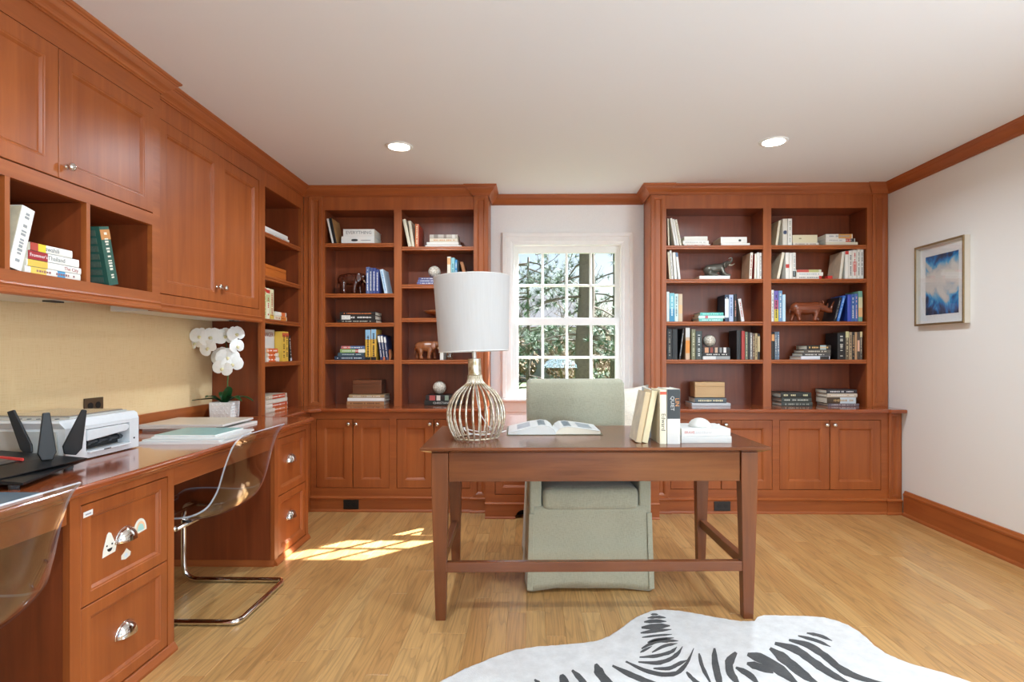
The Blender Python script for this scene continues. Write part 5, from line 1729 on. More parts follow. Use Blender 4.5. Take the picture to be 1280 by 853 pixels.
def book(label, t, d, h, hexcol, group, loc, tilt=0.0, rz=0.0, flat_=False, opts=None, rnd=None, cov_side=1, cat='book', name='book', hard=True):
    """upright: spine faces local -Y, x is the thickness. flat: lies on its side"""
    opts = opts or {}
    rnd = rnd or random
    o = obj(name, cover_bm(t, d, h, hard), plain(hexcol, 0.42, bscale=25), None, world=False)
    reg(o, label, cat, group)
    x, y, z = loc
    if flat_:
        o.rotation_euler = (0, R(-90), rz)
        o.location = Vector((x, y, z)) + Matrix.Rotation(rz, 3, 'Z') @ Vector((h, 0, 0))
    else:
        o.rotation_euler = (0, tilt, rz)
        off = Vector((0, 0, 0))
        if tilt > 0:
            off = Vector((t - t * math.cos(tilt), 0, t * math.sin(tilt)))
        o.location = Vector((x, y, z)) + Matrix.Rotation(rz, 3, 'Z') @ off
    obj('pages', pages_bm(t, d, h, hard), PAGES, o, world=False)
    for (a, c, hx) in opts.get('b', ()):
        b = BM()
        if flat_:
            a, c = 1 - c, 1 - a
        box(b, 0.0006, t - 0.0006, -0.0003, 0.0012, h * a, h * c)
        obj('spine_band', b, plain(hx, 0.45, bscale=25), o, world=False)
    for q, (a, c, v0, v1, hx) in enumerate(opts.get('dot', ())):
        b = BM()
        if flat_:
            a, c, v0, v1 = 1 - c, 1 - a, v0, v1
        zc_, xc_, rz_, rx_ = h * (a + c) / 2, t * (v0 + v1) / 2, h * (c - a) / 2, t * (v1 - v0) / 2
        pts = [(xc_ + rx_ * math.copysign(abs(math.cos(k * math.pi / 8)) ** .7, math.cos(k * math.pi / 8)), zc_ + rz_ * math.copysign(abs(math.sin(k * math.pi / 8)) ** .7, math.sin(k * math.pi / 8))) for k in range(16)]
        rings(b, [[(x_, -0.0004, z_) for x_, z_ in pts], [(x_, 0.0008, z_) for x_, z_ in pts]])
        obj('spine_print', b, plain(hx, 0.45, bscale=25), o, world=False)
    if 't' in opts:
        txt(opts['t'], opts.get('ts', t * 0.62), plain(opts['tc'], 0.5), o, (t * opts.get('tx', 0.5), -0.0006, h * opts.get('tz', 0.5)), (R(90), R(90), 0), sx=opts.get('sx', 1.0))
    if 't2' in opts:
        txt(opts['t2'], opts.get('ts2', t * 0.5), plain(opts['tc2'], 0.5), o, (t * opts.get('tx2', 0.5), -0.0006, h * opts.get('tz2', 0.5)), (R(90), R(90), 0), sx=opts.get('sx2', 1.0))
    if 'm' in opts:
        b = BM()
        letter_marks(b, h, t, rnd, -0.0003)
        if len(b.verts):
            obj('lettering', b, plain(opts['m'], 0.5), o, world=False)
        else:
            b.free()
    if 'cov' in opts:
        b = BM()
        xx = (t, t + 0.0005) if cov_side > 0 else (-0.0005, 0.0)
        box(b, *xx, 0.004, d - 0.002, 0.002, h - 0.002)
        obj('cover_picture', b, plain(opts['cov'], 0.4, bscale=22, var=0.35), o, world=False)
    return o


BAY = {'A': ('corner', 'bay by the corner, corner bookcase'), 'B': ('inner', 'bay nearest the lamp, corner bookcase'),
       'C': ('window', 'window-side bay, bookcase beside the picture'), 'D': ('inner', 'wall-side bay, bookcase beside the picture')}
BSHORT = {'A': 'corner bay', 'B': 'lamp bay', 'C': 'window bay', 'D': 'picture bay'}
BAYN = {'A': 'corner bay', 'B': 'bay behind lamp', 'C': 'bay next to window', 'D': 'bay next to picture'}
BNAME = {'A': 'corner bookcase', 'B': 'corner bookcase', 'C': 'far bookcase by picture', 'D': 'far bookcase by picture'}
SHN = {1: 'top shelf', 2: 'second shelf', 3: 'third shelf', 4: 'fourth shelf', 5: 'bottom ledge'}
ORD = ['first', 'second', 'third', 'fourth', 'fifth', 'sixth', 'seventh', 'eighth', 'ninth', 'tenth', 'eleventh', 'twelfth', 'thirteenth', 'fourteenth']
END = {'A': 'corner end', 'B': 'corner end', 'C': 'window end', 'D': 'window end'}
STK = {2: [['lower', 'upper']], 3: [['bottom', 'middle', 'top']], 4: [['bottom', 'second-lowest', 'third', 'top']]}
counts = {}
stacks = {}
for row in BOOKS:
    if row[2] == 's':
        stacks.setdefault(row[:2], []).append(row)
for row in BOOKS:
    k, n = row[0], row[1]
    rnd = random.Random(hash((ord(k), n, len(counts))) & 0xffff)
    where = '%s of %s' % (SHN[n], BAYN[k])
    if row[2] == 'u':
        _, _, _, x, w, h, ang, nm, hx, op = row
        i = counts.get((k, n), 0)
        counts[(k, n)] = i + 1
        w = min(w, 0.06)
        lab = '%s book %s, %s from %s, %s' % (nm, 'leaning' if ang else 'standing', ORD[i], END[k], where)
        lab = lab.replace(' of the ', ' of ')
        book(lab, w - 0.0006, 0.165 + 0.02 * rnd.random(), h, hx, 'upright books in the %s %s' % (BSHORT[k], SHN[n]), (x, YU + 0.022, SHZ[k][n - 1] + 0.0003), ang, 0, False, op, rnd, 1 if k in 'AB' else -1, hard=w > 0.016)
    else:
        st = row[3]
        sibs = stacks[(k, n)]
        names = ['only'] if len(st) == 1 else STK[len(st)][0]
        for i, (x, L, z, t, nm, hx, op) in enumerate(st):
            if len(st) == 1:
                lab = '%s book lying flat under the bronze elephant, %s' % (nm, where)
            else:
                pos = ''
                if len(sibs) > 1:
                    pos = ' near window' if sibs.index(row) == 0 else ' near wall'
                lab = '%s book, %s in flat stack%s, %s' % (nm, names[i], pos, where)
            lab = lab.replace(' of the ', ' of ')
            book(lab, t, op.get('d', 0.17 + 0.015 * rnd.random()), L, hx, 'flat books in the %s %s' % (BSHORT[k], SHN[n]), (x, YU + (0.034 if n == 5 else 0.024) + 0.003 * rnd.random(), z + 0.0003), 0, 0, True, op, rnd)

# ---- books of the narrow bookcase and the cubbies (spines face the room, +X)
RZ = R(90)
W_ = '#dfdbd2'


def lbook(label, y, z, t, d, h, hx, opts=None, tilt=0, flat_=False, x=-1.768, group='books in the narrow bookcase', hard=False, dx=0.0):
    return book(label, t, d, h, hx, group, (x, y, z + 0.0003), tilt, RZ, flat_, opts or {}, random.Random(int(y * 1000)), -1, hard=hard)


z1, z2, z3, z4 = 1.966, 1.682, 1.395, 1.107
lbook('larger white book, lower of two on the top shelf of narrow bookcase', 3.675, z1, 0.022, 0.20, 0.375, W_, dict(m='#b8b4ac'), flat_=True)
lbook('smaller white book, upper of two on the top shelf of narrow bookcase', 3.68, z1 + 0.0226, 0.022, 0.19, 0.345, '#e6e2da', {}, flat_=True)
lbook('yellow-green paperback, first upright on third shelf of narrow bookcase', 3.662, z3, 0.038, 0.15, 0.208, '#d9cf9a', dict(m='#8f9a5a', b=[(.86, .97, '#c8433a')]))
lbook('cream and red paperback, second upright on third shelf of narrow bookcase', 3.702, z3, 0.048, 0.15, 0.206, '#e6dfc0', dict(b=[(.55, .8, '#b8c08a'), (.84, .95, '#c0392b')], m='#b0392b'))
lbook('fat cream paperback, third upright on third shelf of narrow bookcase', 3.752, z3, 0.056, 0.15, 0.205, '#ded3a8', dict(m='#a8573a', b=[(.02, .16, '#d9b04a')]))
lbook('orange paperback, lower of two lying on third shelf of narrow bookcase', 3.815, z3, 0.030, 0.14, 0.195, '#e0d2b4', dict(b=[(.5, .95, '#d8843a')], m='#a84a2a'), flat_=True)
lbook('cream paperback, upper of two lying on third shelf of narrow bookcase', 3.83, z3 + 0.0308, 0.028, 0.14, 0.172, '#e6e0d0', dict(b=[(.55, .9, '#d86f3a')]), flat_=True)
g = lbook('large grey-white cover facing outward on the fourth shelf of narrow bookcase', 3.675, z4, 0.26, 0.022, 0.222, '#d2d0cc', {}, x=-1.822)
txt('RANGER', 0.042, plain('#8d2f2a', 0.5), g, (0.155, -0.0008, 0.186), (R(90), 0, 0), sx=1.0)
b = BM()
box(b, 0.02, 0.06, -0.0006, 0.0004, 0.085, 0.105)
rings(b, [[(0.028, -0.0005, 0.104), (0.052, -0.0005, 0.104), (0.046, -0.0005, 0.135), (0.036, -0.0005, 0.150)], [(0.028, 0.0004, 0.104), (0.052, 0.0004, 0.104), (0.046, 0.0004, 0.135), (0.036, 0.0004, 0.150)]])
obj('cover_picture', b, plain('#4d4f52', 0.5), g, world=False)
for i, (y, w, lb) in enumerate(((3.938, 0.050, 'yellow paperback, first of a pair beside the outward-facing cover'), (3.989, 0.048, 'yellow paperback, second of a pair beside the outward-facing cover'))):
    lbook(lb, y, z4, w, 0.15, 0.213, '#dfb64a', dict(m='#3a2c1c', b=[(.82, .95, '#c85a3a')]))
lbook('dark book leaning on the yellow pair in the narrow bookcase', 4.069, z4, 0.030, 0.15, 0.185, '#2a2624', dict(m='#c8c4bc', b=[(.0, .12, '#c9d2d6')]), tilt=R(-9), hard=True)
for i, (hx, lb, zz) in enumerate((('#e0d8cc', 'bottom', 0.0), ('#d9c4a8', 'middle', 0.0305), ('#e4a070', 'top', 0.061))):
    lbook('small orange-banded paperback, %s of three before the outward-facing cover' % lb, 3.70, z4 + zz, 0.030, 0.050, 0.19 - 0.01 * i, hx, dict(b=[(.18, .98 if i == 2 else .7, '#d8642e')], m='#f0e6da'), flat_=True)
lbook('thin yellow book standing at the end of the narrow bookcase, worktop level', 3.660, ZT, 0.032, 0.15, 0.135, '#d8953e', dict(m='#f0e0b8'), x=-1.775)
for i, (hx, b_, lb) in enumerate((('#ddd2c0', [(.4, .98, '#d8703a')], 'bottom'), ('#e6ddd0', [(.3, .98, '#cf5a34')], 'second-lowest'), ('#ded6c6', [(.35, .95, '#e6dccb')], 'third'), ('#c9b8a0', [(.3, .9, '#c9502e')], 'top'))):
    lbook('orange travel paperback, %s of four stacked on worktop in narrow bookcase' % lb, 3.705, ZT + 0.0293 * i, 0.0285, 0.15, 0.33 - 0.006 * (i == 3), hx, dict(b=b_, m='#f2e9da'), flat_=True, x=-1.775)

zc = 1.443
GC = 'books in the cubbies of the wall cabinet'
o = lbook('tall white hardback leaning in the middle cubby of the near wall cabinet', 1.8095, zc, 0.048, 0.16, 0.222, '#ebe8e0', dict(m='#9a9c9c', cov='#cfc2a4'), tilt=R(13.5), x=-1.722, group=GC, hard=True)
o.location.y += 0.003
RED, YEL = '#a32c30', '#e2be54'
stk = [(1.874, 0.236, 0.024, 'white paperback with yellow and blue, bottom of the cubby stack', '#ebe6dd', dict(b=[(.10, .36, '#e8c860'), (.56, .70, '#4f9ac8')], m='#9a6a6a')),
       (1.881, 0.232, 0.024, 'white paperback with pink lettering, second-lowest of the cubby stack', '#efebe4', dict(b=[(.02, .36, YEL)], t='The City', tc='#a8524e', tz=.2, ts=0.018)),
       (1.887, 0.216, 0.030, 'white travel paperback with a red name band in the cubby stack', '#efece5', dict(b=[(.0, .36, RED)], t="Frommer's", tc='#f4eeee', tz=.81, ts=0.016, t2='Thailand', tc2='#8d9290', ts2=0.022, tz2=.47)),
       (1.896, 0.176, 0.028, 'white paperback with yellow square, top of the cubby stack', '#eeebe2', dict(b=[(.0, .17, '#b9483a'), (.17, .35, '#e6cf3a')], t='swahili', tc='#7d7d80', tz=.5, ts=0.022))]
zz = zc
for (y, L, t, lb, hx, op) in stk:
    b_ = []
    lbook(lb, y, zz, t, 0.15, L, hx, op, flat_=True, x=-1.724, group=GC)
    zz += t + 0.0006
o = lbook('dark green ribbed hardback leaning in the end cubby of wall cabinet', 2.254, zc, 0.052, 0.17, 0.235, '#2f5a4e', dict(t='ATLAS', tc='#e6dfc8', ts=0.03, b=[(.8, .95, '#c88a4a')]) if False else dict(m='#e6e2d2', b=[(.78, .95, '#c8894a')]), tilt=R(-13.5), x=-1.722, group=GC, hard=True)
b = BM()
for k in range(7):
    box(b, -0.0012, 0.0, 0.02, 0.16, 0.012 + k * 0.031, 0.034 + k * 0.031)
obj('cover_ribs', b, plain('#4f6154', 0.6, bscale=120, var=0.3), o, world=False)

# ---- books standing and lying on the desk
def on_desk(lx_, ly_):
    return desk_xy(lx_, ly_)


DZT = 0.7602
GD = 'books on the writing desk'
def dbook(label, x, y, t, d, h, hx, op, tilt=0, flat_=False, z=DZT, rz=DZ, hard=True):
    return book(label, t, d, h, hx, GD, (x, y, z), tilt, rz, flat_, op, random.Random(int(x * 999)), -1, hard=hard)


dbook('beige book leaning outermost against the books standing on the desk', 0.470, 2.545, 0.026, 0.15, 0.232, '#cbb48c', dict(cov='#d8ccb4'), tilt=R(11))
dbook('cream book leaning second against the books standing on the desk', 0.4975, 2.540, 0.026, 0.155, 0.238, '#d9caa2', dict(cov='#cdb994'), tilt=R(11))
dbook('pale blue-grey book standing between leaning and cream books on desk', 0.5609, 2.70, 0.012, 0.15, 0.236, '#b9c4cc', {}, hard=False)
dbook('cream book with vertical black lettering standing on the desk', 0.5735, 2.520, 0.030, 0.16, 0.243, '#e6dcc0', dict(t='Edward', tc='#3a3a34', ts=0.026, tz=.40, b=[(.91, .965, '#c8573c')]))
dbook('tall black and white book standing last in the desk row', 0.606, 2.518, 0.058, 0.17, 0.246, '#d4d2cc', dict(b=[(.46, .995, '#33383a')], t='QUIET', tc='#c9c8c4', ts=0.023, tz=.74, tx=.38, t2='LIN', tc2='#d9904e', ts2=0.025, tz2=.76, tx2=.75))
dbook('white hardback, lower of two lying on the desk', 0.676, 2.545, 0.030, 0.20, 0.228, '#cdcbc5', {}, flat_=True)
o = dbook('white hardback with faint red lettering, upper of two on the desk', 0.678, 2.548, 0.034, 0.20, 0.222, '#dddcd8', dict(t='BRAVE', tc='#d07a70', ts=0.016, tz=.84, t2='LEADERSHIP', tc2='#c9c6c2', ts2=0.015, tz2=.56), flat_=True, z=DZT + 0.0306)
b = BM()
box(b, -0.0 + 0.034, 0.0345, 0.05, 0.12, 0.05, 0.16)

dm = BM()
lathe(dm, [(0.0, 0.0), (0.050, 0.0), (0.0505, 0.004), (0.047, 0.016), (0.037, 0.028), (0.022, 0.036), (0.008, 0.0395), (0, 0.040)], 28, (0.783, 2.632, DZT + 0.0652))
dome = solo('paperweight', dm, plain('#dad7d0', 0.3, bscale=45, bump=0.3, var=0.04), 'white domed paperweight resting on the white books on the desk', 'paperweight', (0.783, 2.632, DZT + 0.0652), smooth=True)

# ---- open book
ob = thing('open_book', 'open picture book lying on the desk in front of the chair', 'book', (0.118, 2.775, DZT), DZ)
ORG[ob.name] = Vector()
def fan(s):
    """profile of one half: from the gutter outward"""
    top = [(0.0, 0.010), (0.012, 0.026), (0.032, 0.038), (0.062, 0.041), (0.11, 0.035), (0.17, 0.027), (0.222, 0.019)]
    if s < 0:
        top = [(0.0, 0.010), (0.012, 0.028), (0.034, 0.043), (0.066, 0.047), (0.12, 0.039), (0.18, 0.025), (0.236, 0.010)]
    return top
for s in (-1, 1):
    tp = fan(s)
    b = BM()
    lo = [(x, 0.0045 if s > 0 else 0.0035) for x, z in tp]
    D = 0.265
    prof = [(s * x, z) for x, z in tp] + [(s * x, z) for x, z in reversed(lo)]
    rings(b, [[(x, y, z) for x, z in prof] for y in (0.006, D)])
    obj('pages', b, PAGES if s > 0 else plain('#dcdad4', 0.7, bscale=300), ob, world=False)
    b = BM()      # top leaf, white
    prof = [(s * x, z + 0.0002) for x, z in tp] + [(s * x, z + 0.0009) for x, z in reversed(tp)]
    rings(b, [[(x, y, z) for x, z in prof] for y in (0.004, D + 0.002)])
    obj('leaf', b, plain('#dededb', 0.35, bscale=8), ob, world=False)
    for (i0, i1, y0, y1) in ((2, 4, 0.04, 0.24), (4, 6, 0.05, 0.22)):
        b = BM()
        seg_ = tp[i0:i1 + 1]
        seg_ = [(x + (0.006 if k == 0 else (-0.008 if k == len(seg_) - 1 else 0)), z) for k, (x, z) in enumerate(seg_)]
        prof = [(s * x, z + 0.0010) for x, z in seg_] + [(s * x, z + 0.0014) for x, z in reversed(seg_)]
        rings(b, [[(x, y, z) for x, z in prof] for y in (y0, y1)])
        obj('photo_print', b, plain('#76828c' if i0 == 2 else '#98a2aa', 0.3, bscale=26, var=0.5), ob, world=False)
obj('cover', bxo(-0.244, 0.235, 0.0, 0.272, 0.0003, 0.0032), plain('#6f6a52', 0.5), ob, world=False)

# ---- magazines on the long desk
def mag(label, x0, x1, y0, y1, z, t, hx, rz=0.0, op=None, group='magazines on the long desk'):
    cx, cy = (x0 + x1) / 2, (y0 + y1) / 2
    w, d = (x1 - x0), (y1 - y0)
    b = BM()
    box(b, -w / 2, w / 2, -d / 2, d / 2, 0, t)
    o = obj('magazine', b, plain('#e6e3dc', 0.6, bscale=200), None, world=False)
    o.location = (cx, cy, z)
    o.rotation_euler = (0, 0, rz)
    reg(o, label, 'magazine', group)
    c = BM()
    box(c, -w / 2, w / 2, -d / 2, d / 2, t, t + 0.0006)
    obj('cover', c, plain(hx, 0.3, bscale=14, var=0.12), o, world=False)
    return o


mz = ZT + 0.0003
mag('pale grey magazine, bottom of the stack beside the orchid pot', -2.02, -1.60, 2.87, 3.23, mz, 0.012, '#c9c6c0', R(-2))
mag('cream magazine, middle of the stack beside the orchid pot', -2.03, -1.64, 2.86, 3.20, mz + 0.0135, 0.010, '#d6cdbd', R(2))
mag('beige magazine with grey title, top of the stack beside the orchid', -2.03, -1.60, 2.86, 3.19, mz + 0.025, 0.010, '#d8c9b4', R(1))
mag('white magazine, bottom of the stack behind the clear chair', -1.76, -1.385, 2.46, 2.73, mz, 0.009, '#d8d8d8', R(3))
mag('pale magazine, second in the stack behind the clear chair', -1.74, -1.39, 2.47, 2.75, mz + 0.0102, 0.007, '#cfd0ce', R(-1))
mag('white brochure, third in the stack behind the clear chair', -1.72, -1.385, 2.50, 2.77, mz + 0.0184, 0.007, '#e4e4e2', R(1))
mag('pale teal magazine, top of the stack behind the clear chair', -1.72, -1.44, 2.52, 2.77, mz + 0.0266, 0.006, '#8fb9b4', R(0))
mag('slate-blue folder lying at the front edge of the long desk', -1.66, -1.405, 1.33, 1.585, mz, 0.006, '#4c6272', R(-1), group=None)

# ================================================================== PRINTER
pr = thing('printer', 'white all-in-one printer on the long desk before the tan wall', 'printer', (-1.86, 2.19, ZT + 0.0005))
px0, px1, py0, py1, pz = -2.045, -1.695, 2.005, 2.385, ZT + 0.0005
PW_ = plain('#d6d8d9', 0.35, name='printer_white')
PG_ = plain('#b9b8b2', 0.4, name='printer_grey')
b = BM()
face_frame(b, faceX(px1), py0, py1, pz + 0.004, pz + 0.128, -0.06, 0.0, [(py0 + 0.095, py1 - 0.055, pz + 0.030, pz + 0.115)])
box(b, px0, px1 - 0.0602, py0, py1, pz + 0.004, pz + 0.128)
obj('body', b, PW_, pr, bev=0.0)
b = BM()     # chamfered side cheeks of the front
for (a, c) in ((py0 - 0.006, py0 - 0.0003), (py1 + 0.0003, py1 + 0.006)):
    b = BM()
    rings(b, [[(px1 - 0.02, a, pz + 0.01), (px1 - 0.02, c, pz + 0.01), (px1 - 0.03, c, pz + 0.12), (px1 - 0.03, a, pz + 0.12)], [(px0 + 0.02, a, pz + 0.01), (px0 + 0.02, c, pz + 0.01), (px0 + 0.03, c, pz + 0.12), (px0 + 0.03, a, pz + 0.12)]])
    obj('side_cheek', b, PG_, pr)
b = BM()     # scanner section, flaring outward
rings(b, [[(px0, py0, pz + 0.1285), (px1, py0, pz + 0.1285), (px1, py1, pz + 0.1285), (px0, py1, pz + 0.1285)],
          [(px0 - 0.004, py0 - 0.01, pz + 0.150), (px1 - 0.012, py0 - 0.01, pz + 0.150), (px1 - 0.012, py1 + 0.006, pz + 0.150), (px0 - 0.004, py1 + 0.006, pz + 0.150)],
          [(px0 + 0.002, py0 - 0.004, pz + 0.158), (px1 - 0.020, py0 - 0.004, pz + 0.158), (px1 - 0.020, py1, pz + 0.158), (px0 + 0.002, py1, pz + 0.158)]])
obj('scanner', b, PW_, pr)
obj('lid', bxo(px0 + 0.012, px1 - 0.055, py0 + 0.085, py1 - 0.016, pz + 0.1584, pz + 0.168), plain('#8d8378', 0.16, coat=0.6), pr, bev=0.004)
obj('lid_rim', (lambda b: (face_frame(b, lambda u, v, n: (u, v, pz + n), px0 + 0.004, px1 - 0.047, py0 + 0.077, py1 - 0.008, 0.1582, 0.163, [(px0 + 0.0118, px1 - 0.0548, py0 + 0.0848, py1 - 0.0158)]), b)[1])(BM()), PG_, pr)
obj('control_panel', bxo(px0 + 0.03, px1 - 0.03, py0 + 0.004, py0 + 0.070, pz + 0.1582, pz + 0.1605), PG_, pr, bev=0.001)
for k in range(5):
    b = BM()
    lathe(b, [(0.0, 0.1606), (0.007, 0.1606), (0.007, 0.1626), (0, 0.163)], 12, (px1 - 0.06 - 0.035 * k, py0 + 0.035, pz))
    obj('button', b, plain('#3f4b52', 0.4), pr)
b = BM()     # curved paper flap under the arch
prof = [(py0 + 0.098, 0.112), (py1 - 0.075, 0.112), (py1 - 0.062, 0.104), (py1 - 0.062, 0.094), (py1 - 0.075, 0.083), (py0 + 0.16, 0.074), (py0 + 0.098, 0.070)]
rings(b, [[(px1 + 0.004, y, pz + z) for y, z in prof], [(px1 - 0.012, y, pz + z) for y, z in prof]])
obj('output_flap', b, PW_, pr, bev=0.003)
obj('slot_interior', bxo(px1 - 0.059, px1 - 0.050, py0 + 0.096, py1 - 0.056, pz + 0.031, pz + 0.114), plain('#1a1b1d', 0.5), pr)
b = BM()
tube(b, [(px1 - 0.03, py0 + 0.10, pz + 0.058), (px1 - 0.03, py1 - 0.06, pz + 0.058)], 0.006, 8)
for k in range(4):
    tube(b, [(px1 - 0.03, py0 + 0.13 + k * 0.055, pz + 0.058), (px1 - 0.03, py0 + 0.145 + k * 0.055, pz + 0.058)], 0.011, 10)
obj('feed_roller', b, plain('#3a3c40', 0.4), pr)
obj('paper_tray', bxo(px1 - 0.048, px1 + 0.012, py0 + 0.10, py1 - 0.06, pz + 0.024, pz + 0.031), PW_, pr, bev=0.002)
obj('tray_notch', bxo(px1 + 0.0122, px1 + 0.0135, py0 + 0.17, py0 + 0.205, pz + 0.026, pz + 0.030), plain('#2a2c2e', 0.5), pr)
for y in (py0 + 0.03, py1 - 0.03):
    for x in (px0 + 0.03, px1 - 0.03):
        b = BM()
        lathe(b, [(0, 0), (0.011, 0), (0.011, 0.0042), (0, 0.0042)], 12, (x, y, pz))
        obj('foot', b, BLACK, pr)
b = BM()
lathe(b, [(0, 0.0), (0.004, 0.0), (0.004, 0.0015), (0, 0.0015)], 10, (py1 - 0.028, pz + 0.045, 0.0), faceX(px1))
obj('card_port', b, BLACK, pr)

# ================================================================== ROUTER
rt = thing('wireless_router', 'black many-finned wireless router in front of the printer', 'router', (-1.72, 1.83, ZT + 0.0003))
rz0 = ZT + 0.0003
RB_ = plain('#101113', 0.42, name='router_black', bscale=160, bump=0.1)
RG_ = plain('#4a4644', 0.3, name='router_top_grey')
b = BM()
rings(b, [[(-1.93, 1.67, rz0 + 0.016), (-1.60, 1.62, rz0 + 0.016), (-1.60, 1.93, rz0 + 0.016), (-1.90, 1.965, rz0 + 0.016)],
          [(-1.94, 1.66, rz0 + 0.034), (-1.57, 1.60, rz0 + 0.034), (-1.57, 1.96, rz0 + 0.034), (-1.91, 1.985, rz0 + 0.034)],
          [(-1.90, 1.71, rz0 + 0.062), (-1.66, 1.67, rz0 + 0.050), (-1.66, 1.90, rz0 + 0.050), (-1.88, 1.95, rz0 + 0.062)]])
obj('body', b, RB_, rt, bev=0.004)
b = BM()
rings(b, [[(-1.88, 1.73, rz0 + 0.0625), (-1.68, 1.69, rz0 + 0.0530), (-1.68, 1.80, rz0 + 0.0530), (-1.87, 1.83, rz0 + 0.0625)],
          [(-1.87, 1.74, rz0 + 0.070), (-1.70, 1.71, rz0 + 0.060), (-1.70, 1.79, rz0 + 0.060), (-1.86, 1.82, rz0 + 0.070)]])
obj('top_plate', b, RG_, rt)
b = BM()
rings(b, [[(-1.885, 1.835, rz0 + 0.063), (-1.67, 1.805, rz0 + 0.053), (-1.67, 1.813, rz0 + 0.053), (-1.885, 1.843, rz0 + 0.063)],
          [(-1.885, 1.836, rz0 + 0.071), (-1.67, 1.806, rz0 + 0.061), (-1.67, 1.812, rz0 + 0.061), (-1.885, 1.842, rz0 + 0.071)]])
obj('red_strip', b, plain('#d8413c', 0.35), rt, label='thin red accent strip')
b = BM()     # front wing shelf of the body
rings(b, [[(-1.60, 1.615, rz0 + 0.020), (-1.505, 1.63, rz0 + 0.014), (-1.62, 2.005, rz0 + 0.014), (-1.66, 1.98, rz0 + 0.020)],
          [(-1.60, 1.615, rz0 + 0.036), (-1.505, 1.63, rz0 + 0.022), (-1.62, 2.005, rz0 + 0.022), (-1.66, 1.98, rz0 + 0.036)]])
obj('front_wing', b, RB_, rt, bev=0.002)
def fin(base, top, w0, w1, th, nrm):
    """a flat tapering aerial"""
    b = BM()
    B0, T0 = Vector(base), Vector(top)
    n = Vector(nrm).normalized()
    ax = (T0 - B0).normalized()
    s = ax.cross(n).normalized()
    lps = []
    for k, w in ((0.0, w0 * 0.6), (0.16, w0), (1.0, w1)):
        p = B0.lerp(T0, k)
        lps.append([tuple(p + s * w / 2 * a + n * th / 2 * c) for a, c in ((-1, -1), (1, -1), (1, 1), (-1, 1))])
    rings(b, lps)
    obj('aerial', b, RB_, rt, bev=0.003)
fin((-1.630, 1.855, rz0 + 0.045), (-1.636, 1.858, rz0 + 0.205), 0.050, 0.020, 0.012, (0.75, -0.66, 0.2))
fin((-1.665, 1.990, rz0 + 0.040), (-1.625, 2.005, rz0 + 0.200), 0.058, 0.016, 0.012, (0.75, -0.66, 0.0))
fin((-1.80, 1.975, rz0 + 0.045), (-1.86, 1.968, rz0 + 0.200), 0.036, 0.022, 0.012, (0.4, -0.9, 0.1))
fin((-1.66, 1.66, rz0 + 0.045), (-1.745, 1.72, rz0 + 0.200), 0.045, 0.020, 0.012, (0.75, -0.66, 0.2))
for x, y in ((-1.555, 1.655), (-1.88, 1.70), (-1.62, 1.93), (-1.88, 1.95)):
    b = BM()
    lathe(b, [(0, 0), (0.013, 0), (0.015, 0.008), (0.012, 0.018), (0, 0.018)], 14, (x, y, rz0))
    obj('foot', b, plain('#55585a', 0.25), rt, smooth=False)

# ================================================================== ORCHID
orc = thing('potted_orchid', 'white orchid in a square white pot at the end of the long desk', 'plant', (-1.925, 3.475, ZT + 0.0003), R(2))
ORG[orc.name] = Vector()
b = BM()
rings(b, [[(sx * r, sy * r * 0.88, z) for sx, sy in ((-1, -1), (1, -1), (1, 1), (-1, 1))] for r, z in ((0.060, 0.0), (0.063, 0.004), (0.066, 0.096), (0.065, 0.100), (0.060, 0.100), (0.058, 0.085))])
pot = obj('pot', b, plain('#efeeea', 0.4, name='white_ceramic', bscale=70, bump=0.8), orc, world=False)
for (fx, lst) in ((-1, None),):
    # raised lozenge pattern on two faces
    b = BM()
    for row in range(5):
        for c in range(5):
            u = -0.046 + c * 0.026 + (0.013 if row % 2 else 0)
            if u > 0.050:
                continue
            z = 0.012 + row * 0.018
            r = 0.063 + 0.003 * z / 0.1
            y = -(r * 0.88) - 0.0006
            rings(b, [[(u - 0.012, y + 0.003, z), (u, y + 0.003, z - 0.009), (u + 0.012, y + 0.003, z), (u, y + 0.003, z + 0.009)], [(u - 0.002, y - 0.003, z), (u, y - 0.003, z - 0.002), (u + 0.002, y - 0.003, z), (u, y - 0.003, z + 0.002)]])
            rings(b, [[(r - 0.002, u - 0.012, z), (r - 0.002, u, z - 0.009), (r - 0.002, u + 0.012, z), (r - 0.002, u, z + 0.009)], [(r + 0.004, u - 0.002, z), (r + 0.004, u, z - 0.002), (r + 0.004, u + 0.002, z), (r + 0.004, u, z + 0.002)]])
    obj('relief', b, plain('#f0efeb', 0.4), pot, world=False)
b = BM()
box(b, -0.0575, 0.0575, -0.0505, 0.0505, 0.080, 0.088)
obj('moss', b, plain('#4f5a34', 0.9, bscale=90, bump=0.9, var=0.4), orc, world=False)
LEAFM = plain('#1f4a26', 0.28, name='orchid_leaf', bscale=12, var=0.25)
def strap(path, w, th=0.0018, mat=None, nm='leaf', fold=0.25):
    P = smooth_path(path, 4)
    b = BM()
    lps = []
    n = len(P)
    for i, p in enumerate(P):
        t_ = i / (n - 1)
        tn = (P[min(i + 1, n - 1)] - P[max(i - 1, 0)]).normalized()
        side = tn.cross(Vector((0, 0, 1)))
        side = side.normalized() if side.length > 1e-4 else Vector((1, 0, 0))
        up = side.cross(tn)
        ww = w * (0.35 + 1.9 * t_ - 2.2 * t_ * t_) if t_ < 0.95 else w * 0.05
        ww = max(ww, w * 0.04)
        lps.append([tuple(p - side * ww + up * ww * fold), tuple(p - up * th), tuple(p + side * ww + up * ww * fold), tuple(p + up * th)])
    rings(b, lps)
    return obj(nm, b, mat or LEAFM, orc, world=False, smooth=False)
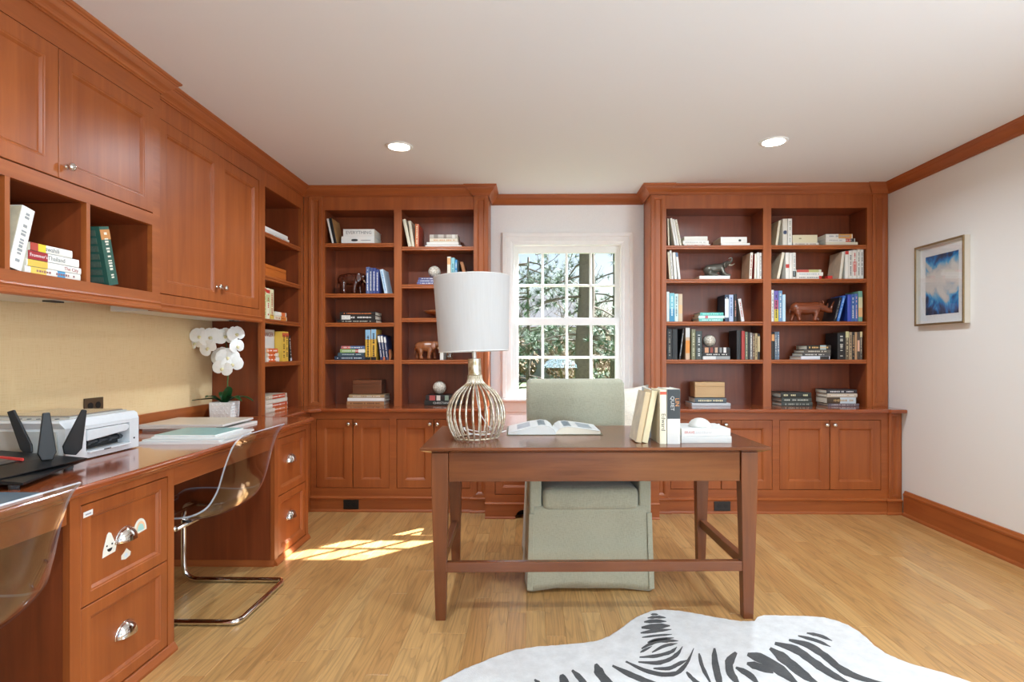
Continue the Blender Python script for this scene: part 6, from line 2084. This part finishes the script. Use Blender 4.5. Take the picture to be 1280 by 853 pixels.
for path in ([(0, 0, 0.086), (-0.05, -0.02, 0.118), (-0.11, -0.04, 0.118), (-0.18, -0.06, 0.112)], [(0, 0, 0.086), (0.03, -0.03, 0.135), (0.05, -0.05, 0.175), (0.055, -0.06, 0.20)], [(0, 0, 0.086), (0.06, 0.01, 0.125), (0.12, 0.02, 0.125), (0.17, 0.02, 0.10)],
             [(0, 0.01, 0.086), (-0.02, 0.03, 0.13), (-0.04, 0.06, 0.15), (-0.06, 0.09, 0.155)], [(0, 0, 0.086), (0.06, -0.04, 0.13), (0.10, -0.07, 0.135), (0.15, -0.09, 0.11)], [(0, 0, 0.086), (-0.04, -0.05, 0.13), (-0.05, -0.08, 0.14), (-0.06, -0.11, 0.135)]):
    strap(path, 0.036)
b = BM()
stemp = smooth_path([(0.012, 0.0, 0.085), (0.02, -0.004, 0.20), (0.026, -0.01, 0.34), (0.018, -0.02, 0.47), (-0.03, -0.03, 0.545), (-0.10, -0.045, 0.545), (-0.165, -0.05, 0.49)], 6)
tube(b, stemp, [0.0042 - 0.002 * i / len(stemp) for i in range(len(stemp))], 7)
obj('stem', b, plain('#4f6b3a', 0.5), orc, world=False, smooth=True)
PETAL = plain('#f4f3ee', 0.55, name='orchid_petal', bscale=30)
def blossom(c, face, size, roll=0.0):
    fz = Vector(face).normalized()
    ux = fz.orthogonal().normalized()
    if abs(fz.z) < 0.95:
        ux = Vector((0, 0, 1)).cross(fz).normalized()
    uy = fz.cross(ux)
    c = Vector(c)
    fl = None
    for k, (a, w, L) in enumerate(((90, .50, .52), (210, .50, .52), (330, .50, .52), (12, .82, .58), (168, .82, .58))):
        b = BM()
        a = R(a) + roll
        d = ux * math.cos(a) + uy * math.sin(a)
        s = fz.cross(d)
        lps = []
        for t_ in (0, 0.2, 0.45, 0.7, 0.9, 1.0):
            ww = w * math.sin(math.pi * min(0.08 + t_ * 0.86, 1)) ** 0.7 * size
            p = c + d * L * t_ * size + fz * size * (0.10 * t_ - 0.12 * t_ * t_ + (0.03 if k > 2 else 0))
            lps.append([tuple(p - s * ww * 0.5 - fz * 0.02 * ww), tuple(p + fz * 0.0012), tuple(p + s * ww * 0.5 - fz * 0.02 * ww), tuple(p - fz * 0.0008)])
        rings(b, lps)
        if fl is None:
            fl = obj('flower', b, PETAL, orc, world=False, smooth=False)
        else:
            obj('petal', b, PETAL, fl, world=False, smooth=False)
    b = BM()
    p = [c, c + fz * 0.012 - uy * 0.004, c + fz * 0.016 - uy * 0.014]
    tube(b, p, [size * .08, size * .10, size * .03], 7)
    obj('lip', b, plain('#e3d9a8', 0.5), fl, world=False, smooth=True)
for c, fc, s_, ro in (((0.030, -0.045, 0.505), (0.35, -0.9, 0.25), 0.095, 0.1), ((-0.045, -0.075, 0.500), (0.3, -0.93, 0.1), 0.098, 0.3), ((-0.105, -0.085, 0.505), (0.1, -0.98, 0.1), 0.090, -0.2), ((0.085, -0.03, 0.52), (0.8, -0.5, 0.2), 0.085, 0.4), ((0.095, -0.04, 0.445), (0.9, -0.4, 0.0), 0.075, 0.2),
                      ((-0.055, -0.085, 0.435), (-0.05, -0.98, -0.1), 0.080, 0.7), ((0.050, -0.060, 0.375), (0.35, -0.93, 0.0), 0.098, 0.0), ((0.000, -0.055, 0.385), (-0.2, -0.95, 0.1), 0.090, 0.5), ((0.075, -0.055, 0.335), (0.5, -0.86, -0.1), 0.090, 0.2), ((0.025, -0.075, 0.310), (0.1, -0.98, -0.15), 0.085, -0.3), ((-0.140, -0.07, 0.465), (-0.3, -0.9, -0.1), 0.066, 0.2)):
    blossom(c, fc, s_ * 1.2, ro)
for c in ((-0.165, -0.05, 0.49), (-0.175, -0.055, 0.462), (-0.155, -0.06, 0.44)):
    b = BM()
    lathe(b, [(0, -0.013), (0.008, -0.007), (0.010, 0.0), (0.007, 0.009), (0, 0.013)], 9, c)
    obj('bud', b, plain('#e6e6cf', 0.5), orc, world=False, smooth=True)

# ================================================================== FRAMED PICTURE
pic = thing('framed_picture', 'abstract blue and white print in a thin gilt frame', 'picture', (XR, 3.69, 1.352))
Y0, Y1, Z0, Z1 = 3.470, 3.913, 1.352, 1.893
ff = faceXn(XR)
def fxn(b, y0, y1, z0, z1, n0, n1):
    box(b, XR - n1, XR - n0, y0, y1, z0, z1)
GILT = plain('#a08a66', 0.32, 0.75, name='gilt_frame', bscale=60, var=0.15)
b = BM()
face_frame(b, lambda u, v, n: (XR - n, u, v), Y0, Y1, Z0, Z1, 0.034, 0.042, [(Y0 + 0.013, Y1 - 0.013, Z0 + 0.013, Z1 - 0.013)])
fr = obj('frame', b, [GILT], pic, bev=0.002)
b = BM()
face_frame(b, lambda u, v, n: (XR - n, u, v), Y0 + 0.0005, Y1 - 0.0005, Z0 + 0.0005, Z1 - 0.0005, 0.001, 0.0338, [(Y0 + 0.014, Y1 - 0.014, Z0 + 0.014, Z1 - 0.014)])
obj('frame_side', b, plain('#dcd6ca', 0.45, bscale=40), pic, label='cream painted side of the frame')
b = BM()
fxn(b, Y0 + 0.0145, Y1 - 0.0145, Z0 + 0.0145, Z1 - 0.0145, 0.002, 0.008)
obj('mat_board', b, plain('#ebe9e6', 0.8, bscale=200), pic)


def art_mat():
    m, nt, p = mat_new('abstract_blue_print')
    tc = nt.nodes.new('ShaderNodeTexCoord')
    n1 = nt.nodes.new('ShaderNodeTexNoise')
    n1.inputs['Scale'].default_value = 7.5
    n1.inputs['Detail'].default_value = 6
    n1.inputs['Distortion'].default_value = 1.1
    nt.links.new(tc.outputs['Object'], n1.inputs['Vector'])
    sp = nt.nodes.new('ShaderNodeSeparateXYZ')
    nt.links.new(tc.outputs['Object'], sp.inputs[0])
    def M(op, a, c, d=None):
        x = nt.nodes.new('ShaderNodeMath')
        x.operation = op
        for i, v in enumerate((a, c, d)):
            if v is None:
                continue
            if isinstance(v, (int, float)):
                x.inputs[i].default_value = v
            else:
                nt.links.new(v, x.inputs[i])
        return x.outputs[0]
    # distance of the height from the pale middle, broken up by noise
    v = M('SUBTRACT', sp.outputs['Z'], 0.295)
    v = M('ABSOLUTE', v, 0)
    v = M('MULTIPLY', v, 4.3)
    k = M('MULTIPLY_ADD', n1.outputs['Fac'], 1.9, -0.95)
    s = M('ADD', v, k)
    cr = nt.nodes.new('ShaderNodeValToRGB')
    el = cr.color_ramp.elements
    el[0].position = 0.16
    el[0].color = lin('#d9d4cc')
    el[1].position = 0.98
    el[1].color = lin('#20304a')
    for pos, c in ((0.34, '#c3c3c2'), (0.46, '#7fb4d2'), (0.58, '#3f98cc'), (0.70, '#2a6fae'), (0.82, '#3a4a68')):
        e = el.new(pos)
        e.color = lin(c)
    nt.links.new(s, cr.inputs['Fac'])
    nt.links.new(cr.outputs['Color'], p.inputs['Base Color'])
    p.inputs['Roughness'].default_value = 0.5
    return m


b = BM()
fxn(b, Y0 + 0.083, Y1 - 0.066, Z0 + 0.070, Z1 - 0.078, 0.0082, 0.0088)
obj('print', b, art_mat(), pic)
b = BM()
fxn(b, Y0 + 0.0146, Y1 - 0.0146, Z0 + 0.0146, Z1 - 0.0146, 0.030, 0.0315)
obj('glass', b, clear('picture_glass', (0.98, 0.98, 0.98), 1.45, 0.02), pic)

# ================================================================== CARVED ANIMALS
def capsule(bm, a, ra, c, rc, n=12):
    """a closed tapered limb with rounded ends"""
    a, c = Vector(a), Vector(c)
    d = (c - a)
    L = max(d.length, 1e-5)
    t_ = d / L
    pts, rad = [], []
    for k in range(5):
        g = R(90 * k / 4)
        pts.append(a - t_ * ra * math.cos(g))
        rad.append(max(ra * math.sin(g), ra * 0.05))
    for k in range(5):
        g = R(90 * k / 4)
        pts.append(c + t_ * rc * math.sin(g))
        rad.append(max(rc * math.cos(g), rc * 0.05))
    tube(bm, pts, rad, n)


def skin(name, nodes, edges, mat, parent, vox=0.0035, xs=1.0):
    """one continuous body grown round a skeleton of (x, y, z, radius) joints"""
    bm = BM()
    for a, c in edges:
        p, q = nodes[a], nodes[c]
        capsule(bm, (p[0] * xs, p[1], p[2]), p[3], (q[0] * xs, q[1], q[2]), q[3])
    o = obj(name, bm, mat, parent, world=False, smooth=True)
    r_ = o.modifiers.new('join', 'REMESH')
    r_.mode = 'VOXEL'
    r_.voxel_size = vox
    r_.use_smooth_shade = True
    sm = o.modifiers.new('soften', 'SMOOTH')
    sm.factor = 0.5
    sm.iterations = 4
    return o


def blob(name, mat, parent, c, r, rot=(0, 0, 0), n=10):
    b = BM()
    bmesh.ops.create_uvsphere(b, u_segments=n + 2, v_segments=n, radius=1.0)
    M_ = Matrix.Translation(c) @ Matrix.Rotation(rot[2], 4, 'Z') @ Matrix.Rotation(rot[1], 4, 'Y') @ Matrix.Rotation(rot[0], 4, 'X') @ Matrix.Diagonal((*r, 1))
    bmesh.ops.transform(b, matrix=M_, verts=b.verts)
    return obj(name, b, mat, parent, world=False, smooth=True)


def elephant(label, loc, h, mat, tuskmat, step=0.10, rz=0.0, xs=0.76):
    t = thing('elephant_figurine', label, 'figurine', loc, rz, 'carved elephants in the bookcases')
    ORG[t.name] = Vector()
    s = h
    nodes = [(-0.05, 0, .66, .27), (-.42, 0, .64, .24), (.34, 0, .68, .24), (.54, 0, .74, .19), (.70, 0, .74, .17), (.82, 0, .60, .10), (.90, 0, .44, .075), (.93, 0, .26, .055), (.93, 0, .13, .042), (1.0, 0, .08, .032),
             (.40 + step, .15, .40, .105), (.42 + step, .155, .18, .085), (.44 + step, .155, .104, .10), (.36 - step, -.15, .40, .105), (.33 - step, -.155, .18, .085), (.33 - step, -.155, .104, .10),
             (-.44 - step, .15, .40, .12), (-.50 - step, .155, .20, .085), (-.49 - step, .155, .104, .10), (-.40 + step, -.15, .40, .12), (-.40 + step, -.155, .20, .085), (-.37 + step, -.155, .104, .10),
             (-.64, 0, .66, .05), (-.73, 0, .48, .026), (-.75, 0, .30, .022)]
    E = [(0, 1), (0, 2), (2, 3), (3, 4), (4, 5), (5, 6), (6, 7), (7, 8), (8, 9), (2, 10), (10, 11), (11, 12), (2, 13), (13, 14), (14, 15), (1, 16), (16, 17), (17, 18), (1, 19), (19, 20), (20, 21), (1, 22), (22, 23), (23, 24)]
    dz = -0.004
    nodes = [(x * s, y * s, (z + dz) * s, r * s) for x, y, z, r in nodes]
    skin('body', nodes, E, mat, t, xs=xs)
    for sd in (-1, 1):
        blob('ear', mat, t, (.54 * s * xs, sd * .22 * s, .70 * s), (.13 * s, .026 * s, .20 * s), (0, 0, R(-20) * sd))
        b = BM()
        tube(b, smooth_path([(.78 * s * xs, sd * .09 * s, .60 * s), (.90 * s * xs, sd * .12 * s, .50 * s), (1.04 * s * xs, sd * .11 * s, .50 * s)], 4), [.028 * s] * 4 + [.02 * s] * 4 + [.008 * s], 7)
        obj('tusk', b, tuskmat, t, world=False, smooth=True)
    return t


MAHOG = wood('dark_carved_wood', '#5a2a1a', '#2c120b', 'Z', rough=0.22, coat=0.5, fine=4)
TANW = wood('tan_carved_wood', '#a5643a', '#6f3a1f', 'Z', rough=0.3, coat=0.3, fine=4)
REDW = wood('red_carved_wood', '#8f4a2b', '#5b2a18', 'X', rough=0.25, coat=0.4, fine=4)
IVORY = plain('#d9b48a', 0.35, name='pale_tusk')
elephant('dark polished wood elephant walking, beside blue books in the corner bay', (-1.420, 4.36, SHZ['A'][1] + 0.0012), 0.182, MAHOG, IVORY, 0.06)
elephant('small tan wood elephant walking, on the shelf behind the lamp shade', (-0.828, 4.36, SHZ['B'][3] + 0.0012), 0.158, TANW, IVORY, 0.10)

# crouching bronze elephant with raised trunk
BRZ = plain('#6a665c', 0.34, 0.6, name='dark_bronze', bscale=30, var=0.3)
t = thing('elephant_figurine', 'dark bronze elephant crouching with trunk raised, on a white book', 'figurine', (1.420, 4.36, SHZ['C'][1] + 0.0286), 0, 'carved elephants in the bookcases')
ORG[t.name] = Vector()
s = 0.135
nodes = [(-.05, 0, .46, .27), (-.42, 0, .40, .28), (.30, 0, .54, .22), (.48, 0, .66, .15), (.64, 0, .76, .15), (.80, 0, .80, .085), (.93, 0, .92, .06), (.94, 0, 1.06, .05), (.83, 0, 1.10, .042), (.76, 0, 1.02, .036),
         (.40, .20, .24, .11), (.55, .22, .09, .085), (.78, .22, .072, .07), (.38, -.20, .24, .11), (.52, -.22, .09, .085), (.74, -.22, .072, .07),
         (-.40, .24, .20, .16), (-.20, .26, .104, .10), (.02, .26, .084, .08), (-.40, -.24, .20, .16), (-.22, -.26, .104, .10), (0.0, -.26, .084, .08)]
E = [(0, 1), (0, 2), (2, 3), (3, 4), (4, 5), (5, 6), (6, 7), (7, 8), (8, 9), (2, 10), (10, 11), (11, 12), (2, 13), (13, 14), (14, 15), (1, 16), (16, 17), (17, 18), (1, 19), (19, 20), (20, 21)]
skin('body', [(x * s, y * s, z * s, r * s) for x, y, z, r in nodes], E, BRZ, t)
for sd in (-1, 1):
    blob('ear', BRZ, t, (.52 * s, sd * .20 * s, .66 * s), (.16 * s, .03 * s, .18 * s), (0, R(20), R(-30) * sd))
    b = BM()
    tube(b, smooth_path([(.74 * s, sd * .09 * s, .68 * s), (.92 * s, sd * .11 * s, .66 * s), (1.06 * s, sd * .10 * s, .74 * s)], 4), [.03 * s] * 4 + [.022 * s] * 4 + [.008 * s], 7)
    obj('tusk', b, plain('#b8ad98', 0.3, 0.5), t, world=False, smooth=True)

# rhinoceros
t = thing('rhinoceros_figurine', 'reddish carved wood rhinoceros walking on the third shelf by the picture wall', 'figurine', (2.100, 4.325, SHZ['D'][2] + 0.0012), 0)
ORG[t.name] = Vector()
s = 0.163
nodes = [(0, 0, .62, .31), (-.50, 0, .64, .29), (.44, 0, .67, .28), (.68, 0, .70, .21), (.90, 0, .62, .16), (1.08, 0, .54, .125), (1.20, 0, .50, .10),
         (.52, .15, .36, .12), (.60, .155, .18, .085), (.66, .155, .10, .095), (.42, -.15, .36, .12), (.36, -.155, .18, .085), (.36, -.155, .10, .095),
         (-.58, .15, .38, .14), (-.64, .155, .20, .085), (-.66, .155, .10, .095), (-.48, -.15, .38, .14), (-.46, -.155, .20, .085), (-.42, -.155, .10, .095), (-.76, 0, .68, .05), (-.84, 0, .52, .028), (-.84, 0, .36, .03)]
E = [(0, 1), (0, 2), (2, 3), (3, 4), (4, 5), (5, 6), (2, 7), (7, 8), (8, 9), (2, 10), (10, 11), (11, 12), (1, 13), (13, 14), (14, 15), (1, 16), (16, 17), (17, 18), (1, 19), (19, 20), (20, 21)]
skin('body', [(x * s * 0.93, y * s, (z - .004) * s, r * s) for x, y, z, r in nodes], E, REDW, t)
for pts, rr_ in (([(1.20, 0, .54), (1.28, 0, .72), (1.40, 0, .98)], (.085, .06, .008)), ([(1.02, 0, .62), (1.05, 0, .76), (1.09, 0, .90)], (.07, .045, .008))):
    b = BM()
    tube(b, [(x * s * 0.93, y * s, z * s) for x, y, z in pts], [q * s for q in rr_], 8)
    obj('horn', b, IVORY if len(rr_) == 9 else REDW, t, world=False, smooth=True)
for sd in (-1, 1):
    blob('ear', REDW, t, (.73 * s, sd * .11 * s, .88 * s), (.04 * s, .05 * s, .10 * s), (0, R(-15), 0), 8)

# ================================================================== BALLS, BOXES, BOWL
def ball(label, c, r):
    b = BM()
    bmesh.ops.create_uvsphere(b, u_segments=24, v_segments=14, radius=r)
    bmesh.ops.translate(b, verts=b.verts, vec=c)
    m, nt, p = mat_new('mosaic_shell')
    tc = nt.nodes.new('ShaderNodeTexCoord')
    v = nt.nodes.new('ShaderNodeTexVoronoi')
    v.feature = 'DISTANCE_TO_EDGE'
    v.inputs['Scale'].default_value = 70
    nt.links.new(tc.outputs['Object'], v.inputs['Vector'])
    cr = nt.nodes.new('ShaderNodeValToRGB')
    cr.color_ramp.elements[0].position = 0.03
    cr.color_ramp.elements[0].color = lin('#a89a84')
    cr.color_ramp.elements[1].position = 0.12
    cr.color_ramp.elements[1].color = lin('#ddd5c6')
    nt.links.new(v.outputs['Distance'], cr.inputs['Fac'])
    nt.links.new(cr.outputs['Color'], p.inputs['Base Color'])
    p.inputs['Roughness'].default_value = 0.45
    solo('decorative_ball', b, m, label, 'ball', (c[0], c[1], c[2] - r), 'pale decorative balls', smooth=True)


ball('pale mosaic ball on violet-blue books on the second shelf above the lamp', (-0.763, 4.37, SHZ['B'][1] + 0.0586 + 0.049), 0.0485)
ball('pale mosaic ball on two black books just behind the lamp base', (-0.726, 4.385, ZT + 0.0805 + 0.0525), 0.0520)
ball('pale mosaic ball on black books in the window-side bay', (1.371, 4.36, SHZ['C'][3] + 0.0945 + 0.0485), 0.0480)


def wbox(label, x0, x1, y0, y1, z0, z1, mat, lidz=0.72):
    t = thing('wooden_box', label, 'box', ((x0 + x1) / 2, (y0 + y1) / 2, z0))
    zl = z0 + (z1 - z0) * lidz
    obj('base', bxo(x0, x1, y0, y1, z0, zl - 0.0006), mat, t, bev=0.002)
    obj('lid', bxo(x0 - 0.0005, x1 + 0.0005, y0 - 0.0005, y1 + 0.0005, zl, z1), mat, t, bev=0.003)
    return t


wbox('dark brown wooden box on the lowest books of the corner bay', -1.394, -1.170, 4.33, 4.46, ZT + 0.0860, ZT + 0.194, wood('brown_box_wood', '#7a4528', '#4e2915', 'X', rough=0.4, fine=2))
wbox('pale tan stone box on grey books in the window-side bay', 1.249, 1.476, 4.315, 4.45, ZT + 0.0645, ZT + 0.181, wood('tan_box', '#cda979', '#b58d5c', 'X', rough=0.5, fine=0.8))
t = wbox('orange-brown wooden box on the second shelf of the narrow bookcase', -1.96, -1.778, 3.705, 4.02, z2 + 0.0004, z2 + 0.083, wood('orange_box_wood', '#c96f2c', '#a04e18', 'Y', rough=0.3, fine=2))
b = BM()     # footed wooden bowl
lathe(b, [(0.0, 0.001), (0.042, 0.0), (0.044, 0.006), (0.028, 0.014), (0.026, 0.022), (0.060, 0.032), (0.100, 0.046), (0.118, 0.062), (0.112, 0.062), (0.09, 0.050), (0.05, 0.040), (0, 0.036)], 28, (-0.732, 4.38, SHZ['B'][2] + 0.0004))
solo('footed_bowl', b, TANW, 'shallow footed wooden bowl on the third shelf behind the lamp shade', 'bowl', (-0.732, 4.38, SHZ['B'][2] + 0.0004), smooth=True)
book('thin white book standing beside the tan elephant, under the shade edge', 0.026, 0.15, 0.13, W_, None, (-0.706, YU + 0.02, SHZ['B'][3] + 0.0004))
t = thing('glass_jar', 'small clear glass jar on the fourth shelf, below the lamp shade', 'jar', (-0.640, 4.31, SHZ['B'][3] + 0.0004))
b = BM()
lathe(b, [(0, 0), (0.030, 0), (0.032, 0.004), (0.032, 0.06), (0.026, 0.068), (0.026, 0.074), (0.023, 0.074), (0.023, 0.066), (0.029, 0.058), (0.029, 0.006), (0, 0.005)], 22, (-0.640, 4.31, SHZ['B'][3] + 0.0004))
obj('glass', b, clear('jar_glass', (0.9, 0.93, 0.93), 1.5, 0.03, 1.4), t, smooth=True)
b = BM()
lathe(b, [(0, 0.0745), (0.028, 0.0745), (0.028, 0.086), (0, 0.088)], 22, (-0.640, 4.31, SHZ['B'][3] + 0.0004))
obj('lid', b, CHROME, t)
b = BM()     # small arched bookend beyond the navy books
prof = [(-0.012, 0.0), (0.012, 0.0), (0.016, 0.03), (0.010, 0.065), (0.0, 0.085), (-0.006, 0.065), (-0.002, 0.03)]
rings(b, [[(-1.100 + x, y, SHZ['A'][3] + 0.0004 + z) for x, z in prof] for y in (4.30, 4.36)])
solo('bookend', b, TANW, 'small brown carved bookend at the end of the navy books', 'bookend', (-1.100, 4.33, SHZ['A'][3] + 0.0004), bev=0.003)
b = BM()
box(b, 2.246, 2.282, 4.29, 4.34, SHZ['D'][1] + 0.0003, SHZ['D'][1] + 0.026)
solo('small_box', b, plain('#c9302c', 0.4), 'small red box next to the flat stack on the second shelf by the picture', 'box', (2.264, 4.315, SHZ['D'][1] + 0.0003), bev=0.003)

# ================================================================== OUTDOORS, BEYOND THE WINDOW
GZ = -0.5
lawn_m = plain('#5c6e42', 0.9, name='lawn_green', bscale=3, var=0.3, bump=0.4)
obj('lawn', bxo(-25, 30, 4.9, 60, GZ - 0.3, GZ), lawn_m, kind='structure')
BARK = plain('#6a5c50', 0.9, name='grey_brown_bark', bscale=14, var=0.4, bump=0.8)
BARK2 = plain('#75634f', 0.9, name='tan_bark', bscale=14, var=0.35, bump=0.5)
NEEDLE = plain('#4a6540', 0.7, name='pine_needles', bscale=2, var=0.35)
NEEDLE2 = plain('#7d9a58', 0.7, name='shrub_leaves', bscale=2, var=0.4)
TAN = plain('#8f7552', 0.8, name='dry_leaves', bscale=2, var=0.4)


def tuft_mesh(bm, c, d, L, n, rnd, w=0.006):
    """a puff of long needles"""
    for k in range(n):
        v = Vector((rnd.gauss(0, 1), rnd.gauss(0, 1), rnd.gauss(0, 1))).normalized() * 0.9 + d * 0.9
        v.normalize()
        s = v.orthogonal().normalized() * w
        q = c + v * L * rnd.uniform(0.7, 1.1)
        bm.faces.new((bm.verts.new(c - s), bm.verts.new(c + s), bm.verts.new(q)))


def pine(label, x, y, h, r, lean, seed, nb, zlo):
    rnd = random.Random(seed)
    t = thing('pine_tree', label, 'tree', (x, y, GZ))
    b = BM()
    top = Vector((x + lean, y, GZ + h))
    base = Vector((x, y, GZ))
    P = [base.lerp(top, k / 10) + Vector((rnd.uniform(-.03, .03), rnd.uniform(-.03, .03), 0)) for k in range(11)]
    tube(b, P, [r * (1 - 0.6 * k / 10) for k in range(11)], 10)
    obj('trunk', b, BARK, t, smooth=True)
    bb, nn = BM(), BM()
    for k in range(nb):
        z = rnd.uniform(zlo, h * 0.98)
        a = rnd.uniform(0, 2 * math.pi)
        L = rnd.uniform(1.0, 2.3) * (1 - 0.4 * z / h)
        p0 = base.lerp(top, z / h)
        d = Vector((math.cos(a), math.sin(a), rnd.uniform(-0.25, 0.25)))
        pts = [p0 + d * L * q + Vector((0, 0, -0.25 * L * q * q)) + Vector((rnd.uniform(-.04, .04), rnd.uniform(-.04, .04), 0)) for q in (0, .3, .6, 1.0)]
        tube(bb, pts, [0.028, 0.02, 0.014, 0.006], 5)
        for m in range(15):
            q = rnd.uniform(0.4, 1.0)
            p = pts[2].lerp(pts[3], (q - .6) / .4) if q > .6 else pts[1].lerp(pts[2], (q - .3) / .3)
            dd = Vector((rnd.gauss(0, 1), rnd.gauss(0, 1), rnd.gauss(0.3, 0.6))).normalized()
            e = p + dd * rnd.uniform(0.08, 0.3)
            tube(bb, [p, e], [0.006, 0.003], 3, caps=False)
            tuft_mesh(nn, e, dd, 0.17, 36, rnd, 0.005)
    obj('branches', bb, BARK, t, kind='stuff')
    obj('needles', nn, NEEDLE, t, kind='stuff')


pine('big pine trunk with needle boughs, straight behind the window panes', 1.02, 11.0, 9.0, 0.20, 0.10, 4, 46, 0.9)
pine('slimmer pine at the far upper corner of the window view', 2.40, 16.0, 11.0, 0.17, 0.05, 8, 26, 3.0)
pine('young low pine with boughs near the ground in the window view', -0.1, 17.2, 4.6, 0.07, 0.0, 12, 34, 0.4)


def bare_tree_mesh(seed, h, r):
    rnd = random.Random(seed)
    b = BM()
    def grow(p, d, L, r_, lvl):
        n = 4
        pts = [p]
        for k in range(n):
            d = (d + Vector((rnd.gauss(0, .13), rnd.gauss(0, .13), rnd.gauss(0.03, .08)))).normalized()
            pts.append(pts[-1] + d * L / n)
        tube(b, pts, [r_ * (1 - .45 * k / n) for k in range(n + 1)], 5 if lvl < 2 else 3, caps=False)
        if lvl >= 4:
            return
        for k in range(4 if lvl < 3 else 2):
            j = rnd.randint(1, n)
            a = rnd.uniform(0, 2 * math.pi)
            side = Vector((math.cos(a), math.sin(a), rnd.uniform(-.1, .7))).normalized()
            grow(pts[j], (d * .55 + side).normalized(), L * rnd.uniform(.55, .8), r_ * .55, lvl + 1)
    grow(Vector((0, 0, 0)), Vector((0, 0, 1)), h * .4, r, 0)
    grow(Vector((0, 0, h * .36)), Vector((0.1, 0, 1)), h * .4, r * .7, 1)
    bmesh.ops.recalc_face_normals(b, faces=b.faces)
    me = bpy.data.meshes.new('bare_tree')
    b.to_mesh(me)
    b.free()
    me.materials.append(BARK2 if seed % 2 else BARK)
    return me


tm = [bare_tree_mesh(s, 5.0 + s % 3, 0.08) for s in (1, 2, 3, 4)]
rnd = random.Random(21)
SPOTS = [(-3.0, 14.5), (-0.9, 22.0), (2.4, 20.0), (4.6, 17.0), (-3.9, 18.6), (-2.0, 25.0), (1.2, 23.5), (3.9, 23.5), (6.0, 22.0), (-4.6, 25.2), (2.2, 28.0), (5.2, 26.5), (7.6, 27.5), (-4.4, 28.6)]
for k, (x, y) in enumerate(SPOTS):
    o = bpy.data.objects.new('bare_tree', tm[k % 4])
    o.location = (x, y, GZ)
    o.rotation_euler = (0, 0, rnd.uniform(0, 6.28))
    sc = rnd.uniform(0.8, 1.15)
    o.scale = (sc * 0.8, sc * 0.8, sc)
    COL.objects.link(o)
    reg(o, 'leafless brown tree among the woods seen through the window', 'tree', 'leafless trees beyond the window')


def leaf_shrub(label, x, y, rx, rz_, n, mat, seed, size, group=None):
    rnd = random.Random(seed)
    t = thing('shrub', label, 'shrub', (x, y, GZ), group=group)
    b = BM()
    for k in range(9):
        a = rnd.uniform(0, 6.28)
        tube(b, [(x, y, GZ), (x + math.cos(a) * rx * .4, y + math.sin(a) * rx * .4, GZ + rz_ * .6), (x + math.cos(a) * rx * .8, y + math.sin(a) * rx * .8, GZ + rz_ * rnd.uniform(.8, 1.3))], [.02, .013, .005], 4)
    obj('stem', b, BARK2, t)
    b = BM()
    for k in range(n):
        v = Vector((rnd.gauss(0, 1), rnd.gauss(0, 1), rnd.gauss(0, 1))).normalized() * rnd.random() ** .4
        c = Vector((x + v.x * rx, y + v.y * rx, GZ + rz_ * (0.75 + v.z * .75)))
        d = Vector((rnd.gauss(0, 1), rnd.gauss(0, 1), rnd.gauss(0, 1))).normalized()
        s = d.orthogonal().normalized() * size * .5
        b.faces.new((b.verts.new(c - d * size), b.verts.new(c + s), b.verts.new(c + d * size), b.verts.new(c - s)))
    obj('foliage', b, mat, t, kind='stuff')


leaf_shrub('yellow-green shrub low behind the window pane nearest the lamp', 0.15, 8.0, 0.55, 0.75, 2600, NEEDLE2, 1, 0.035)
leaf_shrub('yellow-green shrub at the far corner of the window view', 2.3, 13.6, 0.7, 0.7, 2200, NEEDLE2, 2, 0.045)
for k, (x, y) in enumerate(((-6.0, 32.2), (-3.4, 32.2), (-0.8, 32.2), (1.8, 32.2), (4.4, 32.2), (7.0, 32.2), (9.6, 32.2))):
    leaf_shrub('tan dry-leaved shrub at the far edge of the lawn', x, y, 1.22, 1.7, 1500, TAN, 40 + k, 0.10, 'dry shrubs beyond the lawn')

hs = thing('house', 'white clapboard house far off behind the trees', 'house', (0.8, 34, GZ))
WALLC = plain('#e3e5e8', 0.7, name='white_clapboard')
obj('wall', bxo(-0.8, 3.0, 34, 39, GZ, GZ + 3.2), WALLC, hs)
b = BM()
for k in range(12):
    box(b, -0.8, 3.0, 33.96, 33.995, GZ + 0.2 + k * 0.25, GZ + 0.43 + k * 0.25)
obj('clapboard', b, WALLC, hs, kind='stuff')
b = BM()
rings(b, [[(-1.1, 33.6, GZ + 3.2), (-1.1, 39.4, GZ + 3.2), (-1.1, 36.5, GZ + 5.4)], [(3.3, 33.6, GZ + 3.2), (3.3, 39.4, GZ + 3.2), (3.3, 36.5, GZ + 5.4)]])
obj('roof', b, plain('#6d6a6c', 0.9), hs)
for x in (0.0, 1.6):
    w = obj('window', bxo(x, x + 0.7, 33.90, 33.955, GZ + 1.2, GZ + 2.4), WHITE_PAINT, hs)
    obj('pane', bxo(x + 0.08, x + 0.62, 33.88, 33.899, GZ + 1.28, GZ + 2.32), plain('#3d4650', 0.15), w)
